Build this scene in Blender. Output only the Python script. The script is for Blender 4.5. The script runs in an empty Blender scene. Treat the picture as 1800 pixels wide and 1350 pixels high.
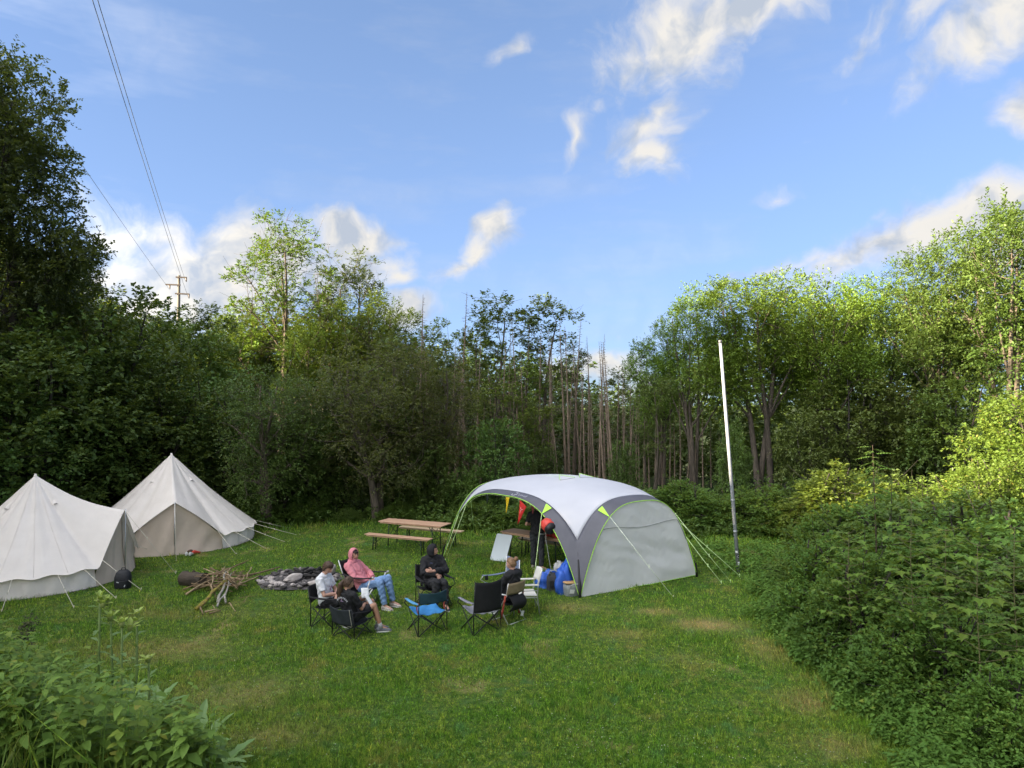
import bpy, math, random
import numpy as np
from mathutils import Vector, Matrix, Euler

scene = bpy.context.scene
COL = scene.collection
R = math.radians

# ------------------------------------------------------------------ camera
CAM_H = 4.5
FPX = 1250.0                      # focal length in pixels of an 1800 px wide picture
PITCH = 1.15
cam_data = bpy.data.cameras.new('camera')
cam_data.sensor_width = 36.0
cam_data.lens = FPX / 1800 * 36
cam_data.clip_start = 0.05
cam_data.clip_end = 3000
cam = bpy.data.objects.new('camera', cam_data)
cam.location = (0, 0, CAM_H)
cam.rotation_euler = (R(90 + PITCH), 0, 0)
COL.objects.link(cam)
scene.camera = cam

# ------------------------------------------------------------------ light
SUN_AZ = R(250)                   # clockwise from +Y: behind the left shoulder
SUN_EL = R(19)
SKY_STRENGTH = 0.059
SUN_STRENGTH = 5.0
sun_dir = Vector((math.sin(SUN_AZ) * math.cos(SUN_EL), math.cos(SUN_AZ) * math.cos(SUN_EL), math.sin(SUN_EL)))
sl = bpy.data.lights.new('sun', 'SUN')
sl.energy = SUN_STRENGTH
sl.angle = R(0.6)
sl.color = (1.0, 0.83, 0.58)
so = bpy.data.objects.new('sun', sl)
so.rotation_euler = sun_dir.to_track_quat('Z', 'Y').to_euler()
so.location = (-30, -20, 30)
COL.objects.link(so)

vs = scene.view_settings
vs.view_transform = 'Standard'
vs.look = 'None'
vs.exposure = 2.75
vs.gamma = 1.0
vs.use_curve_mapping = False
scene.cycles.use_denoising = True
scene.cycles.max_bounces = 6
scene.cycles.diffuse_bounces = 3
scene.cycles.glossy_bounces = 2
scene.cycles.transmission_bounces = 4
scene.cycles.transparent_max_bounces = 4
scene.cycles.sample_clamp_indirect = 6.0

world = bpy.data.worlds.new('World')
scene.world = world
world.use_nodes = True


def pix_dir(px, py):
    """unit direction in the world of a point of the 1800 x 1350 photograph"""
    v = Vector(((px - 900) / FPX, 1.0, (675 - py) / FPX))
    v.rotate(Euler((R(PITCH), 0, 0)))
    return v.normalized()


def ground_pt(px, py, z=0.0):
    d = pix_dir(px, py)
    t = (z - CAM_H) / d.z
    return Vector((d.x * t, d.y * t, z))


def at_depth(px, D):
    d = pix_dir(px, 700)
    return d.x / d.y * D


def z_at(py, D):
    d = pix_dir(900, py)
    return CAM_H + d.z / d.y * D


def build_world():
    nt = world.node_tree
    nt.nodes.clear()
    N, L = nt.nodes, nt.links
    out = N.new('ShaderNodeOutputWorld')
    sky = N.new('ShaderNodeTexSky')
    sky.sky_type = 'NISHITA'
    sky.sun_disc = False
    sky.sun_elevation = SUN_EL
    sky.sun_rotation = SUN_AZ
    sky.altitude = 200
    sky.air_density = 1.0
    sky.dust_density = 0.3
    sky.ozone_density = 1.2
    bg = N.new('ShaderNodeBackground')
    bg.inputs['Strength'].default_value = SKY_STRENGTH
    # soft shoulder: keeps the pale horizon from outshining the blue overhead
    den = N.new('ShaderNodeVectorMath'); den.operation = 'MULTIPLY_ADD'
    L.new(sky.outputs[0], den.inputs[0]); den.inputs[1].default_value = SHOULDER; den.inputs[2].default_value = (1, 1, 1)
    dv = N.new('ShaderNodeVectorMath'); dv.operation = 'DIVIDE'
    L.new(sky.outputs[0], dv.inputs[0]); L.new(den.outputs[0], dv.inputs[1])
    L.new(dv.outputs[0], bg.inputs['Color'])
    tc = N.new('ShaderNodeTexCoord')
    DIR = tc.outputs['Generated']

    def noise(vec, scale, detail, rough=0.55, dist=0.0):
        n = N.new('ShaderNodeTexNoise')
        n.inputs['Scale'].default_value = scale
        n.inputs['Detail'].default_value = detail
        n.inputs['Roughness'].default_value = rough
        n.inputs['Distortion'].default_value = dist
        L.new(vec, n.inputs['Vector'])
        return n

    def math_(op, a, b=None, clamp=False):
        m = N.new('ShaderNodeMath')
        m.operation = op
        m.use_clamp = clamp
        for i, v in enumerate((a, b)):
            if v is None:
                continue
            if isinstance(v, (int, float)):
                m.inputs[i].default_value = v
            else:
                L.new(v, m.inputs[i])
        return m.outputs[0]

    def vmath(op, a, b):
        m = N.new('ShaderNodeVectorMath')
        m.operation = op
        for i, v in enumerate((a, b)):
            if isinstance(v, tuple):
                m.inputs[i].default_value = v
            elif v is not None:
                L.new(v, m.inputs[i])
        return m

    # warp the direction so that cloud outlines are ragged
    w1 = noise(DIR, 7.0, 3.0)
    w1c = vmath('SUBTRACT', w1.outputs['Color'], (0.5, 0.5, 0.5)).outputs[0]
    ws = N.new('ShaderNodeVectorMath'); ws.operation = 'SCALE'
    L.new(w1c, ws.inputs[0]); ws.inputs['Scale'].default_value = 0.11
    WD = vmath('ADD', DIR, ws.outputs[0]).outputs[0]

    # (px, py, half width, half height, tilt degrees, weight)   in pixels of the photograph
    blobs = [
        # big cloud, top
        (1215, 45, 130, 75, -20, 1.0), (1330, 5, 150, 42, -8, .95), (1110, 85, 60, 40, -40, .8), (1160, 110, 45, 45, 0, .8),
        (1400, 30, 60, 30, -50, .55),
        # cloud in the top right corner
        (1540, 40, 85, 45, -35, .62), (1650, 25, 120, 40, -25, .72), (1740, 65, 120, 50, -30, .85), (1800, 20, 90, 60, -30, .9), (1740, 110, 70, 26, -30, .5),
        # hanging wisps
        (1170, 185, 42, 30, -60, .8), (1140, 222, 62, 34, -15, .9), (1158, 268, 60, 36, 25, .9),
        (1010, 235, 50, 20, -50, .72), (1044, 197, 22, 12, -30, .6),
        (915, 90, 50, 22, -30, .62), (705, 122, 40, 22, 10, .40), (1482, 155, 36, 20, -25, .40), (1418, 238, 40, 14, 0, .36),
        (1795, 215, 44, 46, 0, .85), (1375, 332, 58, 18, -15, .50), (1015, 308, 18, 14, 0, .42), (870, 345, 22, 14, 0, .3),
        # long flat bank at the right
        (1690, 395, 190, 52, -15, .95), (1530, 440, 150, 34, -17, .90), (1400, 470, 110, 18, -12, .75), (1760, 450, 160, 60, 0, .9), (1555, 368, 40, 12, -30, .45),
        # low bank at the left
        (215, 395, 60, 40, 0, .95), (295, 412, 62, 34, 0, .85), (388, 408, 46, 22, 0, .75), (345, 500, 165, 80, -8, 1.15), (440, 450, 120, 60, 0, 1.05),
        (250, 520, 60, 44, 0, .9), (385, 372, 20, 10, 0, .5),
        # puff behind the tall tree, and right of it
        (620, 425, 66, 38, 10, 1.1), (660, 475, 70, 42, 10, .9), (560, 470, 90, 60, 0, .9), (700, 492, 34, 24, 0, .9),
        # thin cloud in the middle
        (873, 410, 30, 40, 0, 1.05), (840, 455, 44, 30, -40, .95), (790, 482, 66, 24, -25, .85), (720, 550, 40, 28, 0, .95),
        # low, above the dead trees
        (1060, 640, 70, 34, 0, 1.0), (1010, 660, 60, 30, 0, .9), (1160, 690, 160, 40, 0, .85), (1080, 575, 30, 10, 0, .4),
    ]
    f = None
    for (px, py, a, b, tilt, w) in blobs:
        c = pix_dir(px, py)
        z = c
        x = Vector((0, 0, 1)).cross(z); x.normalize(); x = -x      # towards picture right
        y = z.cross(x); y = -y if y.z < 0 else y
        t = R(-tilt)
        ex = x * math.cos(t) + y * math.sin(t)
        ez = z
        ey = ez.cross(ex)
        rot = Matrix((ex, ey, ez)).transposed().to_euler()
        k = c.y / FPX
        mp = N.new('ShaderNodeMapping'); mp.vector_type = 'TEXTURE'
        mp.inputs['Location'].default_value = c
        mp.inputs['Rotation'].default_value = rot
        mp.inputs['Scale'].default_value = (a * k, b * k, 0.5)
        L.new(WD, mp.inputs['Vector'])
        ln = N.new('ShaderNodeVectorMath'); ln.operation = 'LENGTH'
        L.new(mp.outputs[0], ln.inputs[0])
        m = N.new('ShaderNodeMath'); m.operation = 'MULTIPLY_ADD'
        L.new(ln.outputs['Value'], m.inputs[0]); m.inputs[1].default_value = -0.44 * w; m.inputs[2].default_value = w
        f = m.outputs[0] if f is None else math_('SMOOTH_MAX' if False else 'MAXIMUM', f, m.outputs[0])
    # unseen cloud behind and overhead, laid on thicker to light the shaded camp
    sep = N.new('ShaderNodeSeparateXYZ'); L.new(DIR, sep.inputs[0])
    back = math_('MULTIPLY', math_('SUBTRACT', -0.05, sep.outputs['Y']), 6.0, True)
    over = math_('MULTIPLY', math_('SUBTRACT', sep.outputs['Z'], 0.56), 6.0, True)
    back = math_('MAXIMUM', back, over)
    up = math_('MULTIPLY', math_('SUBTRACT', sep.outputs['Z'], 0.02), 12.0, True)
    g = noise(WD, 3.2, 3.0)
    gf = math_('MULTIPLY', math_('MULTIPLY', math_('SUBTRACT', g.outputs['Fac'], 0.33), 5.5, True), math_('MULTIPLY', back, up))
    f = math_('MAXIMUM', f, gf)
    n2 = noise(WD, 17.0, 7.0, 0.60)
    dens = math_('ADD', f, math_('MULTIPLY', math_('SUBTRACT', n2.outputs['Fac'], 0.5), 1.0))
    mr = N.new('ShaderNodeMapRange'); mr.interpolation_type = 'SMOOTHSTEP'
    L.new(dens, mr.inputs['Value'])
    mr.inputs['From Min'].default_value = 0.30
    mr.inputs['From Max'].default_value = 0.88
    alpha = mr.outputs[0]
    # thin high veil at the left
    vmap = N.new('ShaderNodeMapping'); vmap.inputs['Scale'].default_value = (2.0, 2.0, 9.0); vmap.inputs['Rotation'].default_value = (0, R(-22), 0)
    L.new(DIR, vmap.inputs['Vector'])
    vn = noise(vmap.outputs[0], 1.6, 5.0, 0.6)
    veil = math_('MULTIPLY', math_('MULTIPLY', math_('SUBTRACT', vn.outputs['Fac'], 0.48), 2.2, True), 0.30)
    alpha = math_('MAXIMUM', alpha, veil)
    # light and shade of the cloud from the change of density towards the sun
    off = vmath('ADD', WD, tuple(sun_dir * 0.035)).outputs[0]
    n3 = noise(off, 22.0, 4.0, 0.55)
    n4 = noise(WD, 22.0, 4.0, 0.55)
    lit = math_('ADD', math_('MULTIPLY', math_('SUBTRACT', n4.outputs['Fac'], n3.outputs['Fac']), 3.2), 0.62, True)
    thick = math_('MULTIPLY', math_('SUBTRACT', dens, 0.85), 0.5, True)
    lit = math_('SUBTRACT', lit, thick, True)
    ramp = N.new('ShaderNodeMix'); ramp.data_type = 'RGBA'
    ramp.inputs['A'].default_value = (0.58, 0.65, 0.77, 1)
    ramp.inputs['B'].default_value = (1.0, 0.965, 0.91, 1)
    L.new(lit, ramp.inputs['Factor'])
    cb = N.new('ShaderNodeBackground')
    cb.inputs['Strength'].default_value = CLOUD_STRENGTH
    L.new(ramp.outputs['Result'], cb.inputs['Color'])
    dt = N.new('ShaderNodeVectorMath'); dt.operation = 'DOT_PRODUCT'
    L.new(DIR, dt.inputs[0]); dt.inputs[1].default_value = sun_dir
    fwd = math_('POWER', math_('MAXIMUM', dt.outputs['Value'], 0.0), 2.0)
    L.new(math_('MULTIPLY', math_('ADD', math_('MULTIPLY', fwd, SUNWARD_FILL), 1.0), CLOUD_STRENGTH), cb.inputs['Strength'])
    mix = N.new('ShaderNodeMixShader')
    alpha = math_('MULTIPLY', alpha, math_('MULTIPLY', math_('ADD', sep.outputs['Z'], 0.03), 30.0, True))
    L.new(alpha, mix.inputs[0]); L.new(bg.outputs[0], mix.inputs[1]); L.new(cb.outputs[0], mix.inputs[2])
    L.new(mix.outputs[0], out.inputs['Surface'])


SHOULDER = (.60, .362, .155)
SUNWARD_FILL = 10.0          # extra brightness given to clouds towards the sun, filling the shaded camp
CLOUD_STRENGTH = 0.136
build_world()
world.cycles.sampling_method = 'MANUAL'
world.cycles.sample_map_resolution = 512

# ================================================================== helpers
RNG = np.random.default_rng(11)


def tag(o, label=None, cat=None, group=None, kind=None):
    if label: o['label'] = label
    if cat: o['category'] = cat
    if group: o['group'] = group
    if kind: o['kind'] = kind
    return o


def empty(name, loc=(0, 0, 0), rz=0.0, label=None, cat=None, group=None, sc=1.0):
    o = bpy.data.objects.new(name, None)
    o.empty_display_size = 0.2
    o.location = loc
    o.rotation_euler = (0, 0, rz)
    o.scale = (sc, sc, sc) if isinstance(sc, (int, float)) else sc
    COL.objects.link(o)
    return tag(o, label, cat, group)


def link(name, mesh, parent=None, loc=None, rot=None):
    o = bpy.data.objects.new(name, mesh)
    COL.objects.link(o)
    if parent is not None:
        o.parent = parent
    if loc is not None: o.location = loc
    if rot is not None: o.rotation_euler = rot
    return o


def np_mesh(name, co, faces, mat, smooth=False):
    """co (N,3) float, faces (M,k) int: one mesh, built in one go"""
    me = bpy.data.meshes.new(name)
    co = np.ascontiguousarray(co, dtype=np.float32)
    faces = np.ascontiguousarray(faces, dtype=np.int32)
    m, k = faces.shape
    me.vertices.add(len(co)); me.loops.add(m * k); me.polygons.add(m)
    me.vertices.foreach_set('co', co.ravel())
    me.loops.foreach_set('vertex_index', faces.ravel())
    me.polygons.foreach_set('loop_start', np.arange(0, m * k, k, dtype=np.int32))
    me.polygons.foreach_set('loop_total', np.full(m, k, dtype=np.int32))
    if smooth:
        me.polygons.foreach_set('use_smooth', np.ones(m, dtype=bool))
    me.update(calc_edges=True)
    if mat: me.materials.append(mat)
    return me


class MB:
    """collects simple shapes and links them as one mesh object"""
    def __init__(s):
        s.v, s.f, s.m, s.sm = [], [], [], []
        s.mi = 0

    def add(s, vs, fs, smooth=False):
        o = len(s.v)
        s.v.extend([tuple(p) for p in vs])
        for f in fs:
            s.f.append(tuple(i + o for i in f)); s.m.append(s.mi); s.sm.append(smooth)

    def box(s, c, size, rot=None, bevel=0.0):
        c = Vector(c); h = Vector(size) / 2
        M = rot.to_matrix() if isinstance(rot, Euler) else (rot if rot is not None else Matrix.Identity(3))
        if bevel <= 0:
            P = [c + M @ Vector((x * h.x, y * h.y, z * h.z)) for z in (-1, 1) for y in (-1, 1) for x in (-1, 1)]
            s.add(P, [(0, 2, 3, 1), (4, 5, 7, 6), (0, 1, 5, 4), (2, 6, 7, 3), (0, 4, 6, 2), (1, 3, 7, 5)])
        else:
            b = min(bevel, min(h) * .95)
            rings = []
            for (z, ins) in ((-h.z, b), (-h.z + b, 0), (h.z - b, 0), (h.z, b)):
                X, Y = h.x - ins, h.y - ins
                q = ((X - b, -Y), (X, -Y + b), (X, Y - b), (X - b, Y), (-X + b, Y), (-X, Y - b), (-X, -Y + b), (-X + b, -Y))
                rings.append([c + M @ Vector((x, y, z)) for x, y in q])
            s.loft(rings, closed=True, caps=True, smooth=False)

    def loft(s, rings, closed=True, caps=False, smooth=True):
        n = len(rings[0]); vs = [p for r in rings for p in r]; fs = []
        for i in range(len(rings) - 1):
            for j in range(n if closed else n - 1):
                k = (j + 1) % n
                fs.append((i * n + j, i * n + k, (i + 1) * n + k, (i + 1) * n + j))
        if caps:
            fs.append(tuple(reversed(range(n)))); fs.append(tuple((len(rings) - 1) * n + j for j in range(n)))
        s.add(vs, fs, smooth)

    def tube(s, pts, rad, n=6, caps=True, smooth=True):
        pts = [Vector(p) for p in pts]
        if not hasattr(rad, '__len__'): rad = [rad] * len(pts)
        rings = []; ref = None
        for i, p in enumerate(pts):
            t = (pts[min(i + 1, len(pts) - 1)] - pts[max(i - 1, 0)])
            if t.length < 1e-9: t = Vector((0, 0, 1))
            t.normalize()
            if ref is None:
                ref = Vector((1, 0, 0)) if abs(t.x) < .8 else Vector((0, 1, 0))
            a = ref - t * ref.dot(t); a.normalize(); ref = a
            b = t.cross(a)
            rings.append([p + (a * math.cos(q) + b * math.sin(q)) * rad[i] for q in [2 * math.pi * k / n for k in range(n)]])
        s.loft(rings, True, caps, smooth)

    def grid(s, fn, nu, nv, smooth=True, closed_u=False):
        vs = [fn(i / nu, j / nv) for j in range(nv + 1) for i in range(nu + 1)]
        w = nu + 1
        fs = [(j * w + i, j * w + i + 1, (j + 1) * w + i + 1, (j + 1) * w + i) for j in range(nv) for i in range(nu)]
        s.add(vs, fs, smooth)

    def ball(s, c, r, nu=12, nv=8, M=None, fn=None):
        c = Vector(c); r = Vector((r, r, r)) if isinstance(r, (int, float)) else Vector(r)
        def f(u, v):
            th, ph = 2 * math.pi * u, math.pi * (v - .5)
            d = Vector((math.cos(ph) * math.cos(th), math.cos(ph) * math.sin(th), math.sin(ph)))
            p = Vector((d.x * r.x, d.y * r.y, d.z * r.z))
            if fn: p = fn(d, p)
            if M is not None: p = M @ p
            return c + p
        s.grid(f, nu, nv)

    def mesh(s, name, mats, weld=False):
        me = bpy.data.meshes.new(name)
        me.from_pydata(s.v, [], s.f)
        if not isinstance(mats, (list, tuple)): mats = [mats]
        for m in mats: me.materials.append(m)
        me.polygons.foreach_set('material_index', s.m)
        me.polygons.foreach_set('use_smooth', s.sm)
        if weld:
            import bmesh
            bm = bmesh.new(); bm.from_mesh(me); bmesh.ops.remove_doubles(bm, verts=bm.verts, dist=1e-5); bm.to_mesh(me); bm.free()
        me.update()
        return me

    def build(s, name, mats, parent=None, weld=False, thick=0.0):
        o = link(name, s.mesh(name, mats, weld), parent)
        if thick:
            md = o.modifiers.new('thickness', 'SOLIDIFY'); md.thickness = thick; md.offset = 0
        return o


def smooth01(t):
    t = np.clip(t, 0, 1); return t * t * (3 - 2 * t)


# ------------------------------------------------------------------ materials
MATS = {}


def new_mat(name):
    m = bpy.data.materials.new(name); m.use_nodes = True
    nt = m.node_tree; nt.nodes.clear()
    return m, nt, nt.nodes, nt.links


def mix_rgb(N, L, fac, a, b, blend='MIX'):
    x = N.new('ShaderNodeMix'); x.data_type = 'RGBA'; x.blend_type = blend
    for sock, v in (('Factor', fac), ('A', a), ('B', b)):
        if isinstance(v, (int, float)): x.inputs[sock].default_value = v
        elif isinstance(v, tuple): x.inputs[sock].default_value = (*v[:3], 1)
        else: L.new(v, x.inputs[sock])
    return x.outputs['Result']


def noise_fac(N, L, scale, detail=3, rough=.55, space='Object', stretch=None, lo=.35, hi=.65):
    if space == 'World':
        src = N.new('ShaderNodeNewGeometry').outputs['Position']
    else:
        src = N.new('ShaderNodeTexCoord').outputs['Object']
    if stretch:
        mp = N.new('ShaderNodeMapping'); mp.inputs['Scale'].default_value = stretch
        L.new(src, mp.inputs['Vector']); src = mp.outputs[0]
    n = N.new('ShaderNodeTexNoise'); n.inputs['Scale'].default_value = scale; n.inputs['Detail'].default_value = detail; n.inputs['Roughness'].default_value = rough
    L.new(src, n.inputs['Vector'])
    mr = N.new('ShaderNodeMapRange'); mr.inputs['From Min'].default_value = lo; mr.inputs['From Max'].default_value = hi
    L.new(n.outputs['Fac'], mr.inputs['Value'])
    return mr.outputs[0], n.outputs['Fac']


def surf_mat(name, col, col2=None, scale=6.0, rough=.75, bump=0.0, bscale=None, stretch=None, spec=.3, metal=0.0, transl=0.0, detail=4, bdist=.01):
    """general procedural material: two tones of noise, bump, optional translucency (cloth)"""
    if name in MATS: return MATS[name]
    m, nt, N, L = new_mat(name)
    out = N.new('ShaderNodeOutputMaterial')
    p = N.new('ShaderNodeBsdfPrincipled')
    p.inputs['Roughness'].default_value = rough
    p.inputs['Metallic'].default_value = metal
    p.inputs['Specular IOR Level'].default_value = spec
    col2 = col2 or tuple(c * .82 for c in col)
    fac, raw = noise_fac(N, L, scale, detail, stretch=stretch)
    c = mix_rgb(N, L, fac, col, col2)
    L.new(c, p.inputs['Base Color'])
    if bump:
        b = N.new('ShaderNodeBump'); b.inputs['Strength'].default_value = bump; b.inputs['Distance'].default_value = bdist
        f2, raw2 = noise_fac(N, L, bscale or scale * 3, 4, stretch=stretch)
        L.new(raw2, b.inputs['Height']); L.new(b.outputs[0], p.inputs['Normal'])
    sh = p.outputs[0]
    if transl:
        t = N.new('ShaderNodeBsdfTranslucent'); L.new(c, t.inputs['Color'])
        mx = N.new('ShaderNodeMixShader'); mx.inputs[0].default_value = transl
        L.new(sh, mx.inputs[1]); L.new(t.outputs[0], mx.inputs[2]); sh = mx.outputs[0]
    L.new(sh, out.inputs['Surface'])
    MATS[name] = m
    return m


def leaf_mat(name, c1, c2, c3=None, transl=.35, rough=.5, patch=.9, vary=.25, spec=.35):
    """foliage: every leaf its own tone between c1 and c2, a few of c3; each plant a little different"""
    if name in MATS: return MATS[name]
    m, nt, N, L = new_mat(name)
    out = N.new('ShaderNodeOutputMaterial')
    g = N.new('ShaderNodeNewGeometry'); oi = N.new('ShaderNodeObjectInfo')
    rp = N.new('ShaderNodeValToRGB')
    e = rp.color_ramp.elements
    e[0].position = 0.0; e[0].color = (*c1, 1)
    e[1].position = 0.85; e[1].color = (*c2, 1)
    if c3:
        k = e.new(0.965); k.color = (*c2, 1); k = e.new(0.98); k.color = (*c3, 1)
    L.new(g.outputs['Random Per Island'], rp.inputs[0])
    fac, _ = noise_fac(N, L, patch, 2, space='Object', lo=.3, hi=.7)
    c = mix_rgb(N, L, fac, rp.outputs[0], tuple(x for x in c1))
    hs = N.new('ShaderNodeHueSaturation')
    for sock, mul, add in (('Hue', .05 * vary * 2, .5 - .05 * vary), ('Value', vary * 1.6, 1 - .8 * vary)):
        ma = N.new('ShaderNodeMath'); ma.operation = 'MULTIPLY_ADD'
        L.new(oi.outputs['Random'], ma.inputs[0]); ma.inputs[1].default_value = mul; ma.inputs[2].default_value = add
        L.new(ma.outputs[0], hs.inputs[sock])
    L.new(c, hs.inputs['Color'])
    p = N.new('ShaderNodeBsdfPrincipled'); p.inputs['Roughness'].default_value = rough; p.inputs['Specular IOR Level'].default_value = spec
    L.new(hs.outputs[0], p.inputs['Base Color'])
    t = N.new('ShaderNodeBsdfTranslucent')
    tcol = mix_rgb(N, L, .55, hs.outputs[0], (.30, .36, .03), 'MIX')
    L.new(tcol, t.inputs['Color'])
    mx = N.new('ShaderNodeMixShader'); mx.inputs[0].default_value = transl
    L.new(p.outputs[0], mx.inputs[1]); L.new(t.outputs[0], mx.inputs[2])
    L.new(mx.outputs[0], out.inputs['Surface'])
    MATS[name] = m
    return m


def lawn_colour(N, L):
    """mown grass seen over metres: fresh green, olive and dry straw patches (world position)"""
    f1, _ = noise_fac(N, L, .42, 4, .6, 'World', lo=.40, hi=.62)
    f2, _ = noise_fac(N, L, 2.3, 5, .65, 'World', lo=.42, hi=.66)
    f3, _ = noise_fac(N, L, .75, 3, .6, 'World', stretch=(1, .8, 1), lo=.60, hi=.74)
    c = mix_rgb(N, L, f1, (.150, .300, .032), (.240, .320, .040))
    c = mix_rgb(N, L, f2, c, (.285, .355, .070))
    f4, _ = noise_fac(N, L, 7.5, 4, .7, 'World', lo=.42, hi=.60)
    c = mix_rgb(N, L, f4, c, (.085, .190, .026))
    f6, _ = noise_fac(N, L, 24.0, 3, .7, 'World', lo=.36, hi=.62)
    c = mix_rgb(N, L, f6, mix_rgb(N, L, 1.0, c, (.36, .48, .38), 'MULTIPLY'), mix_rgb(N, L, 1.0, c, (1.55, 1.55, 1.30), 'MULTIPLY'))
    f7, _ = noise_fac(N, L, 1.9, 3, .6, 'World', lo=.58, hi=.70)
    c = mix_rgb(N, L, f7, c, (.120, .275, .075))
    f5, _ = noise_fac(N, L, 1.1, 5, .7, 'World', lo=.56, hi=.70)
    c = mix_rgb(N, L, f5, c, (.33, .31, .085))
    # dry spots: noise, plus more of it along the hedge and in the left foreground
    return c, f3


def make_ground_mat():
    m, nt, N, L = new_mat('lawn_soil')
    out = N.new('ShaderNodeOutputMaterial')
    c, f3 = lawn_colour(N, L)
    dark = mix_rgb(N, L, .72, c, (.030, .045, .014))
    c2 = mix_rgb(N, L, f3, dark, (.26, .21, .09))
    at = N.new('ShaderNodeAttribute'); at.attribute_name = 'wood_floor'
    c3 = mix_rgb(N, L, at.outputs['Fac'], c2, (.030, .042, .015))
    at2 = N.new('ShaderNodeAttribute'); at2.attribute_name = 'dry'
    c3 = mix_rgb(N, L, at2.outputs['Fac'], c3, (.30, .23, .10))
    p = N.new('ShaderNodeBsdfPrincipled'); p.inputs['Roughness'].default_value = .95; p.inputs['Specular IOR Level'].default_value = .1
    L.new(c3, p.inputs['Base Color'])
    b = N.new('ShaderNodeBump'); b.inputs['Strength'].default_value = .8; b.inputs['Distance'].default_value = .05
    _, raw = noise_fac(N, L, 14, 5, .7, 'World'); L.new(raw, b.inputs['Height']); L.new(b.outputs[0], p.inputs['Normal'])
    L.new(p.outputs[0], out.inputs['Surface'])
    return m


def make_grass_mat():
    m, nt, N, L = new_mat('grass_blades')
    out = N.new('ShaderNodeOutputMaterial')
    c, f3 = lawn_colour(N, L)
    g = N.new('ShaderNodeNewGeometry')
    rp = N.new('ShaderNodeValToRGB'); e = rp.color_ramp.elements
    e[0].position = 0; e[0].color = (.42, .48, .45, 1); e[1].position = .9; e[1].color = (1.45, 1.42, 1.2, 1)
    k = e.new(.955); k.color = (1.3, 1.3, 1.1, 1); k = e.new(.965); k.color = (2.3, 1.6, 1.6, 1)
    L.new(g.outputs['Random Per Island'], rp.inputs[0])
    at2 = N.new('ShaderNodeAttribute'); at2.attribute_name = 'dry'
    c = mix_rgb(N, L, at2.outputs['Fac'], c, (.42, .33, .14))
    c = mix_rgb(N, L, 1.0, c, rp.outputs[0], 'MULTIPLY')
    p = N.new('ShaderNodeBsdfPrincipled'); p.inputs['Roughness'].default_value = .55; p.inputs['Specular IOR Level'].default_value = .25
    L.new(c, p.inputs['Base Color'])
    t = N.new('ShaderNodeBsdfTranslucent'); L.new(c, t.inputs['Color'])
    mx = N.new('ShaderNodeMixShader'); mx.inputs[0].default_value = .3
    L.new(p.outputs[0], mx.inputs[1]); L.new(t.outputs[0], mx.inputs[2]); L.new(mx.outputs[0], out.inputs['Surface'])
    return m


# ================================================================== terrain
def ground_h(x, y):
    """height of the ground: level camping lawn, the bank the camera stands on, a wooded slope to the
    left and behind, and a fall to the right behind the dead trees"""
    x = np.asarray(x, dtype=float); y = np.asarray(y, dtype=float)
    toe = 7.7 + 1.5 * smooth01((-x - 2.0) / 2.5) - .4 * smooth01((x - 2) / 3)
    bank = 2.9 * smooth01((toe - y) / 5.2)
    left = 8.5 * smooth01((-x - 15) / 32) * smooth01((y + 30) / 40)
    back = 3.2 * smooth01((y - 27) / 35) * smooth01((-x + 2) / 16)
    drop = -5.0 * smooth01((y - 36) / 45) * smooth01((x + 4) / 12)
    roll = .05 * np.sin(x * .55 + 1) * np.cos(y * .4) * smooth01((y - 9) / 3)
    return bank + left + back + drop + roll


def gz(x, y):
    return float(ground_h(x, y))


def dryness(x, y):
    """worn dry spots in the lawn"""
    x = np.asarray(x, float); y = np.asarray(y, float)
    d = np.zeros_like(x)
    spots = [(3.85, 14.2, .75, .4, .9), (3.1, 15.0, .5, .25, .8), (4.6, 12.7, .45, .7, .55), (4.4, 10.6, .5, .5, .6), (2.2, 13.6, .6, .3, .4), (3.0, 12.3, .5, .4, .3),
             (4.2, 9.3, .5, .4, .55), (-4.4, 10.9, 1.4, .8, .35), (-6.5, 12.8, 1.6, .7, .42), (-3.2, 9.6, .9, .5, .35), (-4.2, 17.0, .4, .4, .2), (1.3, 15.2, .6, .4, .5), (-7.0, 15.0, 2.0, .5, .25)]
    for (a, b, ra, rb, w) in spots:
        q = ((x - a) / ra) ** 2 + ((y - b) / rb) ** 2
        d = np.maximum(d, w * np.exp(-q * 1.2))
    n = .5 + .5 * np.sin(x * 9.1 + 2 * np.sin(y * 5.3)) * np.sin(y * 8.3 + 2 * np.sin(x * 6.1))
    return np.clip(d * (.55 + .75 * n), 0, 1)


def wood_edge(x):
    """y at which the mown lawn ends and the wood begins"""
    x = np.asarray(x, float)
    return np.where(x < -6, 25.2, np.where(x < 4.8, 25.2 - .22 * (x + 6), 22.6)) + .5 * np.sin(x * .9)


def hedge_line(y, ragged=0.0):
    """x of the foot of the hedge on the right"""
    y = np.asarray(y, float)
    return ragged * (.16 * np.sin(y * 2.9) + .12 * np.sin(y * 7.1 + 1)) + np.interp(y, [0, 6, 8.6, 10, 11.7, 14.8, 17.6, 18.4, 19.5], [4.6, 4.7, 4.85, 5.0, 4.95, 5.25, 6.0, 6.9, 12])


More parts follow.
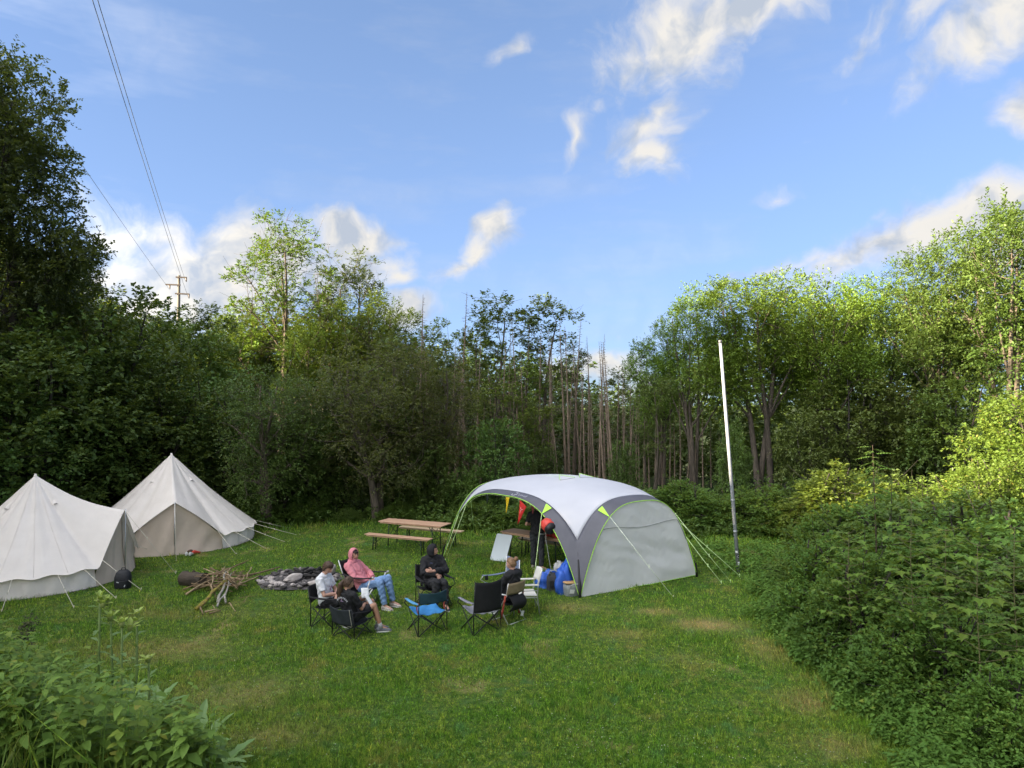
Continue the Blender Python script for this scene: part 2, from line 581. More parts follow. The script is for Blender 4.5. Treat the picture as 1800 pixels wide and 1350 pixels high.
def build_ground():
    xs = np.concatenate([np.linspace(-420, -45, 14)[:-1], np.linspace(-45, -14, 26)[:-1], np.linspace(-14, 10, 130)[:-1], np.linspace(10, 45, 28)[:-1], np.linspace(45, 420, 14)])
    ys = np.concatenate([np.linspace(-300, -20, 8)[:-1], np.linspace(-20, 3, 16)[:-1], np.linspace(3, 27, 130)[:-1], np.linspace(27, 80, 34)[:-1], np.linspace(80, 900, 12)])
    X, Y = np.meshgrid(xs, ys)
    Z = ground_h(X, Y)
    co = np.stack([X, Y, Z], -1).reshape(-1, 3)
    w, h = len(xs), len(ys)
    i, j = np.meshgrid(np.arange(w - 1), np.arange(h - 1))
    a = (j * w + i).ravel()
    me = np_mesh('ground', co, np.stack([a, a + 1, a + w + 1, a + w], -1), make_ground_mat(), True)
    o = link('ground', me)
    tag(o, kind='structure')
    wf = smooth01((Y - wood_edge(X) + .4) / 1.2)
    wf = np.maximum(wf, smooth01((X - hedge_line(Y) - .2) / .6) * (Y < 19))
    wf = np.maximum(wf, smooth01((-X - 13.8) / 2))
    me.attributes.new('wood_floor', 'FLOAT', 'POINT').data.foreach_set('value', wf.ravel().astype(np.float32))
    me.attributes.new('dry', 'FLOAT', 'POINT').data.foreach_set('value', dryness(X, Y).ravel().astype(np.float32))


build_ground()


# ------------------------------------------------------------------ grass
def blades(name, x, y, hgt, wid, mat, lean=.55, rng=RNG):
    n = len(x)
    z = ground_h(x, y) - .004
    a = rng.uniform(0, 2 * math.pi, n)
    la = rng.uniform(0, 2 * math.pi, n); ll = hgt * np.abs(rng.normal(0, lean, n))
    wx, wy = np.cos(a) * wid / 2, np.sin(a) * wid / 2
    base = np.stack([x, y, z], -1)
    side = np.stack([wx, wy, np.zeros(n)], -1)
    tip = base + np.stack([np.cos(la) * ll, np.sin(la) * ll, hgt], -1)
    co = np.stack([base - side, base + side, tip], 1).reshape(-1, 3)
    f = np.arange(n * 3).reshape(-1, 3)
    me = np_mesh(name, co, f, mat)
    me.attributes.new('dry', 'FLOAT', 'POINT').data.foreach_set('value', np.repeat(dryness(x, y), 3).astype(np.float32))
    return me


def build_grass():
    rng = np.random.default_rng(5)
    n = 620000
    # more blades where the lawn is near: spread over y with falling density
    u = rng.uniform(0, 1, n)
    y0, y1 = 7.2, 26.5
    y = 1 / (1 / y0 + u * (1 / y1 - 1 / y0))
    x = rng.uniform(-.80, .80, n) * y
    keep = (y < wood_edge(x) + .6) & (x < hedge_line(y) + .7) & (x > -15)
    # clear of the fire pit and the tent floors
    keep &= ((x + 5.29) ** 2 + (y - 17.85) ** 2 > 1.02 ** 2)
    keep &= ((x + 10.85) ** 2 + (y - 22.7) ** 2 > 2.4 ** 2) & ((x + 11.9) ** 2 + (y - 17.8) ** 2 > 1.95 ** 2)
    x, y = x[keep], y[keep]
    tall = .043 + .020 * np.sin(x * 1.7 + 2 * np.sin(y * .9)) * np.sin(y * 1.3)
    tall = tall + .10 * smooth01((y - wood_edge(x) + 1.6) / 1.6) + .05 * smooth01((x - hedge_line(y) + .7) / .7)
    tall = tall + .05 * np.exp(-(((x - 1.3) / 3.4) ** 2 + ((y - 19.5) / 2.4) ** 2) * 1.5)
    tuft = np.sin(x * 11 + 3 * np.sin(y * 7.3)) * np.sin(y * 12.7 + 3 * np.sin(x * 5.9)) + .6 * np.sin(x * 23.1 + 2 * np.sin(y * 17)) * np.sin(y * 21.7)
    tall = tall * (1 + .55 * np.clip(tuft, -.8, 1.2))
    hgt = tall * rng.uniform(.5, 1.6, len(x))
    wid = rng.uniform(.006, .011, len(x)) * np.clip(y / 9.0, 1, 2.4)
    me = blades('grass', x, y, hgt, wid, make_grass_mat())
    o = link('grass', me)
    tag(o, 'short mown grass of the camping meadow', 'grass', kind='stuff')
    # clover and daisies: small pale flower heads in the lawn
    n = 1500
    u = rng.uniform(0, 1, n); y = 1 / (1 / 7.8 + u * (1 / 21 - 1 / 7.8)); x = rng.uniform(-.75, .6, n) * y
    keep = (x < hedge_line(y) - .1) & (np.sin(x * 1.1) + np.sin(y * 1.9 + x) > -.5) & ((x + 5.29) ** 2 + (y - 17.85) ** 2 > 1.1 ** 2) & ((x + 11.9) ** 2 + (y - 17.8) ** 2 > 2.1 ** 2) & (x > -12) & ((x + 10.85) ** 2 + (y - 22.7) ** 2 > 2.6 ** 2)
    x, y = x[keep], y[keep]; n = len(x)
    z = ground_h(x, y) + rng.uniform(.035, .065, n); r = rng.uniform(.005, .009, n)
    oct_ = np.array([(1, 0, 0), (0, 1, 0), (-1, 0, 0), (0, -1, 0), (0, 0, .8), (0, 0, -.8)])
    co = (np.stack([x, y, z], -1)[:, None, :] + oct_[None] * r[:, None, None]).reshape(-1, 3)
    fb = np.array([(0, 1, 4), (1, 2, 4), (2, 3, 4), (3, 0, 4), (1, 0, 5), (2, 1, 5), (3, 2, 5), (0, 3, 5)])
    f = (fb[None] + (np.arange(n) * 6)[:, None, None]).reshape(-1, 3)
    o = link('clover_flowers', np_mesh('clover_flowers', co, f, surf_mat('clover_white', (.55, .58, .45))))
    tag(o, 'tiny whitish clover heads scattered in the mown lawn', 'clover', kind='stuff')
    # broad low leaves (plantain, clover) among the blades
    n = 26000
    u = rng.uniform(0, 1, n); y = 1 / (1 / 7.4 + u * (1 / 20 - 1 / 7.4)); x = rng.uniform(-.78, .62, n) * y
    cl = np.sin(x * 2.3 + np.sin(y * 3.1) * 1.5) * np.sin(y * 2.7 + np.sin(x * 1.9))
    keep = (x < hedge_line(y) + .4) & (cl + rng.uniform(-.5, .5, n) > .15) & ((x + 5.29) ** 2 + (y - 17.85) ** 2 > 1.1 ** 2) & ((x + 11.9) ** 2 + (y - 17.8) ** 2 > 2.1 ** 2) & (x > -13) & ((x + 10.85) ** 2 + (y - 22.7) ** 2 > 2.6 ** 2)
    x, y = x[keep], y[keep]; n = len(x)
    P = np.stack([x, y, ground_h(x, y) + rng.uniform(.01, .045, n)], -1)
    D = rng.normal(0, 1, (n, 3)); D[:, 2] = np.abs(D[:, 2]) * .35; D /= np.linalg.norm(D, axis=1)[:, None]
    UPV = rng.normal(0, .25, (n, 3)); UPV[:, 2] += 1
    co, f = leaf_quads(P, D, UPV, rng.uniform(.02, .045, n), .6, rng)
    o = link('lawn_herbs', np_mesh('lawn_herbs', co, f, leaf_mat('lawn_herb', (.10, .23, .035), (.18, .32, .055), patch=.5, vary=0)))
    tag(o, 'low clover and plantain leaves growing in the lawn', 'herbs', kind='stuff')


# ------------------------------------------------------------------ leaves
def leaf_quads(P, D, UP, length, ratio, rng, fold=.22):
    """one folded leaf (two triangles sharing the midrib) per row: P base, D direction, UP rough normal"""
    n = len(P)
    length = np.broadcast_to(np.asarray(length, float), (n,))
    S = np.cross(D, UP); S /= (np.linalg.norm(S, axis=1)[:, None] + 1e-9)
    Nn = np.cross(S, D)
    w = length * ratio * .5
    tip = P + D * length[:, None]
    mid = P + D * (length * .45)[:, None]
    lift = Nn * (w * fold * 2)[:, None]
    a = mid + S * w[:, None] + lift
    b = mid - S * w[:, None] + lift
    co = np.stack([P, a, tip, b], 1).reshape(-1, 3)
    i = (np.arange(n) * 4)[:, None]
    f = np.concatenate([i + np.array([[0, 1, 2]]), i + np.array([[0, 2, 3]])], 1).reshape(-1, 3)
    return co, f


def sprays(C, Rr, twigs, per, length, ratio, rng, up=.25, droop=.25, flat=.75, spread=.95, out_dir=None):
    """clumps of leafy twigs: C (M,3) clump centres, Rr (M,) radii"""
    M = len(C)
    tw = max(1, twigs)
    c = np.repeat(C, tw, 0); r = np.repeat(Rr, tw)
    n = len(c)
    d = rng.normal(0, 1, (n, 3)); d /= np.linalg.norm(d, axis=1)[:, None]
    rad = rng.uniform(0.1, 1, n) ** .5
    start = c + d * (r * rad * .72)[:, None] * np.array([1, 1, flat])
    td = d * .9 + np.array([0, 0, up]) + rng.normal(0, .45, (n, 3))
    if out_dir is not None:
        td = td + np.repeat(out_dir, tw, 0) * .6
    td /= np.linalg.norm(td, axis=1)[:, None]
    tl = r * rng.uniform(.35, .8, n) * spread
    k = per
    t = (np.arange(k) + .6) / k
    base = start[:, None, :] + td[:, None, :] * (tl[:, None] * t[None])[:, :, None]
    base[:, :, 2] -= (tl[:, None] * (t[None] ** 2)) * droop
    sd = np.cross(td, np.array([0, 0, 1.0])); sd /= (np.linalg.norm(sd, axis=1)[:, None] + 1e-6)
    sign = np.where(np.arange(k) % 2 == 0, 1, -1)
    ld = td[:, None, :] * .55 + sd[:, None, :] * sign[None, :, None] * .85 + rng.normal(0, .3, (n, k, 3))
    ld[:, :, 2] -= .18
    ld /= np.linalg.norm(ld, axis=2)[:, :, None]
    nrm = rng.normal(0, .38, (n, k, 3)); nrm[:, :, 2] += 1.0
    ln = length * rng.uniform(.65, 1.25, (n, k))
    return leaf_quads(base.reshape(-1, 3), ld.reshape(-1, 3), nrm.reshape(-1, 3), ln.ravel(), ratio, rng)


def poisson_pts(rng, n, sampler, dmin):
    pts = []
    tries = 0
    while len(pts) < n and tries < n * 60:
        tries += 1
        p = sampler()
        if all((p[0] - q[0]) ** 2 + (p[1] - q[1]) ** 2 + (p[2] - q[2]) ** 2 > dmin * dmin for q in pts):
            pts.append(p)
    return np.array(pts)


def limb(mb, a, b, ra, rb, rng, sag=.12, n=5, bend=.08):
    a, b = Vector(a), Vector(b); ln = (b - a).length
    off = Vector(rng.normal(0, bend, 3)) * ln
    mid = (a + b) / 2 + off + Vector((0, 0, -sag * ln))
    pts, rs = [], []
    for i in range(n + 1):
        t = i / n
        pts.append(a * (1 - t) ** 2 + mid * 2 * t * (1 - t) + b * t * t); rs.append(ra + (rb - ra) * t)
    mb.tube(pts, rs, 6 if ra > .05 else 4, caps=False)
    return pts


def tree_meshes(seed, H, crown, nclump, clump_r, twigs, per, leaf, ratio, mat, bark, trunk_r=.16, stems=1, z0=.3, sway=.35, up=.25, flat=.75,
                min_d=.8, dead=0.0, stem_spread=.5, vase=False, spread=.95, extra_twigs=0):
    """crown: function rng -> point (a clump centre).  Returns trunk mesh, crown mesh"""
    rng = np.random.default_rng(seed)
    C = poisson_pts(rng, nclump, lambda: crown(rng), min_d * clump_r)
    Rr = clump_r * rng.uniform(.7, 1.3, len(C))
    tb = MB()
    ends = []
    for s in range(stems):
        a = rng.uniform(0, 2 * math.pi)
        tilt = stem_spread * (1 if stems > 1 else .3)
        top = Vector((math.cos(a) * tilt * H * .3, math.sin(a) * tilt * H * .3, H * rng.uniform(.80, .9)))
        root = Vector((rng.normal(0, .12) * stems, rng.normal(0, .12) * stems, -.25)) if stems > 1 else Vector((0, 0, -.25))
        pts, rs = [], []
        ph = rng.uniform(0, 6, 2)
        for i in range(11):
            t = i / 10
            p = root.lerp(top, t) + Vector((math.sin(t * 4 + ph[0]) - math.sin(ph[0]), math.sin(t * 3.3 + ph[1]) - math.sin(ph[1]), 0)) * sway * t * .6
            pts.append(p); rs.append(trunk_r * (1.25 if i == 0 else 1) * (1 - .88 * t) + .012)
        tb.tube(pts, rs, 8, caps=False)
        ends.append((pts, rs))
    # main limbs reach for groups of clumps, thinner branches leave them for the single clumps
    nl = max(3, min(len(C) // 7, 16))
    seeds = [int(rng.integers(len(C)))]
    while len(seeds) < nl:
        dd = np.min(np.stack([np.linalg.norm(C - C[q], axis=1) for q in seeds]), 0)
        seeds.append(int(np.argmax(dd)))
    grp = np.argmin(np.stack([np.linalg.norm(C - C[q], axis=1) for q in seeds]), 0)
    for q in range(nl):
        mem = C[grp == q]
        if len(mem) == 0: continue
        g = Vector(mem.mean(0))
        pts, rs = min(ends, key=lambda e: min((Vector((p.x, p.y, 0)) - Vector((g.x, g.y, 0))).length for p in e[0]))
        hd = math.hypot(g.x, g.y)
        zz = g.z - hd * (rng.uniform(.8, 1.3) if vase else rng.uniform(.35, .8)) - .06 * H
        zz = max(H * z0 * rng.uniform(.9, 1.25), min(zz, H * .84))
        i = min(range(len(pts)), key=lambda k: abs(pts[k].z - zz))
        lp = limb(tb, pts[i], g, max(.022, rs[i] * .55), max(.014, rs[i] * .2), rng, sag=.05 if not vase else -.04, n=6)
        for c in mem:
            c = Vector(c)
            j = min(range(2, len(lp)), key=lambda k: (lp[k] - c).length + .25 * (len(lp) - k) * .1)
            j = max(2, j - 1)
            limb(tb, lp[j], c, max(.010, rs[i] * .17), .006, rng, sag=.03, n=4, bend=.10)
            for e in range(extra_twigs):
                k = c + Vector(rng.normal(0, clump_r * .8, 3)) + Vector((0, 0, clump_r * .4))
                limb(tb, c, k, .010, .004, rng, n=2)
    tm = tb.mesh('trunk', bark)
    if dead > 0:
        sel = rng.uniform(0, 1, len(C)) > dead
        C, Rr = C[sel], Rr[sel]
    od = C - np.array([0, 0, H * .45]); od /= (np.linalg.norm(od, axis=1)[:, None] + 1e-6)
    co, f = sprays(C, Rr, twigs, per, leaf, ratio, rng, up=up, flat=flat, out_dir=od, spread=spread)
    return tm, np_mesh('crown', co, f, mat)


def ellipsoid_crown(cx, cy, cz, rx, ry, rz, shell=.55, zmin=0.0):
    def f(rng):
        while True:
            d = rng.normal(0, 1, 3); d /= np.linalg.norm(d)
            r = rng.uniform(.78, 1.0) if rng.uniform() < shell else rng.uniform(.25, .8)
            p = np.array([cx + d[0] * rx * r, cy + d[1] * ry * r, cz + d[2] * rz * r])
            if p[2] > zmin: return p
    return f


def dome_crown(rx, rz, zb=.15, shell=.6):
    """rounded bush standing on the ground"""
    def f(rng):
        d = rng.normal(0, 1, 3); d /= np.linalg.norm(d); d[2] = abs(d[2])
        r = rng.uniform(.75, 1.0) if rng.uniform() < shell else rng.uniform(.3, .8)
        return np.array([d[0] * rx * r, d[1] * rx * r, zb + d[2] * rz * r])
    return f


def multi_crown(parts):
    fs = [(w, ellipsoid_crown(*p)) for (w, p) in parts]
    tot = sum(w for w, _ in fs)
    def f(rng):
        u = rng.uniform(0, tot)
        for w, g in fs:
            if u < w: return g(rng)
            u -= w
        return fs[-1][1](rng)
    return f

# ================================================================== trees and shrubs
BARK = surf_mat('bark_grey', (.13, .105, .08), (.07, .058, .044), 9, .9, bump=.6, stretch=(1, 1, .25), bscale=18)
BARK_PALE = surf_mat('bark_pale', (.25, .185, .13), (.13, .098, .072), 7, .9, bump=.5, stretch=(1, 1, .3))
BARK_DARK = surf_mat('bark_dark', (.05, .043, .034), (.028, .025, .02), 9, .9, bump=.6, stretch=(1, 1, .25))
TWIG_GREY = surf_mat('twig_grey', (.20, .16, .12), (.13, .10, .08), 7, .9)
TWIG_RUST = surf_mat('twig_rust', (.22, .13, .08), (.13, .08, .055), 7, .9)

L_HAZEL = leaf_mat('leaf_hazel', (.058, .108, .024), (.115, .185, .040), patch=.45, spec=.25, transl=.2)
L_MID = leaf_mat('leaf_mid', (.070, .125, .024), (.125, .195, .038), patch=.45, transl=.25)
L_ASH = leaf_mat('leaf_ash', (.090, .150, .016), (.175, .250, .026), (.24, .22, .03), patch=.4, transl=.20)
L_YELLOW = leaf_mat('leaf_yellow', (.098, .160, .024), (.175, .240, .040), (.28, .20, .05), patch=.6, transl=.42)
L_BROWN = leaf_mat('leaf_brown', (.066, .076, .026), (.115, .120, .038), (.15, .10, .04), patch=.4)
L_IVY = leaf_mat('leaf_ivy', (.046, .062, .022), (.092, .110, .034), (.16, .15, .03), patch=.3, transl=.3)
L_HEDGE = leaf_mat('leaf_hedge', (.062, .128, .024), (.140, .235, .042), (.22, .24, .04), patch=.9, rough=.6, spec=.2)
L_NETTLE = leaf_mat('leaf_nettle', (.082, .160, .028), (.165, .270, .046), (.24, .26, .04), patch=1.2, rough=.6, spec=.2)
L_MAPLE = leaf_mat('leaf_maple', (.115, .195, .026), (.180, .265, .040), (.26, .17, .06), patch=1.0, rough=.45, transl=.45)
L_OAK = leaf_mat('leaf_oak', (.080, .115, .024), (.135, .170, .038), (.17, .13, .04), patch=.5, transl=.2)

KIND = {}




# big ivy-clad ash on the left
KIND['ivy_ash'] = (16.0,) + tree_meshes(3, 16.0, multi_crown([(.40, (0, 0, 7.5, 3.2, 3.2, 6.0)), (.36, (0, 0, 12.4, 3.3, 3.3, 3.4)), (.16, (1.9, -.5, 8.8, 2.2, 2.2, 1.7)), (.08, (-1.4, 0, 14.6, 1.6, 1.6, 1.3))]),
     230, .95, 24, 9, .19, .55, L_IVY, BARK_DARK, .34, stems=2, z0=.2, sway=.7, up=.05, min_d=.58, stem_spread=.16)
# tall open tree in the middle left, bare ascending twigs at the top
KIND['open_ash'] = (12.5,) + tree_meshes(8, 12.5, multi_crown([(.42, (0, 0, 5.6, 4.6, 4.2, 2.9)), (.34, (0, 0, 8.9, 3.2, 3.0, 2.4)), (.24, (-.3, 0, 11.3, 2.0, 2.0, 1.2))]),
     135, .66, 17, 8, .15, .55, L_ASH, BARK, .20, stems=2, z0=.14, sway=.5, vase=True, min_d=.75, stem_spread=.22, extra_twigs=3, dead=.08)
# round-headed ashes on the right, several stems
for i, sd in enumerate((21, 34, 47)):
    KIND['round_ash%d' % i] = (11.0,) + tree_meshes(sd, 11.0, multi_crown([(.55, (0, 0, 8.3, 4.1, 3.8, 2.6)), (.18, (-2.6, -.6, 6.2, 2.0, 2.2, 1.6)), (.13, (2.2, .4, 5.8, 2.0, 2.0, 1.6))]),
         108, .96, 34, 9, .155, .52, L_ASH, BARK, .20, stems=3, z0=.26, sway=.6, vase=True, min_d=.72, stem_spread=.40, flat=.62)
# tall slim trees among the dead spruces
for i, sd in enumerate((5, 6)):
    KIND['slim_tree%d' % i] = (12.0,) + tree_meshes(sd, 12.0, multi_crown([(.62, (0, 0, 10.0, 1.75, 1.75, 1.9)), (.38, (.3, 0, 6.3, 1.3, 1.3, 2.6))]),
         44, .55, 16, 7, .17, .6, L_OAK, BARK, .13, stems=1, z0=.34, sway=.5, vase=True, min_d=.8, extra_twigs=2)
# dark hazels, and thorns with twisted trunks
for i, sd in enumerate((61, 62, 63)):
    KIND['hazel%d' % i] = (6.0,) + tree_meshes(sd, 6.0, ellipsoid_crown(0, 0, 3.1, 2.7, 2.6, 2.8, .6, .5),
         80, .72, 20, 8, .165, .72, L_HAZEL, BARK_DARK, .10, stems=4, z0=.06, sway=.3, min_d=.68, stem_spread=.45, flat=.6, up=.1)
for i, sd in enumerate((71, 72)):
    KIND['thorn%d' % i] = (7.0,) + tree_meshes(sd, 7.0, multi_crown([(.7, (0, 0, 4.6, 2.7, 2.6, 2.2)), (.42, (0, 0, 2.5, 2.5, 2.5, 1.5))]),
         130, .66, 26, 8, .10, .6, L_BROWN, BARK, .17, stems=2, z0=.2, sway=.75, min_d=.54, stem_spread=.3, extra_twigs=2, up=.05)
# shrubs
for i, (sd, rx, H) in enumerate(((81, 1.5, 2.2), (82, 1.35, 2.3), (83, 1.7, 2.0))):
    KIND['shrub%d' % i] = (H,) + tree_meshes(sd, H, dome_crown(rx, H - .45, .2), 76, .42, 26, 8, .100, .62, L_HEDGE, BARK_DARK, .035, stems=5, z0=.05, sway=.15, min_d=.6, stem_spread=.8, extra_twigs=1)


def put(knd, name, px, D, top=None, label=None, cat='tree', group=None, rz=0.0, mat=None, w=1.0, H=None, bark=None, x=None):
    Hn, tm, cm = KIND[knd]
    X = at_depth(px, D) if x is None else x
    b = gz(X, D)
    h = (z_at(top, D) - b) if H is None else H
    s = h / Hn
    e = empty(name, (X, D, b), rz, label, cat, group, sc=(s * w, s * w, s))
    t = link('trunk', tm, e)
    c = link('crown', cm, e)
    for o, m in ((c, mat), (t, bark)):
        if m is not None:
            o.material_slots[0].link = 'OBJECT'; o.material_slots[0].material = m
    return e


G_LEFT = 'trees rising behind the bell tents'
G_MID = 'dark trees and bushes at the back edge of the meadow'
G_RIGHT = 'tall ashes on the right'
G_SHRUB = 'shrubs at the foot of the wood'

# ---- left
put('ivy_ash', 'ash_tree', 8, 25, 92, 'tallest tree, dark and ivy-clad, at the left edge of the photo', group=G_LEFT, rz=.4, w=.72)
put('ivy_ash', 'ash_tree', -150, 27, 60, 'dark tree cut by the left border beside the tallest ivy-clad one', group=G_LEFT, rz=2.4)
put('ivy_ash', 'ash_tree', 85, 30, 440, 'shorter dark tree filling in behind the tallest ivy-clad ash', group=G_LEFT, rz=4.0)
put('hazel0', 'hazel_tree', 30, 22.5, 560, 'dark hazel at the left border above the nearer bell tent', group=G_LEFT, rz=.3, w=.9)
put('hazel1', 'hazel_tree', 128, 25.6, 540, 'dark hazel with pale drooping shoots below the ivy-clad ash', group=G_LEFT, rz=1.3, w=.9)
put('hazel2', 'hazel_tree', 205, 28, 498, 'dark pointed hazel whose top meets the sky left of the utility pole', group=G_LEFT, rz=2.0, w=.75, mat=L_MID)
put('hazel0', 'hazel_tree', 285, 33, 545, 'bushy tree with sunlit top hiding the foot of the utility pole', group=G_LEFT, rz=3.3, w=.85, mat=L_MID)
put('hazel1', 'hazel_tree', 345, 37, 556, 'small rounded tree just right of the utility pole', group=G_LEFT, rz=4.1, w=.7, mat=L_MID)
put('slim_tree0', 'young_tree', 370, 36, 525, 'narrow dark young tree right of the utility pole', group=G_LEFT, rz=1, w=.9, mat=L_HAZEL)
put('hazel2', 'hazel_tree', 215, 26.2, 640, 'dark hazel directly behind the peak of the rear bell tent', group=G_LEFT, rz=5.2, w=1.0)
put('hazel1', 'hazel_tree', 300, 27.5, 660, 'mid green hazel standing behind the right slope of the rear bell tent', group=G_LEFT, rz=.2, w=.95, mat=L_MID)
put('hazel0', 'hazel_tree', 95, 24.4, 690, 'low dark hazel between the peaks of the two bell tents', group=G_LEFT, rz=2.8, w=1.05)
put('hazel2', 'hazel_tree', -40, 21.5, 650, 'dark hazel cut by the left border behind the nearer tent', group=G_LEFT, rz=3.9, w=1.0)
put('hazel1', 'hazel_tree', 385, 29.5, 640, 'dark hazel between the rear bell tent and the forked tree', group=G_LEFT, rz=2.2, w=.9)
put('hazel0', 'hazel_tree', 165, 33, 590, 'dark bushy tree high on the slope below the open sky', group=G_LEFT, rz=1.1, w=1.1)

# ---- middle left
put('open_ash', 'ash_tree', 505, 42, 383, 'tall airy sunlit ash with bare twigs at its top', group=G_MID, rz=0.0, w=.95)
put('open_ash', 'ash_tree', 610, 45, 445, 'darker thin-topped tree leaning right of the airy sunlit ash', group=G_MID, rz=2.1, w=.9, mat=L_OAK)
put('round_ash1', 'ash_tree', 430, 43, 545, 'lower sunlit ash at the left foot of the airy ash', group=G_MID, rz=1.0, w=.75)
put('round_ash2', 'ash_tree', 655, 42, 505, 'rounded green tree right of the airy ash above the brown thorn', group=G_MID, rz=2.6, w=.75)
put('round_ash0', 'ash_tree', 560, 41, 560, 'sunlit ash crown below the airy ash', group=G_MID, rz=3.6, w=.8)
put('thorn0', 'thorn_tree', 478, 25.6, 640, 'dark tree with a forked twisted trunk right of the rear bell tent', group=G_MID, rz=.9, w=.9, mat=L_HAZEL)
put('thorn1', 'thorn_tree', 668, 26.5, 585, 'brownish twiggy thorn with twisted trunk behind the beer table', group=G_MID, rz=.4, w=.95)
put('thorn0', 'thorn_tree', 575, 28.5, 655, 'dark thorn between the forked tree and the brownish thorn', group=G_MID, rz=2.4, w=1.0, mat=L_HAZEL)
put('thorn1', 'thorn_tree', 745, 28.5, 600, 'brown thorn at the left end of the dead spruces', group=G_MID, rz=3.1, w=.85)
put('hazel2', 'hazel_tree', 600, 27.2, 770, 'green bush at the lawn edge behind the left bench', group=G_MID, rz=.7, w=.9, mat=L_HAZEL)
put('hazel1', 'hazel_tree', 762, 27.0, 775, 'green hazel at the lawn edge behind the right end of the beer table', group=G_MID, rz=1.7, w=.85, mat=L_MID)
put('hazel0', 'hazel_tree', 872, 27.5, 725, 'dense green hazel behind the left arch of the shelter', group=G_MID, rz=2.7, w=.72, mat=L_HAZEL)
put('hazel2', 'hazel_tree', 822, 26.5, 820, 'low green hazel left of the shelter roof', group=G_MID, rz=5.0, w=.9, mat=L_MID)

put('hazel1', 'hazel_tree', 535, 27.0, 705, 'dark leafy hazel right of the forked tree', group=G_MID, rz=3.4, w=.9, mat=L_HAZEL)
put('hazel0', 'hazel_tree', 700, 28.0, 690, 'green hazel right of the brownish thorn', group=G_MID, rz=5.4, w=.85, mat=L_MID)

# ---- tall slim living trees among the dead spruces
G_SLIM = 'living trees among the dead spruces'
put('slim_tree0', 'oak_tree', 885, 36, 508, 'left one of the two tall oaks rising over the dead spruces', group=G_SLIM, rz=.5, w=1.15)
put('slim_tree1', 'oak_tree', 958, 37, 515, 'right one of the two tall oaks rising over the dead spruces', group=G_SLIM, rz=2.2, w=1.2)
put('slim_tree1', 'oak_tree', 845, 38, 560, 'yellowish oak left of the two tall oaks', group=G_SLIM, rz=1.1, w=1.0, mat=L_ASH)
put('slim_tree0', 'oak_tree', 925, 34, 625, 'half-height leafy oak between the two tall oaks', group=G_SLIM, rz=3.9, w=1.2, mat=L_ASH)
put('slim_tree1', 'oak_tree', 1010, 38, 598, 'thin oak with a sparse top right of the two tall oaks', group=G_SLIM, rz=4.4, w=.75)
put('slim_tree0', 'oak_tree', 1090, 40, 640, 'thin low-topped oak behind the right-hand dead spruces', group=G_SLIM, rz=4.9, w=.9)
put('slim_tree1', 'oak_tree', 770, 40, 560, 'dark oak between the two brown spruce tips', group=G_SLIM, rz=5.6, w=1.1, mat=L_MID)
put('slim_tree0', 'oak_tree', 1135, 38, 600, 'slim oak in the gap beside the tall ashes', group=G_SLIM, rz=.9, w=.8, mat=L_ASH)
put('hazel1', 'hazel_tree', 955, 31, 770, 'dark hazel behind the top of the shelter roof', group=G_MID, rz=4.6, w=.6, mat=L_HAZEL)

put('slim_tree0', 'oak_tree', 868, 32, 668, 'leafy young oak left of the shelter roof, branches spreading left', group=G_SLIM, rz=1.9, w=1.6, mat=L_ASH)
put('slim_tree1', 'oak_tree', 945, 31.5, 700, 'leafy young oak directly above the shelter roof', group=G_SLIM, rz=3.3, w=1.5, mat=L_ASH)
put('hazel2', 'hazel_tree', 1095, 31, 775, 'green bush among the dead trunks above the right arch', group=G_MID, rz=1.2, w=.6, mat=L_HAZEL)
put('slim_tree0', 'oak_tree', 1150, 33, 655, 'young oak at the right end of the dead stand', group=G_SLIM, rz=2.9, w=1.3, mat=L_OAK)

# ---- right
put('round_ash0', 'ash_tree', 1330, 34, 472, 'broad round-headed ash with several stems behind the flagpole', group=G_RIGHT, rz=.3, w=.82)
put('round_ash1', 'ash_tree', 1225, 35, 505, 'ash at the left end of the tall group, sunlit on its left', group=G_RIGHT, rz=2.3, w=.62)
put('round_ash2', 'ash_tree', 1440, 33, 480, 'dense dark ash right of the flagpole ash', group=G_RIGHT, rz=1.4, w=.74)
put('round_ash0', 'ash_tree', 1545, 34.5, 482, 'ash with yellowish top in the middle of the tall group', group=G_RIGHT, rz=2.9, w=.70)
put('round_ash1', 'ash_tree', 1655, 31, 440, 'tall ash left of the one at the right border', group=G_RIGHT, rz=4.0, w=.68, mat=L_MID)
put('round_ash2', 'ash_tree', 1775, 28, 335, 'tallest ash at the right border of the photo', group=G_RIGHT, rz=5.0, w=.66, mat=L_MID)
put('round_ash0', 'ash_tree', 1900, 27, 320, 'ash cut by the right border of the photo', group=G_RIGHT, rz=5.7, w=.7, mat=L_MID)
put('round_ash1', 'ash_tree', 1160, 37, 585, 'small ash left of the tall group beside the dead spruces', group=G_RIGHT, rz=.8, w=.62)
put('hazel0', 'hazel_tree', 1500, 31, 640, 'dark understorey tree below the yellowish ash top', group=G_RIGHT, rz=1.9, w=.85, mat=L_OAK)
put('hazel1', 'hazel_tree', 1600, 30, 660, 'dark understorey tree left of the big bright bush', group=G_RIGHT, rz=.5, w=.8, mat=L_OAK)
put('hazel2', 'hazel_tree', 1420, 30, 720, 'dark understorey tree right of the flagpole stems', group=G_RIGHT, rz=3.0, w=.75, mat=L_OAK)
put('hazel0', 'hazel_tree', 1690, 27.5, 650, 'dark tree directly behind the big bright bush', group=G_RIGHT, rz=4.2, w=.8, mat=L_MID)
put('hazel2', 'hazel_tree', 1285, 29, 735, 'small pale leafy tree behind the middle of the flagpole', group=G_RIGHT, rz=5.1, w=.45, mat=L_MID)
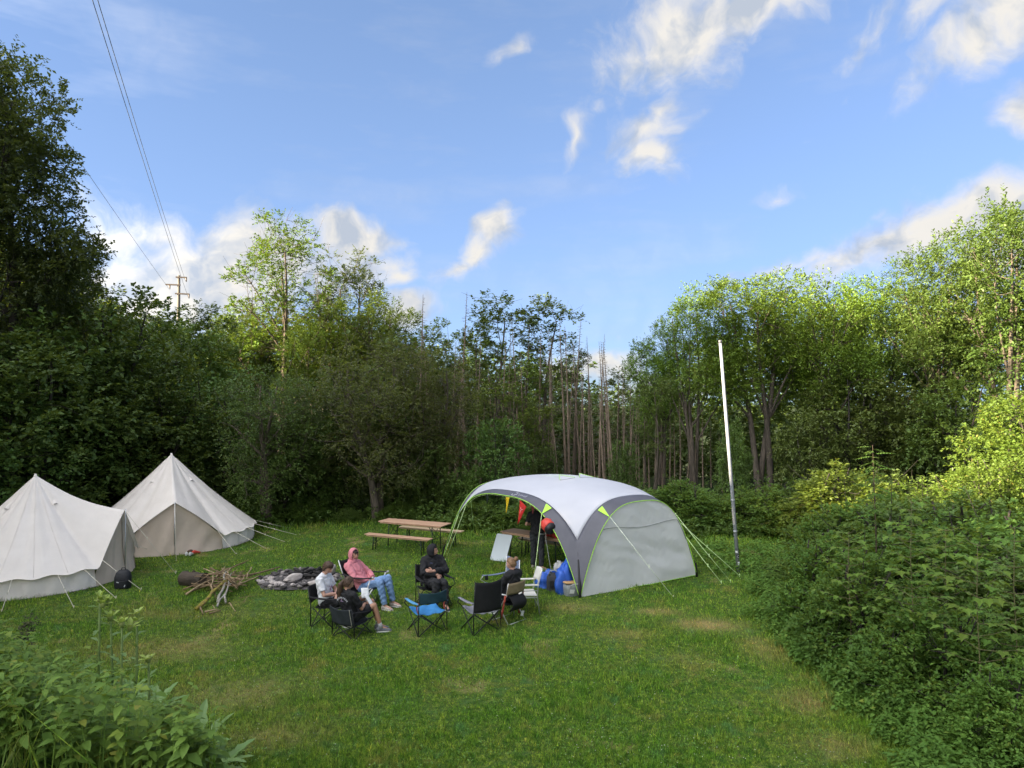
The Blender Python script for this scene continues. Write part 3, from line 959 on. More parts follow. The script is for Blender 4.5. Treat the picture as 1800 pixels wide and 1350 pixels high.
put('hazel0', 'hazel_tree', 1800, 21.5, 672, 'big bright yellow-green bush at the right border', cat='bush', group=G_RIGHT, rz=.4, w=.80, mat=L_YELLOW)
put('hazel1', 'hazel_tree', 1745, 19.5, 785, 'bright yellow-green bush in front of the biggest one', cat='bush', group=G_RIGHT, rz=1.4, w=.85, mat=L_YELLOW)


# ---- shrubs along the foot of the wood
SH = [
    (1205, 24.5, 842, L_HEDGE, 1.2, 'leafy shrub right of the shelter behind its guy lines'), (1262, 25.5, 868, L_MID, 1.1, 'shrub behind the flagpole at the edge of the meadow'),
    (1335, 24, 850, L_HEDGE, 1.1, 'shrub right of the flagpole above the near hedge'), (1400, 25, 840, L_MID, 1.1, 'mid green shrub behind the left end of the hedge'),
    (1470, 22, 806, L_YELLOW, 1.15, 'sunlit yellowish shrub behind the ash sapling'), (1560, 24, 822, L_OAK, 1.0, 'olive shrub right of the ash sapling'),
    (1610, 19, 868, L_YELLOW, 1.3, 'low sunlit shrub left of the big bright bush'), (1680, 21, 820, L_YELLOW, 1.2, 'sunlit shrub between the low one and the big bright bush'),
    (1160, 26, 862, L_HEDGE, 1.1, 'dark shrub touching the right slope of the shelter roof'), (1230, 23.2, 930, L_HEDGE, 1.3, 'low dark shrub just above the guy lines of the shelter'),
    (1110, 27.5, 850, L_HEDGE, 1.2, 'dark shrub behind the right half of the shelter roof'),
    (835, 25.2, 880, L_HEDGE, 1.3, 'dark shrub left of the shelter leg'), (700, 26, 880, L_HEDGE, 1.3, 'dark shrub behind the middle of the beer table'),
    (545, 26, 872, L_HEDGE, 1.3, 'dark shrub right of the forked trunk'), (612, 25.8, 892, L_MID, 1.4, 'low shrub at the lawn edge left of the beer table'),
    (420, 27, 860, L_HEDGE, 1.2, 'dark shrub behind the right eave of the rear bell tent'), (508, 27.5, 845, L_MID, 1.2, 'shrub showing between the two forked trunks'),
    (905, 25, 885, L_HEDGE, 1.2, 'shrub seen through the shelter left of the standing person'), (990, 25, 890, L_HEDGE, 1.2, 'shrub seen through the shelter behind the hanging bag'),
    (780, 25.4, 905, L_HEDGE, 1.4, 'low shrub behind the far bench'),
]
for i, (px, D, top, m, w, lab) in enumerate(SH):
    put('shrub%d' % (i % 3), 'shrub', px, D, top, lab, 'shrub', G_SHRUB, rz=i * 1.3, mat=m, w=w)


# ---- dead spruces
def spruce_meshes(seed, H, rust):
    rng = np.random.default_rng(seed)
    tb = MB(); br = MB()
    lean = rng.normal(0, .035, 2)
    def axis(z):
        t = z / H
        return Vector((lean[0] * z + math.sin(t * 3 + seed) * .10, lean[1] * z + math.cos(t * 2.6 + seed) * .10, z))
    zs = [-.3] + [H * k / 8 for k in range(9)]
    tb.tube([axis(z) for z in zs], [.125 * (1 - .97 * max(0, z) / H) + .004 for z in zs], 7, caps=False)
    n = int(H * 11)
    for i in range(n):
        z = H * (.16 + .83 * (i + rng.uniform(0, 1)) / n)
        t = z / H
        ln = (1.25 * (1 - t) ** .8 + .10) * rng.uniform(.35, 1.0) * (1.0 if t > .45 else .65)
        a = rng.uniform(0, 2 * math.pi)
        d = Vector((math.cos(a), math.sin(a), 0))
        p0 = axis(z); p1 = p0 + d * ln * .55 + Vector((0, 0, -.10 * ln)); p2 = p0 + d * ln + Vector((0, 0, -.05 * ln))
        br.tube([p0, p1, p2], [.013, .009, .004], 3, caps=False)
        if t > .4 or rng.uniform() < .3:
            for q in range(3 if t > .6 else 2):
                f = rng.uniform(.3, .9); s0 = p0.lerp(p2, f); side = Vector((-d.y, d.x, 0)) * (1 if q % 2 else -1)
                br.tube([s0, s0 + (d * .6 + side * .7) * ln * .32 + Vector((0, 0, -.15 * ln))], [.006, .003], 3, caps=False)
    return H, tb.mesh('trunk', BARK_PALE), br.mesh('dead_branches', TWIG_RUST if rust else TWIG_GREY)


SPR = [spruce_meshes(100 + i, 10.0 + .3 * i, i < 2) for i in range(6)]
# (px, D, top py): base follows from the ground
DEAD = [(740, 35, 518), (800, 35, 516), (757, 37, 570), (790, 34, 600), (812, 33, 640), (828, 33, 600), (838, 35, 590), (860, 36, 600), (878, 33, 590), (893, 35, 575), (912, 34, 560),
        (918, 36, 545), (935, 37, 600), (950, 34, 570), (968, 35, 590), (975, 33, 580), (992, 34, 560), (1003, 33, 572), (1008, 36, 560), (1022, 35, 600), (1030, 33, 640), (1042, 37, 590),
        (1052, 34, 586), (1063, 36, 600), (1072, 34, 598), (1082, 33, 600), (1085, 37, 640), (1096, 35, 650), (1110, 36, 660), (1124, 34, 700), (1140, 36, 690), (1152, 33, 720),
        (1175, 35, 700), (1195, 34, 690), (1212, 36, 700), (1236, 34, 720), (845, 31, 700), (985, 31, 690), (1062, 31, 660), (905, 31, 690), (820, 32, 660), (868, 33, 640), (886, 32, 660), (925, 33, 620), (942, 35, 640), (960, 32, 640), (998, 35, 630), (1015, 34, 650), (1037, 35, 660), (1048, 32, 690), (1070, 36, 640), (1092, 33, 690), (1104, 33, 700), (1118, 36, 690), (1132, 33, 730), (1165, 34, 720), (1184, 36, 710), (1203, 33, 740), (1222, 35, 740), (1250, 36, 730), (1268, 34, 760), (775, 33, 680), (805, 35, 660)]
rg = random.Random(4)
for i, (px, D, top) in enumerate(DEAD):
    Hn, tm, bm_ = SPR[i % 2] if i in (0, 1, 2, 3) else SPR[2 + i % 4]
    X = at_depth(px, D); b = gz(X, D); s = (z_at(top, D) - b) / Hn
    zone = ('left of the shelter' if px < 862 else 'above the left arch of the shelter' if px < 952 else 'above the middle of the shelter roof' if px < 1050 else
            'above the right arch of the shelter' if px < 1156 else 'in the dark gap between shelter and flagpole')
    lab = {0: 'brown spruce tip at the left end of the dead stand', 1: 'brown spruce tip second from the left in the dead stand'}.get(
        i, ('tall bare dead spruce rising ' if top < 605 else 'shorter bare dead spruce trunk standing ') + zone)
    e = empty('dead_spruce', (X, D, b), rg.uniform(0, 6.28), lab, 'dead tree', 'bare dead spruces ' + zone, sc=(s * .85, s * .85, s))
    e.rotation_euler = (rg.gauss(0, .022) + (.09 if i % 13 == 5 else 0), rg.gauss(0, .022) + (-.10 if i % 17 == 9 else .08 if i % 19 == 4 else 0), e.rotation_euler[2])
    link('trunk', tm, e); tag(link('dead_branches', bm_, e), kind='stuff')


# ---- dense wood farther back, one mass (nobody could count it)
def build_far_wood():
    rng = np.random.default_rng(77)
    n = 9500
    x = rng.uniform(-46, 44, n); y = rng.uniform(40, 62, n) + 3 * np.sin(x * .3)
    px = 900 + FPX * x / y
    top_py = np.interp(px, [-200, 0, 200, 380, 420, 660, 720, 850, 1010, 1040, 1180, 1210, 1400, 1800, 2100], [380, 430, 560, 600, 560, 585, 630, 635, 665, 705, 700, 630, 560, 560, 500])
    ztop = CAM_H + (700 - top_py) / FPX * y + .8 * np.sin(x * 1.7) + .5 * np.sin(x * 4.1 + y)
    zg = ground_h(x, y)
    z = zg + .3 + (np.maximum(ztop, zg + 1) - zg) * rng.uniform(0, 1, n) ** 1.15
    C = np.stack([x, y, z], -1)
    co, f = sprays(C, rng.uniform(.8, 1.5, n), 3, 8, .34, .62, rng, up=.1)
    o = link('far_wood', np_mesh('far_wood', co, f, L_HAZEL))
    tag(o, 'dark mass of wood filling the background between the trunks', 'wood', kind='stuff')


build_far_wood()


# ---- ground plants of the wood floor and the strip of herbs along the lawn edge
def build_undergrowth():
    rng = np.random.default_rng(78)
    n = 5200
    x = rng.uniform(-19, 24, n)
    y = wood_edge(x) + np.abs(rng.normal(0, 4.0, n)) + .15
    ok = np.abs(x) / y < .85
    x, y = x[ok], y[ok]
    hh = np.minimum(.22 + .22 * (y - wood_edge(x)), .8) * rng.uniform(.5, 1.3, len(x))
    C = np.stack([x, y, ground_h(x, y) + hh * rng.uniform(.25, 1, len(x))], -1)
    co, f = sprays(C, rng.uniform(.22, .42, len(x)), 3, 7, .12, .6, rng, up=.5)
    o = link('undergrowth', np_mesh('undergrowth', co, f, L_MID))
    tag(o, 'knee-high herbs and nettles along the edge of the wood', 'undergrowth', kind='stuff')


build_undergrowth()


# ---- trees of the slope to the left, outside the picture: they keep the evening sun off the meadow
G_SL = 'trees of the slope left of the meadow'
SLOPE = [(-24, -14, 9.5), (-22, -9, 10), (-24, -4.5, 10.5), (-21.5, -1, 10.5), (-22, 2.5, 10.5), (-21, 6, 10.6), (-21.5, 9.5, 10.8), (-22, 13, 12), (-31, 8, 11), (-30, 1, 11.5), (-33, 14.5, 19), (-28, 16.5, 15.5), (-35, 20, 16), (-30, -7, 11), (-27, 23, 12), (-21.5, 16.5, 11), (-25, 20, 11), (-26, 4, 10.5), (-26, -2, 11), (-27, 11, 11.5), (-36, 13.5, 20), (-38, 17, 19), (-36, 21, 17), (-30, 19.5, 15), (-42, 22, 17), (-20.5, 12, 9.5)]
for i, (x, y, H) in enumerate(SLOPE):
    put(('round_ash%d' % (i % 3)) if x < -29 else ('hazel%d' % (i % 3)), 'slope_tree', 0, y, None, 'broadleaf tree on the slope left of the meadow', 'tree', G_SL, rz=i * 1.1, mat=L_MID, H=H, x=x, w=1.1 if x < -29 else .9)

# ================================================================== hedge on the right
G_HEDGE = 'shrubs of the overgrown hedge on the right'
HEDGE = [   # x, y, height, width factor, kind, material, label
    (7.75, 16.7, 2.05, .95, 0, L_HEDGE, 'hedge shrub nearest the foot of the flagpole'), (9.3, 17.6, 2.2, 1.1, 1, L_HEDGE, 'hedge shrub at the back beside the one nearest the flagpole'),
    (7.0, 15.2, 1.95, .92, 2, L_HEDGE, 'hedge shrub at the corner with a dark hollow below'), (8.5, 15.8, 2.2, 1.1, 0, L_MID, 'mid green hedge shrub behind the dark hollow'),
    (6.5, 13.7, 1.85, .9, 1, L_HEDGE, 'hedge shrub to the left below the ash sapling'), (8.4, 13.5, 2.3, 1.05, 2, L_HEDGE, 'hedge shrub around the stem of the ash sapling'),
    (6.3, 12.0, 1.75, .9, 0, L_HEDGE, 'hedge shrub bulging over the lawn halfway along'), (8.2, 11.6, 2.1, 1.0, 1, L_MID, 'hedge shrub behind the tall maple sapling'),
    (6.45, 10.3, 1.55, .85, 2, L_HEDGE, 'hedge shrub in front of the tall maple sapling'), (8.1, 9.8, 1.8, .95, 0, L_HEDGE, 'hedge shrub at the right border of the photo'),
    (6.4, 8.7, 1.25, .85, 1, L_NETTLE, 'low bramble shrub at the near end of the hedge'), (7.6, 8.0, 1.4, .9, 2, L_NETTLE, 'low bramble shrub in the bottom right corner'),
    (10.4, 16.4, 2.4, 1.2, 1, L_MID, 'tall hedge shrub in front of the bright bushes'), (10.6, 14.2, 2.4, 1.2, 0, L_HEDGE, 'hedge shrub beyond the right border maple'), (10.2, 12.0, 2.2, 1.1, 2, L_HEDGE, 'hedge shrub cut by the right border'),
    (6.2, 7.2, 1.0, .9, 0, L_NETTLE, 'lowest bramble at the bottom edge of the photo'),
]
for i, (x, y, H, w, k, m, lab) in enumerate(HEDGE):
    front = x < 6.9 and y < 15
    put('shrub%d' % k, 'hedge_shrub', 0, y, None, lab, 'shrub', G_HEDGE, rz=i * 1.7, mat=m, H=H + (.15 if front else .05), x=x - (.28 if front else 0), w=w)


def leaf_big(P, D, UP, length, ratio, rng, fold=.25, droop=.18):
    """leaf with an oval outline, folded and drooping: eight triangles"""
    n = len(P); length = np.broadcast_to(np.asarray(length, float), (n,))
    S = np.cross(D, UP); S /= (np.linalg.norm(S, axis=1)[:, None] + 1e-9)
    Nn = np.cross(S, D)
    w = (length * ratio * .5)[:, None]; L_ = length[:, None]
    m1 = P + D * L_ * .33; m2 = P + D * L_ * .66 - Nn * L_ * droop * .4; tip = P + D * L_ - Nn * L_ * droop
    co = np.stack([P, m1, m2, tip, m1 + S * w + Nn * w * fold, m2 + S * w * .72 + Nn * w * fold * .6, m1 - S * w + Nn * w * fold, m2 - S * w * .72 + Nn * w * fold * .6], 1).reshape(-1, 3)
    t = np.array([[0, 4, 1], [4, 2, 1], [4, 5, 2], [5, 3, 2], [0, 1, 6], [6, 1, 2], [6, 2, 7], [7, 2, 3]])
    f = ((np.arange(n) * 8)[:, None, None] + t[None]).reshape(-1, 3)
    return co, f


def herb_mass(name, x, y, h, per, L, ratio, mat, rng, pairs=6):
    """upright herbs (nettles): a stem each, leaves in crossed pairs, larger below the top"""
    n = len(x); z = ground_h(x, y)
    k = pairs
    t = (.35 + .65 * (np.arange(k) + .5) / k)
    lean = rng.normal(0, .16, (n, 2))
    cs, fs, off = [], [], 0
    sx, sy = x[:, None] + lean[:, :1] * h[:, None] * t[None], y[:, None] + lean[:, 1:] * h[:, None] * t[None]
    sz = z[:, None] + h[:, None] * t[None]
    rot = rng.uniform(0, 6.28, n)
    for q in range(per):
        a = rot[:, None] + (np.arange(k) % 2)[None] * 1.57 + q * 2 * math.pi / per + rng.normal(0, .25, (n, k))
        D = np.stack([np.cos(a), np.sin(a), rng.normal(-.05, .22, (n, k))], -1).reshape(-1, 3)
        D /= np.linalg.norm(D, axis=1)[:, None]
        U = rng.normal(0, .2, D.shape); U[:, 2] += 1
        P = np.stack([sx, sy, sz], -1).reshape(-1, 3)
        ln = (L * rng.uniform(.6, 1.2, (n, k)) * (1.1 - .5 * ((t - .35) / .65)[None] ** 2)).ravel()
        c, f = leaf_big(P, D, U, ln, ratio, rng)
        cs.append(c); fs.append(f + off); off += len(c)
    # stems
    b = np.stack([x, y, z], -1); top = np.stack([sx[:, -1], sy[:, -1], sz[:, -1]], -1)
    s = np.zeros((n, 3)); s[:, 0] = .004
    c = np.stack([b - s, b + s, top], 1).reshape(-1, 3)
    cs.append(c); fs.append(np.arange(n * 3).reshape(-1, 3) + off)
    return np_mesh(name, np.concatenate(cs), np.concatenate(fs), mat)


def build_herbs():
    rng = np.random.default_rng(91)
    # foot of the hedge
    n = 1700
    y = 6.6 + rng.uniform(0, 1, n) ** 1.4 * 11.2
    x = hedge_line(y, 1.0) + np.abs(rng.normal(0, .38, n)) - .10 - (rng.uniform(0, 1, n) < .10) * rng.uniform(0, .35, n)
    h = .28 + .5 * np.clip((x - hedge_line(y)) / .9, 0, 1) * rng.uniform(.6, 1.1, n) + rng.uniform(-.1, .08, n)
    o = link('hedge_foot_herbs', herb_mass('hedge_foot_herbs', x, y, np.clip(h * rng.uniform(.6, 1.4, n), .08, 1), 2, .085, .55, L_NETTLE, rng, 6))
    tag(o, 'nettles and bindweed spilling from the foot of the hedge', 'nettles', kind='stuff')
    # low patch round the flagpole
    n = 420
    x = rng.uniform(5.2, 8.6, n); y = rng.uniform(18.2, 21.5, n)
    o = link('flagpole_herbs', herb_mass('flagpole_herbs', x, y, rng.uniform(.12, .38, n), 2, .10, .7, L_NETTLE, rng, 4))
    tag(o, 'low leafy herbs growing round the foot of the flagpole', 'herbs', kind='stuff')
    # nettles on the bank, lower left
    n = 7600
    y = rng.uniform(3.4, 8.2, n); x = rng.uniform(-8, -.8, n)
    edge = -2.18 - np.where(y > 5.6, (y - 5.6) * .85, (y - 5.6) * .33)
    keep = (x < edge) & (x > -1.0 * y - .4)
    x, y, edge = x[keep], y[keep], edge[keep]
    h = .36 + .26 * smooth01((edge - x) / .9) * (.8 + .35 * np.sin(x * 2.1 + y * 1.3)); h *= rng.uniform(.6, 1.18, len(x)); edge = edge + .12 * np.sin(y * 5.1)
    o = link('bank_nettles', herb_mass('bank_nettles', x[:5200], y[:5200], h[:5200], 2, .078, .50, L_NETTLE, rng, 7))
    tag(o, 'thick bed of nettles on the bank in the lower left corner', 'nettles', kind='stuff')
    sel = rng.uniform(0, 1, len(x)) < .22
    o = link('bank_goutweed', herb_mass('bank_goutweed', x[sel], y[sel], h[sel] * 1.08, 3, .065, .75, leaf_mat('leaf_goutweed', (.15, .24, .035), (.24, .34, .06), (.35, .30, .06), patch=1.5, rough=.6, spec=.2), rng, 4))
    tag(o, 'lighter yellow-green herbs mixed into the nettle bed on the bank', 'herbs', kind='stuff')
    sel = rng.uniform(0, 1, len(x)) < .07
    xs, ys = np.repeat(x[sel], 6), np.repeat(y[sel], 6); xs = xs + rng.normal(0, .06, len(xs)); ys = ys + rng.normal(0, .06, len(ys))
    o = link('bank_tall_grass', blades('bank_tall_grass', xs, ys, rng.uniform(.35, .7, len(xs)), rng.uniform(.006, .011, len(xs)), bpy.data.materials['grass_blades'], lean=.4, rng=rng))
    tag(o, 'long grass stems growing through the nettle bed', 'grass', kind='stuff')
    # longer grass at the lip of the bank
    n = 9000
    y = rng.uniform(4.6, 8.8, n); e = -2.18 - np.where(y > 5.6, (y - 5.6) * .85, (y - 5.6) * .33)
    x = e + rng.normal(.12, .26, n)
    o = link('bank_grass', blades('bank_grass', x, y, rng.uniform(.10, .36, n), rng.uniform(.006, .011, n), bpy.data.materials['grass_blades'], lean=.45, rng=rng))
    tag(o, 'longer uncut grass along the edge of the nettle bed', 'grass', kind='stuff')


build_grass()
build_herbs()

# ------------------------------------------------------------------ saplings with leaves one can pick out
STEM_GREEN = surf_mat('stem_green', (.16, .24, .055), (.11, .16, .045), 12, .6)
STEM_BROWN = surf_mat('stem_brown', (.085, .06, .035), (.05, .036, .024), 12, .7)


def maple_leaf_mesh(name, mat, L=1.0):
    """five pointed lobes on a stalk, folded along the midrib"""
    o = [(0, 0), (.20, -.06), (.42, .10), (.33, .22), (.56, .52), (.34, .50), (.20, .58), (0, 1.0), (-.20, .58), (-.34, .50), (-.56, .52), (-.33, .22), (-.42, .10), (-.20, -.06)]
    vs = [(x * L, (y + .35) * L, abs(x) * .22 * L - .16 * L * max(0, y) ** 2) for x, y in o] + [(0, .65 * L, -.02 * L)]
    fs = [(i, (i + 1) % 14, 14) for i in range(14)]
    n = len(vs)
    vs += [(-.012 * L, -.05 * L, .02), (.012 * L, -.05 * L, .02)]
    fs.append((n, n + 1, 0))
    me = bpy.data.meshes.new(name); me.from_pydata(vs, [], fs); me.materials.append(mat); me.update()
    return me


def pinnate_leaf_mesh(name, mat, L, pairs=5):
    """compound leaf of the ash: leaflets in pairs along a stalk"""
    rng = np.random.default_rng(2)
    P, D, U, ln = [], [], [], []
    for i in range(pairs):
        t = .25 + .65 * i / (pairs - 1)
        for s in (-1, 1):
            P.append((0, t * L, -.25 * L * t * t)); D.append((s * .82, .55, -.12)); U.append((0, 0, 1)); ln.append(L * .34 * (1 - .25 * abs(t - .55)))
    P.append((0, .93 * L, -.22 * L)); D.append((0, 1, -.3)); U.append((0, 0, 1)); ln.append(L * .34)
    D = np.array(D, float); D /= np.linalg.norm(D, axis=1)[:, None]
    co, f = leaf_big(np.array(P, float), D, np.array(U, float), np.array(ln), .36, rng)
    n = len(co)
    st = np.array([(-.006, 0, 0), (.006, 0, 0), (0, .5 * L, -.06 * L), (0, .95 * L, -.23 * L)])
    co = np.concatenate([co, st]); f = np.concatenate([f, np.array([[n, n + 1, n + 2], [n, n + 2, n + 3]])])
    return np_mesh(name, co, f, mat)


def hang_leaf(me, parent, p, az, el, s, name='leaf'):
    o = bpy.data.objects.new(name, me); COL.objects.link(o); o.parent = parent
    o.location = p; o.rotation_euler = (el, 0, az - math.pi / 2); o.scale = (s, s, s)
    return o


def maple_sapling(px, D, top, label, seed, mat, ls=.13, tiers=9, spread=.55, cat='sapling'):
    rng = random.Random(seed)
    X = at_depth(px, D); b = gz(X, D); H = z_at(top, D) - b
    e = empty('maple_sapling', (X, D, b), 0, label, cat, 'saplings growing out of the hedge')
    st = MB()
    st.tube([(0, 0, -.1), (.03, .02, H * .35), (-.02, 0, H * .7), (0, 0, H)], [.010, .008, .006, .003], 6)
    me = maple_leaf_mesh('maple_leaf', mat)
    for i in range(tiers):
        z = H * (.42 + .57 * i / (tiers - 1)); a0 = i * 1.57 + rng.uniform(-.4, .4)
        for q in range(2):
            a = a0 + q * math.pi + rng.uniform(-.3, .3); ln = spread * (1.1 - .8 * i / tiers) * rng.uniform(.7, 1.1)
            d = Vector((math.cos(a), math.sin(a), 0)); p0 = Vector((0, 0, z)); p1 = p0 + d * ln + Vector((0, 0, ln * .3))
            st.tube([p0, (p0 + p1) / 2 + Vector((0, 0, -.02)), p1], [.006, .004, .003], 4, caps=False)
            k = 2 if i > tiers - 2 else rng.choice((3, 4, 5))
            for j in range(k):
                t = 1 - j * .20
                hang_leaf(me, e, p0.lerp(p1, t), a + (rng.uniform(.5, 1.2) * (1 if j % 2 else -1) if j else rng.uniform(-.3, .3)), rng.uniform(-.45, .05), ls * rng.uniform(.7, 1.15))
    st.build('stem', surf_mat('stem_olive', (.13, .13, .05), (.10, .085, .04), 12, .7), e)
    return e


maple_sapling(1600, 10.4, 880, 'tall thin maple sapling with tiers of light green leaves', 1, L_MAPLE, .125, 16, .60)
maple_sapling(1490, 11.6, 935, 'shorter maple sapling left of the tall thin one', 2, L_MAPLE, .12, 11, .5)
maple_sapling(1715, 9.2, 955, 'maple sapling with large leaves near the right border', 3, L_MAPLE, .14, 10, .5)
maple_sapling(1780, 9.6, 925, 'maple sapling with grey-green leaves at the right border', 4, L_NETTLE, .14, 10, .5)
maple_sapling(1660, 11.8, 930, 'maple sapling half hidden behind the tall thin one', 5, L_MAPLE, .12, 11, .5)


def ash_sapling(px, D, top, label, seed, mat):
    rng = random.Random(seed)
    X = at_depth(px, D); b = gz(X, D); H = z_at(top, D) - b
    e = empty('ash_sapling', (X, D, b), 0, label, 'sapling', 'saplings growing out of the hedge')
    st = MB(); st.tube([(0, 0, -.1), (.05, 0, H * .5), (0, 0, H)], [.022, .015, .005], 6)
    me = pinnate_leaf_mesh('ash_leaf', mat, .36)
    for i in range(52):
        t = .42 + .57 * (i / 51) ** .85
        a = i * 2.39 + rng.uniform(-.2, .2)
        hang_leaf(me, e, Vector((.05 * (1 - abs(2 * t - 1)), 0, H * t)), a, rng.uniform(-.15, .45), rng.uniform(.75, 1.1) * (1.1 - .3 * t))
    st.build('stem', STEM_BROWN, e)


ash_sapling(1533, 13.2, 782, 'dark ash sapling rising highest above the hedge', 7, L_HEDGE)

# ------------------------------------------------------------------ tall thistles on the bank, lower left
L_PALE = leaf_mat('leaf_pale', (.26, .36, .07), (.38, .47, .12), patch=3, vary=.1, transl=.4)
L_THISTLE = leaf_mat('leaf_thistle', (.13, .23, .07), (.20, .31, .11), patch=2, vary=.15)


def lobed_leaf_mesh(name, mat, L, W, lobes=5):
    vs, fs = [], []
    n = lobes * 2
    for i in range(n + 1):
        t = i / n
        w = W * math.sin(math.pi * min(1, t * .92 + .06)) ** .8 * (1.0 if i % 2 else .62) * .5
        z = -.30 * L * t * t + .1 * L * t
        vs += [(-w, t * L, z + w * .3), (0, t * L, z), (w, t * L, z + w * .3)]
    for i in range(n):
        a = i * 3
        fs += [(a, a + 1, a + 4, a + 3), (a + 1, a + 2, a + 5, a + 4)]
    me = bpy.data.meshes.new(name); me.from_pydata(vs, [], fs); me.materials.append(mat); me.update()
    return me


TH_LEAF = lobed_leaf_mesh('thistle_leaf', L_THISTLE, .26, .09)
TH_LEAF_S = lobed_leaf_mesh('thistle_leaf', L_THISTLE, .13, .055, 3)
TH_BRACT = lobed_leaf_mesh('bract', L_PALE, .085, .048, 2)
HEAD_MAT = surf_mat('thistle_head', (.20, .26, .07), (.30, .33, .11), 40, .6)


def thistle(px, D, top, heads, label, seed):
    rng = random.Random(seed)
    X = at_depth(px, D); b = gz(X, D); H = z_at(top, D) - b
    e = empty('thistle', (X, D, b), 0, label, 'thistle', 'tall thistles on the bank')
    bend = rng.uniform(-.05, .05)
    st = MB(); st.tube([(0, 0, -.08), (bend, .02, H * .5), (bend * .6, 0, H)], [.014, .012, .009], 6); st.build('stem', STEM_GREEN, e)
    def ax(t): return Vector((bend * (1 - (2 * t - 1) ** 2) + bend * .6 * t, .02 * (1 - (2 * t - 1) ** 2), H * t))
    for i in range(13):
        t = .10 + .07 * i
        hang_leaf(TH_LEAF if t < .6 else TH_LEAF_S, e, ax(t), i * 2.4 + rng.uniform(-.4, .4), rng.uniform(-.1, .8), rng.uniform(.8, 1.25) * (1.2 - .45 * t))
    for h in range(heads):
        off = Vector((0, 0, 0)) if h == 0 else Vector((rng.uniform(-.06, .06), rng.uniform(-.05, .05), -rng.uniform(.01, .07)))
        c = ax(1) + off
        hb = MB(); hb.ball((0, 0, 0), (.024, .024, .034), 8, 6); ho = hb.build('flower_head', HEAD_MAT, e); ho.location = c
        for q in range(6):
            hang_leaf(TH_BRACT, e, c + Vector((0, 0, -.015)), q * 1.05 + h, rng.uniform(.5, 1.3), rng.uniform(.8, 1.25), 'bract')
    return e


thistle(184, 6.2, 1052, 4, 'tallest thistle with a cluster of pale green heads', 1)
thistle(193, 6.3, 1085, 1, 'thistle stem close beside the tallest one', 2)
thistle(222, 6.1, 1096, 2, 'thistle with one pale bud right of the tallest', 3)
thistle(248, 6.3, 1078, 2, 'thistle with pale bud, third from the left', 4)
thistle(264, 5.9, 1158, 1, 'shortest thistle with a yellow-green bud, on the right', 5)

# big-leaved plants at the edge of the nettles
DOCK = lobed_leaf_mesh('dock_leaf', L_THISTLE, .42, .13, 4)


def rosette(px, py, label, n, s, seed, lift=.25):
    rng = random.Random(seed)
    D = 6.3
    for _ in range(12):      # meet the sloping bank along the line of sight
        X = at_depth(px, D); D = D + ((CAM_H - gz(X, D)) * FPX / (py - 700) - D) * .6
    X = at_depth(px, D)
    e = empty('dock_plant', (X, D, gz(X, D) + .03), 0, label, 'plant', 'big-leaved plants at the edge of the nettles')
    for i in range(n):
        hang_leaf(DOCK, e, Vector((rng.uniform(-.03, .03), rng.uniform(-.03, .03), rng.uniform(0, .1))), i * 2.4 + rng.uniform(-.3, .3), rng.uniform(.1, .9) * lift * 2.6, s * rng.uniform(.75, 1.15))
    return e


rosette(345, 1340, 'big-leaved plant spreading onto the lawn at the bottom edge', 13, 1.45, 1, .5)
rosette(278, 1255, 'big-leaved plant round the feet of the thistles', 12, 1.0, 2, .35)
rosette(200, 1275, 'big-leaved plant left of the shortest thistle', 11, 1.0, 3, .4)
rosette(392, 1352, 'big-leaved plant farthest to the right at the bottom edge', 10, 1.1, 4, .3)
rosette(236, 1235, 'big-leaved plant with upright leaves among the thistle stems', 9, .9, 5, .55)


def dry_stalk():
    D = 6.6; X = at_depth(22, D); b = gz(X, D)
    e = empty('dry_stalk', (X, D, b), 0, 'dark dried seed stalk leaning right at the left border', 'plant')
    H = z_at(1090, D) - b
    st = MB(); st.tube([(0, 0, -.05), (.05, 0, H * .6), (.20, 0, H)], [.008, .006, .003], 5)
    for t in (.55, .7, .82):
        st.tube([(.05 + .1 * t, 0, H * t), (.05 + .1 * t + .06, .02, H * t + .07)], [.004, .002], 4)
    dk = surf_mat('dry_dark', (.035, .036, .02), (.055, .05, .028), 20, .9)
    st.build('stem', dk, e)
    rng = np.random.default_rng(3)
    C = np.array([(.20, 0, H * .99), (.17, 0, H * .93), (.11, .02, H * .82), (.06, -.02, H * .72), (.14, 0, H * .76), (.03, 0, H * .6), (.0, .05, H * .5), (.1, .05, H * .56), (-.05, .03, H * .45)])
    co, f = sprays(C, np.full(len(C), .075), 12, 6, .028, .6, rng)
    tag(link('seed_heads', np_mesh('seed_heads', co, f, dk), e), kind='stuff')


dry_stalk()

# ================================================================== tents
CANVAS = surf_mat('canvas', (.86, .80, .745), (.81, .75, .695), 2.2, .85, bump=.5, bscale=5, transl=.18, spec=.15, bdist=.03)


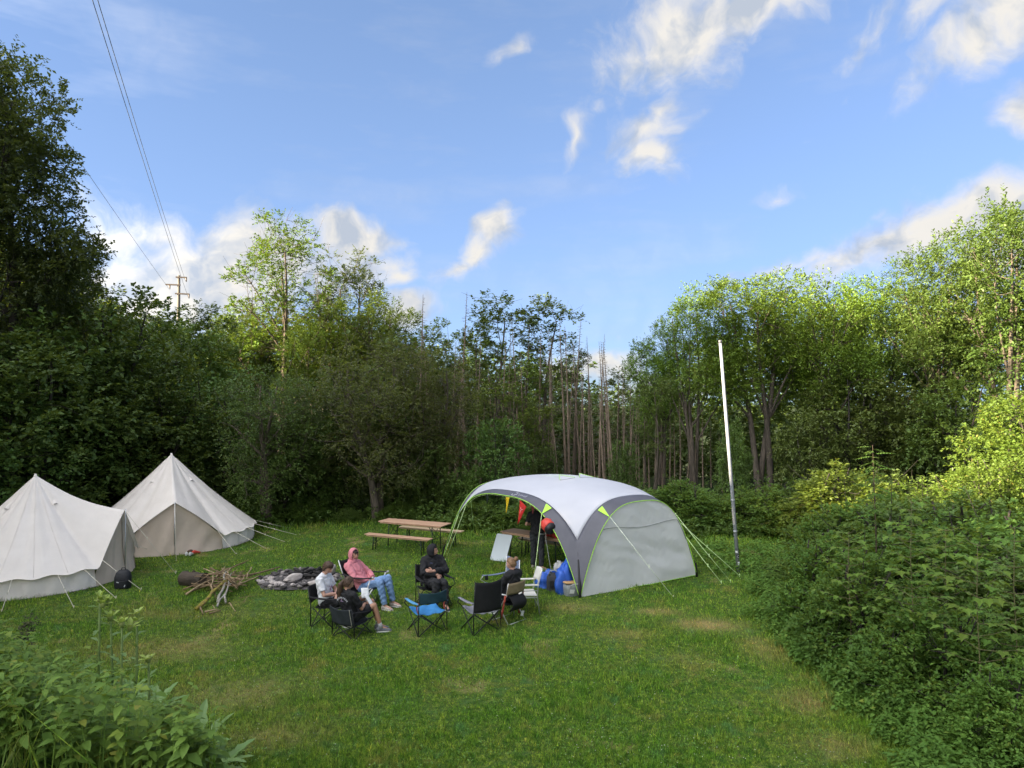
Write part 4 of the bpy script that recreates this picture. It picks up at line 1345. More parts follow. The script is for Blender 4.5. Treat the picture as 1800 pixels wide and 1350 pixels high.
def canvas_wall_mat():
    """canvas with splashed mud and damp marks along its foot"""
    m, nt, N, L = new_mat('canvas_wall')
    out = N.new('ShaderNodeOutputMaterial'); p = N.new('ShaderNodeBsdfPrincipled'); p.inputs['Roughness'].default_value = .88; p.inputs['Specular IOR Level'].default_value = .15
    tc = N.new('ShaderNodeTexCoord'); sp = N.new('ShaderNodeSeparateXYZ'); L.new(tc.outputs['Object'], sp.inputs[0])
    _, raw = noise_fac(N, L, 7, 5, .7)
    a = N.new('ShaderNodeMath'); a.operation = 'MULTIPLY_ADD'; L.new(sp.outputs['Z'], a.inputs[0]); a.inputs[1].default_value = -2.6; L.new(raw, a.inputs[2])
    mr = N.new('ShaderNodeMapRange'); mr.inputs['From Min'].default_value = .28; mr.inputs['From Max'].default_value = .55; mr.inputs['To Max'].default_value = .75; L.new(a.outputs[0], mr.inputs['Value'])
    f, _ = noise_fac(N, L, 2.2, 4)
    c = mix_rgb(N, L, f, (.82, .76, .705), (.74, .68, .63)); c = mix_rgb(N, L, mr.outputs[0], c, (.30, .255, .19)); L.new(c, p.inputs['Base Color'])
    b = N.new('ShaderNodeBump'); b.inputs['Strength'].default_value = .5; b.inputs['Distance'].default_value = .03; _, r2 = noise_fac(N, L, 5, 4); L.new(r2, b.inputs['Height']); L.new(b.outputs[0], p.inputs['Normal'])
    L.new(p.outputs[0], out.inputs['Surface'])
    return m


CANVAS_WALL = canvas_wall_mat()
CANVAS_SHADED = surf_mat('canvas_shaded', (.62, .52, .43), (.56, .47, .38), 2.5, .9, bump=.25, bscale=6, transl=.12, spec=.1, bdist=.03)  # same canvas as the roof, its colour darkened for shade on the door
MUD = surf_mat('groundsheet', (.12, .115, .11), (.2, .18, .15), 5, .8)
ROPE = surf_mat('rope_cream', (.62, .58, .48), None, 30, .8)
DARK = surf_mat('dark_mesh', (.02, .02, .022), None, 30, .8)
STEEL = surf_mat('steel', (.52, .53, .54), (.42, .43, .44), 12, .38, metal=.8)
WHITEPOLE = surf_mat('white_paint', (.72, .72, .70), (.62, .62, .60), 6, .5)


def bell_tent(cx, cy, Rr, H, phi0, delta, wall_h, door_h, door_r, label, ropes, seed, ridge_sag=.06):
    rng = np.random.default_rng(seed)
    e = empty('bell_tent', (cx, cy, gz(cx, cy)), 0, label, 'tent', 'canvas bell tents')
    Re = Rr + .07
    ph = rng.uniform(0, 6, 6)
    NP = 18

    def edge(d):                                    # d: angle from the door
        a = phi0 + d
        if abs(d) >= delta:
            k = (abs(d) - delta) / (math.pi - delta) * (NP / 2)
            sc = math.sin(math.pi * (k % 1.0)) ** 2
            return Vector((math.cos(a) * (Re - .05 * sc), math.sin(a) * (Re - .05 * sc), wall_h + .045 * sc - .01))
        s = abs(d) / delta
        a1 = phi0 + math.copysign(delta, d)
        A = Vector((math.cos(a1) * Re, math.sin(a1) * Re, wall_h - .01))
        D = Vector((math.cos(phi0) * door_r, math.sin(phi0) * door_r, door_h))
        p = D.lerp(A, s)
        p.z += .05 * math.sin(math.pi * s)
        return p

    def roof(u, v):
        d = (u * 2 - 1) * math.pi
        # finer steps inside the door sector come from the mapping below
        E = edge(d); t = v ** .9
        p = Vector((0, 0, H)).lerp(E, t)
        ridge = math.exp(-(d / (delta * .35)) ** 2)
        p.z -= (.045 * H * (1 - ridge * .2) + ridge_sag * ridge) * math.sin(math.pi * t) * .8
        k = d * NP / 2 / math.pi
        p.z -= .030 * math.sin(math.pi * k) ** 2 * math.sin(math.pi * t) * 1.0
        fold = .012 * math.sin(d * 23 + ph[0]) * math.sin(d * 11 + ph[1] + 3 * t) + .010 * math.sin(d * 47 + ph[2] + 5 * t)
        p += Vector((math.cos(phi0 + d), math.sin(phi0 + d), .6)) * fold * max(0, t - .35) ** 1.2
        return p
    rb = MB(); rb.grid(roof, 180, 26); ro = rb.build('roof', CANVAS, e)
    hem = MB(); hem.tube([edge((i / 180 * 2 - 1) * math.pi) for i in range(181)], .011, 5); hem.build('hem', CANVAS, ro)
    sm = MB()                                       # stitched seams of the roof panels
    for i in range(NP):
        d = delta + (i + .5 if False else i) / NP * (2 * math.pi - 2 * delta); u = ((d + math.pi) % (2 * math.pi)) / (2 * math.pi)
        sm.tube([roof(u, v) + Vector((0, 0, .004)) for v in (.04, .2, .4, .6, .8, .98)], .0035, 4)
    sm.build('seam', CANVAS, ro)['kind'] = 'stuff'
    cap = MB(); cap.tube([(0, 0, H - .20), (0, 0, H - .06), (0, 0, H + .03)], [.115, .05, .022], 14); cap.build('apex_cap', CANVAS, e)

    def wall(u, v):
        d = delta + u * (2 * math.pi - 2 * delta); a = phi0 + d
        r = (Rr - .06) + .05 * v + .02 * math.sin(d * 26 + ph[3]) * math.sin(v * 3.1) + .012 * math.sin(d * 57 + ph[4] + v * 4)
        z = (wall_h + .02) * (1 - v)
        return Vector((math.cos(a) * r, math.sin(a) * r, z))
    wb = MB(); wb.grid(wall, 150, 8); wb.build('wall', CANVAS_WALL, e)
    fl = MB(); fl.tube([wall(i / 80, 1.0) + Vector((0, 0, .015)) for i in range(81)], .022, 5); fl.build('mud_flap', MUD, e)

    def door(u, v):
        d = (u * 2 - 1) * delta
        top = edge(d) - Vector((math.cos(phi0 + d), math.sin(phi0 + d), 0)) * .07 - Vector((0, 0, .02))
        r = (Rr - .02)
        if abs(d) < delta: r = (Rr - .02) * (1 - .02 * math.cos(d / delta * math.pi / 2))
        bot = Vector((math.cos(phi0 + d) * r, math.sin(phi0 + d) * r, .02))
        p = top.lerp(bot, v)
        n = Vector((math.cos(phi0), math.sin(phi0), 0))
        return p + n * (.020 * math.sin(u * 19 + ph[5] + v * 2) * math.sin(math.pi * v) + .012 * math.sin(u * 37 + v * 7) - .05 * math.sin(math.pi * v))
    db = MB(); db.grid(door, 44, 14); do = db.build('door', CANVAS_SHADED, e)
    zp = MB(); zp.tube([door(.5, v / 12) + Vector((math.cos(phi0), math.sin(phi0), 0)) * .012 for v in range(13)], .010, 5); zp.build('zip', surf_mat('zip', (.35, .31, .26), None, 10, .6), do)
    pb = MB()
    q = Vector((math.cos(phi0) * (door_r + .03), math.sin(phi0) * (door_r + .03), 0)); pb.tube([q + Vector((0, 0, -.05)), q + Vector((0, 0, door_h + .02))], .014, 6); pb.build('door_pole', STEEL, e)
    cp = MB(); cp.tube([(0, 0, 0), (0, 0, H - .05)], .02, 6); cp.build('centre_pole', STEEL, e)
    for i in range(4):                              # small hooded vents below the peak
        d = math.radians(45 + 90 * i) + (.35 if seed % 2 else 0)
        u = ((d + math.pi) % (2 * math.pi)) / (2 * math.pi)
        p = roof(u, .27); a = phi0 + d
        o = Vector((math.cos(a), math.sin(a), 0)); s = Vector((-o.y, o.x, 0)); sl = (roof(u, .29) - roof(u, .22)).normalized(); n = s.cross(sl); n = n if n.z > 0 else -n
        vb = MB(); vb.add([p + s * .085 + n * .004, p - s * .085 + n * .004, p + n * .05 + sl * .02, p - sl * .14 + n * .012], [(0, 2, 3), (2, 1, 3)])
        vo = vb.build('vent', CANVAS, e)
        vb = MB(); vb.add([p + s * .08 + n * .006, p - s * .08 + n * .006, p + n * .042 + sl * .012], [(0, 1, 2)]); vb.build('vent_mesh', DARK, vo)
    for (deg, ln, up) in ropes:
        a = math.radians(deg); d = (a - phi0 + math.pi) % (2 * math.pi) - math.pi
        p = edge(d) if not up else Vector((math.cos(phi0) * door_r, math.sin(phi0) * door_r, door_h))
        r1 = math.hypot(p.x, p.y) + ln
        g = Vector((math.cos(a) * r1, math.sin(a) * r1, .03))
        rb = MB(); rb.tube([p, p.lerp(g, .5) - Vector((0, 0, .01)), g], .0065, 5)
        rb.box(p.lerp(g, .45), (.02, .012, .05)); rb.tube([g + Vector((0, 0, -.12)), g + Vector((math.cos(a) * .03, math.sin(a) * .03, .04))], .009, 5)
        rb.build('guy_rope', ROPE, e)
    return e


def deg_of(px, py, cx, cy):
    g = ground_pt(px, py); return math.degrees(math.atan2(g.y - cy, g.x - cx)), math.hypot(g.x - cx, g.y - cy)


T1 = (-11.9, 17.8); T2 = (-10.85, 22.7)
r1 = []
for (px, py) in ((130, 1072), (2, 1080), (250, 1040), (205, 1055)):
    d_, r_ = deg_of(px, py, *T1); r1.append((d_, r_ - 2.32, False))
r1 += [(8, 1.2, True), (90, 1.1, False), (60, 1.1, False)]
bell_tent(*T1, 2.25, 2.56, R(6), R(29), .46, 1.66, 2.12, 'nearer cream bell tent cut by the left border, its door facing right', r1, 1, .10)
r2 = [(-62, 1.0, True), (-20, 1.2, False), (-5, 1.3, False), (12, 1.4, False), (-92, .9, False), (-35, 1.0, False), (35, 1.2, False)]
bell_tent(*T2, 2.5, 2.77, R(-62), R(32), .44, 1.53, 2.34, 'rear cream bell tent with its closed shaded A-shaped door facing the lawn', r2, 2, .03)


# ================================================================== event shelter
SH_GREY = surf_mat('shelter_light_grey', (.52, .525, .57), (.49, .495, .54), 1.5, .55, bump=.10, bscale=3, transl=.10, spec=.4, bdist=.03)
SH_TRIM = surf_mat('shelter_dark_grey', (.085, .085, .105), (.07, .07, .088), 3, .5, bump=.12, bscale=9, spec=.4)
SH_WALL = surf_mat('shelter_wall', (.82, .825, .82), (.78, .785, .78), 2, .55, bump=.12, bscale=7, transl=.22, spec=.35, bdist=.03)
LIME = surf_mat('lime', (.45, .85, .08), (.40, .78, .07), 20, .5)
LIME_ROPE = surf_mat('lime_rope', (.55, .78, .28), (.62, .74, .45), 40, .6)
BLACK = surf_mat('black_plastic', (.016, .016, .018), (.022, .022, .024), 20, .45)

C1 = Vector((1.52, 15.98, 0)); C2 = Vector((4.68, 18.08, 0)); C3 = Vector((-1.95, 20.1, 0)); C4 = C2 + C3 - C1
SA, SC = 2.05, .38


def sh_p(u, v):
    a, b = 2 * u - 1, 2 * v - 1
    p = C1 + (C2 - C1) * u + (C3 - C1) * v
    z = SA * (1 - min(1, abs(a * b)) ** 3.1) + SC * (1 - a * a) * (1 - b * b)
    p.z = z
    # arches bow out a little, legs splay
    return p


def build_shelter():
    e = empty('event_shelter', C1, 0, 'light grey domed shelter with dark trim and one closed side', 'shelter')
    def rel(u, v): return sh_p(u, v) - C1
    def axis(lim):
        s = [0, .004, .01, .02, .035, .055, .08, .11, .14, .17, .2]
        m = [.2 + .6 * i / 16 for i in range(1, 16)]
        return [x for x in s] + m + [1 - x for x in reversed(s)]
    ax = sorted(set(axis(0) + [.068, .932]))
    roof, trim = MB(), MB()
    n = len(ax)
    for i in range(n - 1):
        for j in range(n - 1):
            uc, vc = (ax[i] + ax[i + 1]) / 2, (ax[j] + ax[j + 1]) / 2
            m = max(abs(2 * uc - 1), abs(2 * vc - 1))
            t = roof if m < .864 else trim
            t.add([rel(ax[i], ax[j]), rel(ax[i + 1], ax[j]), rel(ax[i + 1], ax[j + 1]), rel(ax[i], ax[j + 1])], [(0, 1, 2, 3)], True)
    ro = roof.build('roof', SH_GREY, e, weld=True)
    to = trim.build('trim', SH_TRIM, e, weld=True)
    for o in (ro, to):
        md = o.modifiers.new('thickness', 'SOLIDIFY'); md.thickness = .006; md.offset = -1
    # piping along the four arches
    K = [i / 60 for i in range(61)]
    for fn in (lambda k: rel(0, k), lambda k: rel(1, k), lambda k: rel(k, 0), lambda k: rel(k, 1)):
        pb = MB(); pb.tube([fn(k) for k in K], .0075, 5); pb.build('piping', LIME, e)
    # bright corner patches where the guy lines start
    for (u, v, du, dv) in ((0, .235, .060, .0), (0, .79, .060, 0), (.235, 0, 0, .060), (.79, 0, 0, .060)):
        m = MB()
        def q(a, b): return rel(a, b) + Vector((0, 0, .012)) + (Vector((-.010, -.006, 0)) if u == 0 else Vector((.006, -.010, 0)))
        s = .018
        if u == 0: pts = [q(0, v - .004), q(du, v - s), q(du, v + s)]
        else: pts = [q(u - .004, 0), q(u - s, dv), q(u + s, dv)]
        m.add(pts, [(0, 1, 2)]); m.build('lime_patch', LIME, e, thick=.004)
    # vent flaps in the roof centre
    for s in (-1, 1):
        m = MB()
        c = rel(.5, .5)
        m.add([rel(.5 + s * .02, .40) + Vector((0, 0, .012)), rel(.5 + s * .15, .40) + Vector((0, 0, .012)), rel(.5 + s * .09, .46) + Vector((0, 0, .075))], [(0, 1, 2)])
        vo = m.build('vent_flap', SH_GREY, e, thick=.006)
        m = MB(); m.tube([rel(.5 + s * .02, .40) + Vector((0, 0, .016)), rel(.5 + s * .09, .455) + Vector((0, 0, .075)), rel(.5 + s * .15, .40) + Vector((0, 0, .016))], .008, 4); m.build('vent_piping', LIME, vo)
    m = MB(); m.grid(lambda u, v: rel(.40 + .2 * u, .40 + .2 * v) + Vector((0, 0, .010 - .01 * max(abs(2 * u - 1), abs(2 * v - 1)))), 8, 8); m.build('crown_patch', surf_mat('shelter_crown', (.52, .55, .54), None, 4, .55), e)
    # poles
    for (f, g) in (((0, 0), (1, 1)), ((1, 0), (0, 1))):
        pts = []
        for i in range(41):
            t = i / 40; u = f[0] + (g[0] - f[0]) * t; v = f[1] + (g[1] - f[1]) * t
            p = rel(u, v); p.z = max(0, p.z - .035); pts.append(p)
        m = MB(); m.tube(pts, .013, 6); m.build('pole', BLACK, e)
    for c, u, v in ((C1, 0, 0), (C2, 1, 0), (C3, 0, 1), (C4, 1, 1)):
        d = Vector((u - .5, v - .5, 0))
        m = MB(); b = c - C1
        p1 = rel(abs(u - .018), abs(v - .018)); p2 = rel(abs(u - .04), abs(v - .04))
        m.tube([b + Vector((0, 0, -.06)), (b + Vector((0, 0, .25))).lerp(p1, .3), p1, p2], [.035, .034, .028, .018], 6); m.build('leg_sleeve', BLACK, e)
    # closed side between the front corner and the right corner
    def wl(u, w):
        p = rel(u, 0); h = max(p.z - .03, 0)
        z = .03 + h * (1 - w)
        n = (C2 - C1).cross(Vector((0, 0, 1))).normalized()
        s = u * (C2 - C1).length
        q1 = (1 - u) * .9 + z * .35                     # folds fan out from the lower right corner
        wr = .030 * math.sin(9 * q1 + 2.2 * math.sin(s * 1.7 + z * 2.1)) * math.exp(-((z - .45) / .55) ** 2) * (.35 + .65 * u)
        wr += .008 * math.sin(s * 6.3 + z * 9.1 + 2 * math.sin(z * 5 + s)) * math.sin(s * 2.1 - z * 3.7 + 1) + .004 * math.sin(s * 13 + z * 17 + 3 * math.sin(s * 2.9)) * math.sin(z * 7 - s * 4)
        wr += .0015 * math.sin(s * 31 - z * 22 + 2 * math.sin(s * 7 + z * 3)) * math.sin(s * 5 + z * 6)
        wr *= min(1, h / .5) * min(1, u * 9) * min(1, (1 - u) * 9)
        sag = -.05 * math.sin(math.pi * u) * math.sin(math.pi * w)
        return Vector((p.x, p.y, z)) + n * (wr + sag - .02)
    us = [0.003, .01, .02, .035, .05, .07] + [.09 + .82 * i / 110 for i in range(1, 110)] + [.93, .95, .965, .98, .99, .997]
    m = MB()
    nv = 60
    vs = [wl(u, j / nv) for j in range(nv + 1) for u in us]
    W = len(us)
    m.add(vs, [(j * W + i, j * W + i + 1, (j + 1) * W + i + 1, (j + 1) * W + i) for j in range(nv) for i in range(W - 1)], True)
    wo = m.build('side_wall', SH_WALL, e)
    m = MB(); m.tube([wl(u, 1.0) for u in us], .007, 5); m.build('wall_piping', LIME, wo)
    def at_z(u, z):
        p = rel(u, 0); return wl(u, 1 - (z - .03) / max(p.z - .03, .01))
    m = MB(); m.tube([at_z(.10 + .80 * i / 30, min(1.46 + .04 * math.sin(i * .3), rel(.10 + .80 * i / 30, 0).z - .05)) + Vector((.004, -.008, 0)) for i in range(31)], .007, 4); m.build('wall_seam', surf_mat('seam_grey', (.33, .34, .34), None, 10, .7), wo)
    # guy lines
    def guy(a, b, sag=.02, mat=LIME_ROPE, slider=True, name='guy_line'):
        a, b = Vector(a) - C1, Vector(b) - C1
        m = MB(); m.tube([a, a.lerp(b, .5) - Vector((0, 0, sag)), b], .0075, 5)
        if slider: m.box(a.lerp(b, .62), (.02, .02, .07))
        m.tube([b + Vector((0, 0, -.1)), b + Vector((0, 0, .05))], .008, 4)
        m.build(name, mat, e)
    guy(sh_p(.235, 0), ground_pt(1184, 1050), mat=surf_mat('rope_white', (.70, .74, .60), None, 30, .7))
    guy(sh_p(0, .235), ground_pt(935, 1046))
    guy(sh_p(0, .79), ground_pt(783, 985)); guy(sh_p(0, .86), ground_pt(775, 990))
    guy(sh_p(.79, 0), ground_pt(1284, 1022)); guy(sh_p(.90, 0), ground_pt(1268, 1024)); guy(sh_p(1, .235), ground_pt(1300, 1012))
    guy(sh_p(1, .79), (4.2, 24.2, 0)); guy(sh_p(.235, 1), (-1.3, 24.3, 0))
    # strap hanging from the front arch
    m = MB(); s0 = sh_p(0, .215) - C1
    m.tube([s0, s0 + Vector((.03, -.02, -.55)), s0 + Vector((.12, -.05, -1.1)), s0 + Vector((.20, -.12, -1.50))], .007, 5); m.build('hanging_strap', surf_mat('strap_grey', (.35, .36, .33), None, 20, .8), e)
    # maker's mark on the trim of the front arch: ring and word
    fc = bpy.data.curves.new('trim_lettering', 'FONT'); fc.body = 'Outwell'; fc.size = .115; fc.align_x = 'CENTER'; fc.align_y = 'CENTER'; fc.extrude = .001
    fo = bpy.data.objects.new('lettering_source', fc); COL.objects.link(fo)
    dg = bpy.context.evaluated_depsgraph_get(); me = bpy.data.meshes.new_from_object(fo.evaluated_get(dg)); bpy.data.objects.remove(fo)
    # bend the word along the trim
    v0, scale = .400, 1.0 / (C3 - C1).length
    for vtx in me.vertices:
        vv = v0 - vtx.co.x * scale; uu = .034 + vtx.co.y * .30
        p = rel(uu, vv); e1 = rel(uu + .01, vv) - p; e2 = rel(uu, vv + .01) - p; nn = e1.cross(e2).normalized()
        if nn.x > 0: nn = -nn
        vtx.co = p + nn * .008
    me.materials.clear(); me.materials.append(surf_mat('print_grey', (.55, .55, .62), None, 20, .6))
    lo = link('trim_lettering', me, to)
    m = MB(); pts = []
    for i in range(15):
        a = .9 + i / 14 * 5.2; uu = .034 + .022 * math.sin(a); vv = .447 + .012 * math.cos(a)
        p = rel(uu, vv); e1 = rel(uu + .01, vv) - p; e2 = rel(uu, vv + .01) - p; nn = e1.cross(e2).normalized()
        if nn.x > 0: nn = -nn
        pts.append(p + nn * .008)
    m.tube(pts, .008, 4); m.build('trim_emblem', MATS['print_grey'], to)


build_shelter()


def build_bunting():
    e = empty('bunting', sh_p(0, .5), 0, 'string of triangular pennants under the front arch of the shelter', 'bunting')
    o = sh_p(0, .5)
    m = MB(); m.tube([sh_p(0, v) - o + Vector((.02, .02, -.03)) for v in [.22 + .6 * i / 30 for i in range(31)]], .005, 4); m.build('string', LIME_ROPE, e)
    cols = {'yellow': (.75, .52, .02), 'red': (.62, .035, .03), 'dark': (.02, .03, .025), 'maroon': (.12, .02, .02)}
    for (v, w, h, c, tilt, tip) in ((.475, .075, .40, 'yellow', 0, -.06), (.365, .125, .50, 'red', .10, -.20), (.63, .07, .22, 'dark', 0, 0), (.30, .07, .18, 'maroon', 0, 0)):
        k = w / (C3 - C1).length * 2
        a, b = sh_p(0, v + k / 2) - o + Vector((.02, .02, -.035)), sh_p(0, v - k / 2) - o + Vector((.02, .02, -.035 - tilt))
        t = (a + b) / 2 + Vector((tip * .65, -.05, -h))
        m = MB()
        def f(p, q, a=a, b=b, t=t):
            s = a.lerp(b, p).lerp(t, q); return s + Vector((.3, .4, 0)) * .03 * math.sin(p * 5 + q * 4) * q
        m.grid(f, 6, 8)
        po = m.build('pennant', surf_mat('pennant_' + c, cols[c], None, 10, .8, transl=.3), e, thick=.002)
        po['label'] = {'yellow': 'yellow pennant', 'red': 'red pennant', 'dark': 'small dark pennant', 'maroon': 'small maroon pennant'}[c]
        if c == 'red':
            m = MB(); n = (b - a).cross(t - a).normalized(); n = n if n.y < 0 else -n
            m.tube([f(.25, .25) + n * .006, f(.5, .32) + n * .006, f(.75, .24) + n * .006], .006, 4); m.tube([f(.5, .32) + n * .006, f(.42, .50) + n * .006], .006, 4)
            m.build('pennant_mark', surf_mat('mark_pale', (.75, .45, .40), None, 10, .8), po)


build_bunting()

# ================================================================== beer tables and benches
WOODTOP = surf_mat('beer_table_wood', (.52, .325, .215), (.42, .255, .165), 3, .45, stretch=(1, 14, 1), bump=.05, spec=.45)
WOODPALE = surf_mat('bench_wood_worn', (.52, .38, .24), (.42, .30, .19), 3, .5, stretch=(1, 14, 1), spec=.4)
GREENSTEEL = surf_mat('dark_green_steel', (.014, .026, .020), (.02, .03, .024), 12, .5)


def beer_set(name, cat, c, ang, L, W, H, label, group, top=None, labelparts=None):
    e = empty(name, (c[0], c[1], gz(*c)), ang, label, cat, group)
    m = MB(); m.box((0, 0, H - .014), (L, W, .027), bevel=.006); m.build('tabletop' if cat == 'table' else 'seat', top or WOODTOP, e)
    for s in (-1, 1):
        m = MB(); m.box((0, s * (W / 2 - .03), H - .045), (L - .12, .025, .03)); m.build('rail', top or WOODTOP, e)
    inn = .36 if cat == 'table' else .30
    for sx in (-1, 1):
        x = sx * (L / 2 - inn)
        for sy in (-1, 1):
            m = MB(); m.tube([(x, sy * (W / 2 - .05), H - .03), (x + sx * .03, sy * (W / 2 - .05), -.02)], .017, 6); m.build('leg', GREENSTEEL, e)
        m = MB()
        m.tube([(x, -W / 2 + .05, H * .42), (x, W / 2 - .05, H * .42)], .011, 5); m.tube([(x, -W / 2 + .05, H - .05), (x, W / 2 - .05, H - .05)], .011, 5)
        m.tube([(x, -W / 2 + .05, H * .42), (x, W / 2 - .05, H - .06)], .008, 4); m.tube([(x, W / 2 - .05, H * .42), (x, -W / 2 + .05, H - .06)], .008, 4)
        m.tube([(x, 0, H * .42), (x - sx * .30, 0, H - .03)], .010, 5)
        m.build('brace', GREENSTEEL, e)
    return e


A1 = math.atan2(-.397, .918); A2 = math.atan2(-.615, .79)
G_BEER = 'beer tables and benches'
beer_set('beer_table', 'table', (-2.93, 21.42), A1, 2.2, .58, .77, 'empty orange-brown beer table in front of the brown thorn', G_BEER)
beer_set('beer_bench', 'bench', (-3.32, 20.82), A1, 2.2, .25, .47, 'beer bench on the near side of the empty beer table', G_BEER)
beer_set('beer_bench', 'bench', (-2.50, 22.02), A1, 2.2, .25, .47, 'pale beer bench on the far side of the empty beer table', G_BEER, WOODPALE)
beer_set('beer_table', 'table', (.72, 19.60), A2, 2.2, .62, .77, 'beer table under the shelter with red bags on it', G_BEER)
beer_set('beer_bench', 'bench', (1.08, 20.12), A2, 2.2, .25, .47, 'pale beer bench behind the beer table under the shelter', G_BEER, WOODPALE)


# ------------------------------------------------------------------ white board leaning on the table
def build_board():
    B0, B1 = ground_pt(862, 984), ground_pt(888, 988)
    e = empty('white_board', (B0 + B1) / 2, 0, 'white rounded board leaning against the end of the shelter table', 'board')
    u = (B1 - B0); w = u.length + .02; u.normalize()
    up = Vector((.20, .16, .70)); h = up.length; up.normalize()
    n = u.cross(up).normalized(); n = n if n.y < 0 else -n
    r = .045; pts = []
    for (cx, cy, a0) in ((w / 2 - r, r, -90), (w / 2 - r, h - r, 0), (-w / 2 + r, h - r, 90), (-w / 2 + r, r, 180)):
        for k in range(5):
            a = math.radians(a0 + 22.5 * k); pts.append(u * (cx + r * math.cos(a)) + up * (cy + r * math.sin(a)))
    m = MB(); m.loft([[p + n * .018 for p in pts], [p + n * .022 * 0 for p in pts]], True, True, False); m.build('panel', surf_mat('board_white', (.66, .72, .76), (.62, .68, .72), 2, .35, spec=.5), e)
    m = MB(); m.tube([p - n * .008 for p in pts] + [pts[0] - n * .008], .012, 5); m.build('rim', BLACK, e)


build_board()


# ------------------------------------------------------------------ bags and boxes at the front corner of the shelter
def crumple(name, c, r, mat, label, cat, seed, amp=.22, group=None, nu=26, nv=18, rot=0, cut=.30):
    rng = np.random.default_rng(seed); ph = rng.uniform(0, 6, 9)
    def fn(d, p):
        k = 1 + amp * (math.sin(d.x * 4 + ph[0]) * math.sin(d.y * 5 + ph[1]) + .7 * math.sin(d.z * 7 + ph[2] + d.x * 5) * math.sin(d.y * 9 + ph[3]) + .4 * math.sin(d.x * 15 + ph[4]) * math.sin(d.z * 13 + ph[5]))
        p = p * k
        p.z = max(p.z, -r[2] * cut); return p
    m = MB(); m.ball((0, 0, r[2] * cut), r, nu, nv, Matrix.Rotation(rot, 3, 'Z'), fn)
    o = m.build(name, mat, None); o.location = c
    return tag(o, label, cat, group)


BLUE = surf_mat('blue_tarp', (.030, .115, .50), (.02, .085, .40), 6, .5, bump=.5, bscale=14, spec=.45)
CHAR = surf_mat('charcoal_fabric', (.030, .032, .036), (.045, .046, .05), 9, .8, bump=.3, bscale=25)
RED = surf_mat('red_fabric', (.48, .05, .035), (.36, .035, .03), 8, .65, bump=.3, bscale=18)
PALEBAG = surf_mat('pale_plastic', (.48, .48, .46), (.36, .36, .34), 9, .5, bump=.5, bscale=25)
GREYBAG = surf_mat('grey_fabric', (.26, .28, .28), (.20, .22, .22), 6, .8, bump=.4, bscale=20)
crumple('blue_sack', (.86, 16.95, 0), (.30, .22, .30), BLUE, 'smaller crumpled blue sack at the left of the heap under the shelter', 'sack', 3, rot=.3)
crumple('blue_tarp', (1.24, 16.45, 0), (.20, .30, .50), BLUE, 'larger blue tarp bundle in the middle of the heap at the shelter corner', 'tarp', 4, rot=-.5, cut=.45)
crumple('plastic_bag', (1.13, 16.95, .42), (.13, .12, .15), PALEBAG, 'whitish crumpled plastic bag between the blue bundles', 'bag', 5, .3)


def build_black_bag():
    e = empty('sports_bag', (1.00, 16.58, 0), -.3, 'black carrier bag standing between the two blue bundles', 'bag')
    m = MB(); rings = []
    for (z, w, d) in ((0, .17, .12), (.05, .19, .13), (.22, .20, .13), (.36, .19, .11), (.43, .17, .07)):
        rings.append([Vector((w * math.copysign(abs(math.cos(a)) ** .5, math.cos(a)) + .01 * math.sin(z * 40 + a * 3), d * math.copysign(abs(math.sin(a)) ** .6, math.sin(a)), z + .015 * math.sin(a * 2 + z * 9))) for a in [2 * math.pi * k / 20 for k in range(20)]])
    m.loft(rings, True, True); m.build('body', CHAR, e)
    m = MB(); m.tube([(-.12, -.08, .40), (-.09, -.12, .52), (.02, -.13, .55), (.10, -.11, .50), (.12, -.08, .40)], .012, 6); m.build('handle', surf_mat('strap_grey', (.35, .36, .33), None, 20, .8), e)
    m = MB(); m.box((0, -.135, .22), (.20, .02, .16), bevel=.008); m.build('pocket', BLACK, e)


build_black_bag()


def build_crate():
    e = empty('basket', (1.36, 16.20, 0), .5, 'grey carrier basket with two wooden slats on top at the shelter leg', 'basket')
    m = MB(); rings = []
    for (z, w, d) in ((0, .15, .11), (.04, .17, .125), (.22, .185, .135), (.30, .18, .13)):
        rings.append([Vector((w * math.copysign(abs(math.cos(a)) ** .35, math.cos(a)), d * math.copysign(abs(math.sin(a)) ** .35, math.sin(a)) + .006 * math.sin(a * 9 + z * 30), z)) for a in [2 * math.pi * k / 28 for k in range(28)]])
    m.loft(rings, True, True); m.build('body', GREYBAG, e)
    for k in range(2):
        m = MB(); m.box((.0, -.05 + .11 * k, .335), (.40, .085, .03), Euler((0, .04, .1 * k)), bevel=.006); m.build('wooden_slat', surf_mat('slat_wood', (.55, .34, .15), (.45, .27, .12), 5, .6, stretch=(1, 10, 1)), e)
    m = MB(); m.tube([(-.15, -.14, .28), (-.10, -.19, .34), (.05, -.19, .33), (.15, -.14, .27)], .01, 5); m.build('handle', PALEBAG, e)
    m = MB(); m.box((-.10, -.155, .17), (.12, .006, .09), Euler((.1, .15, 0))); m.build('paper_tag', surf_mat('paper', (.75, .75, .74), None, 8, .8), e)


build_crate()


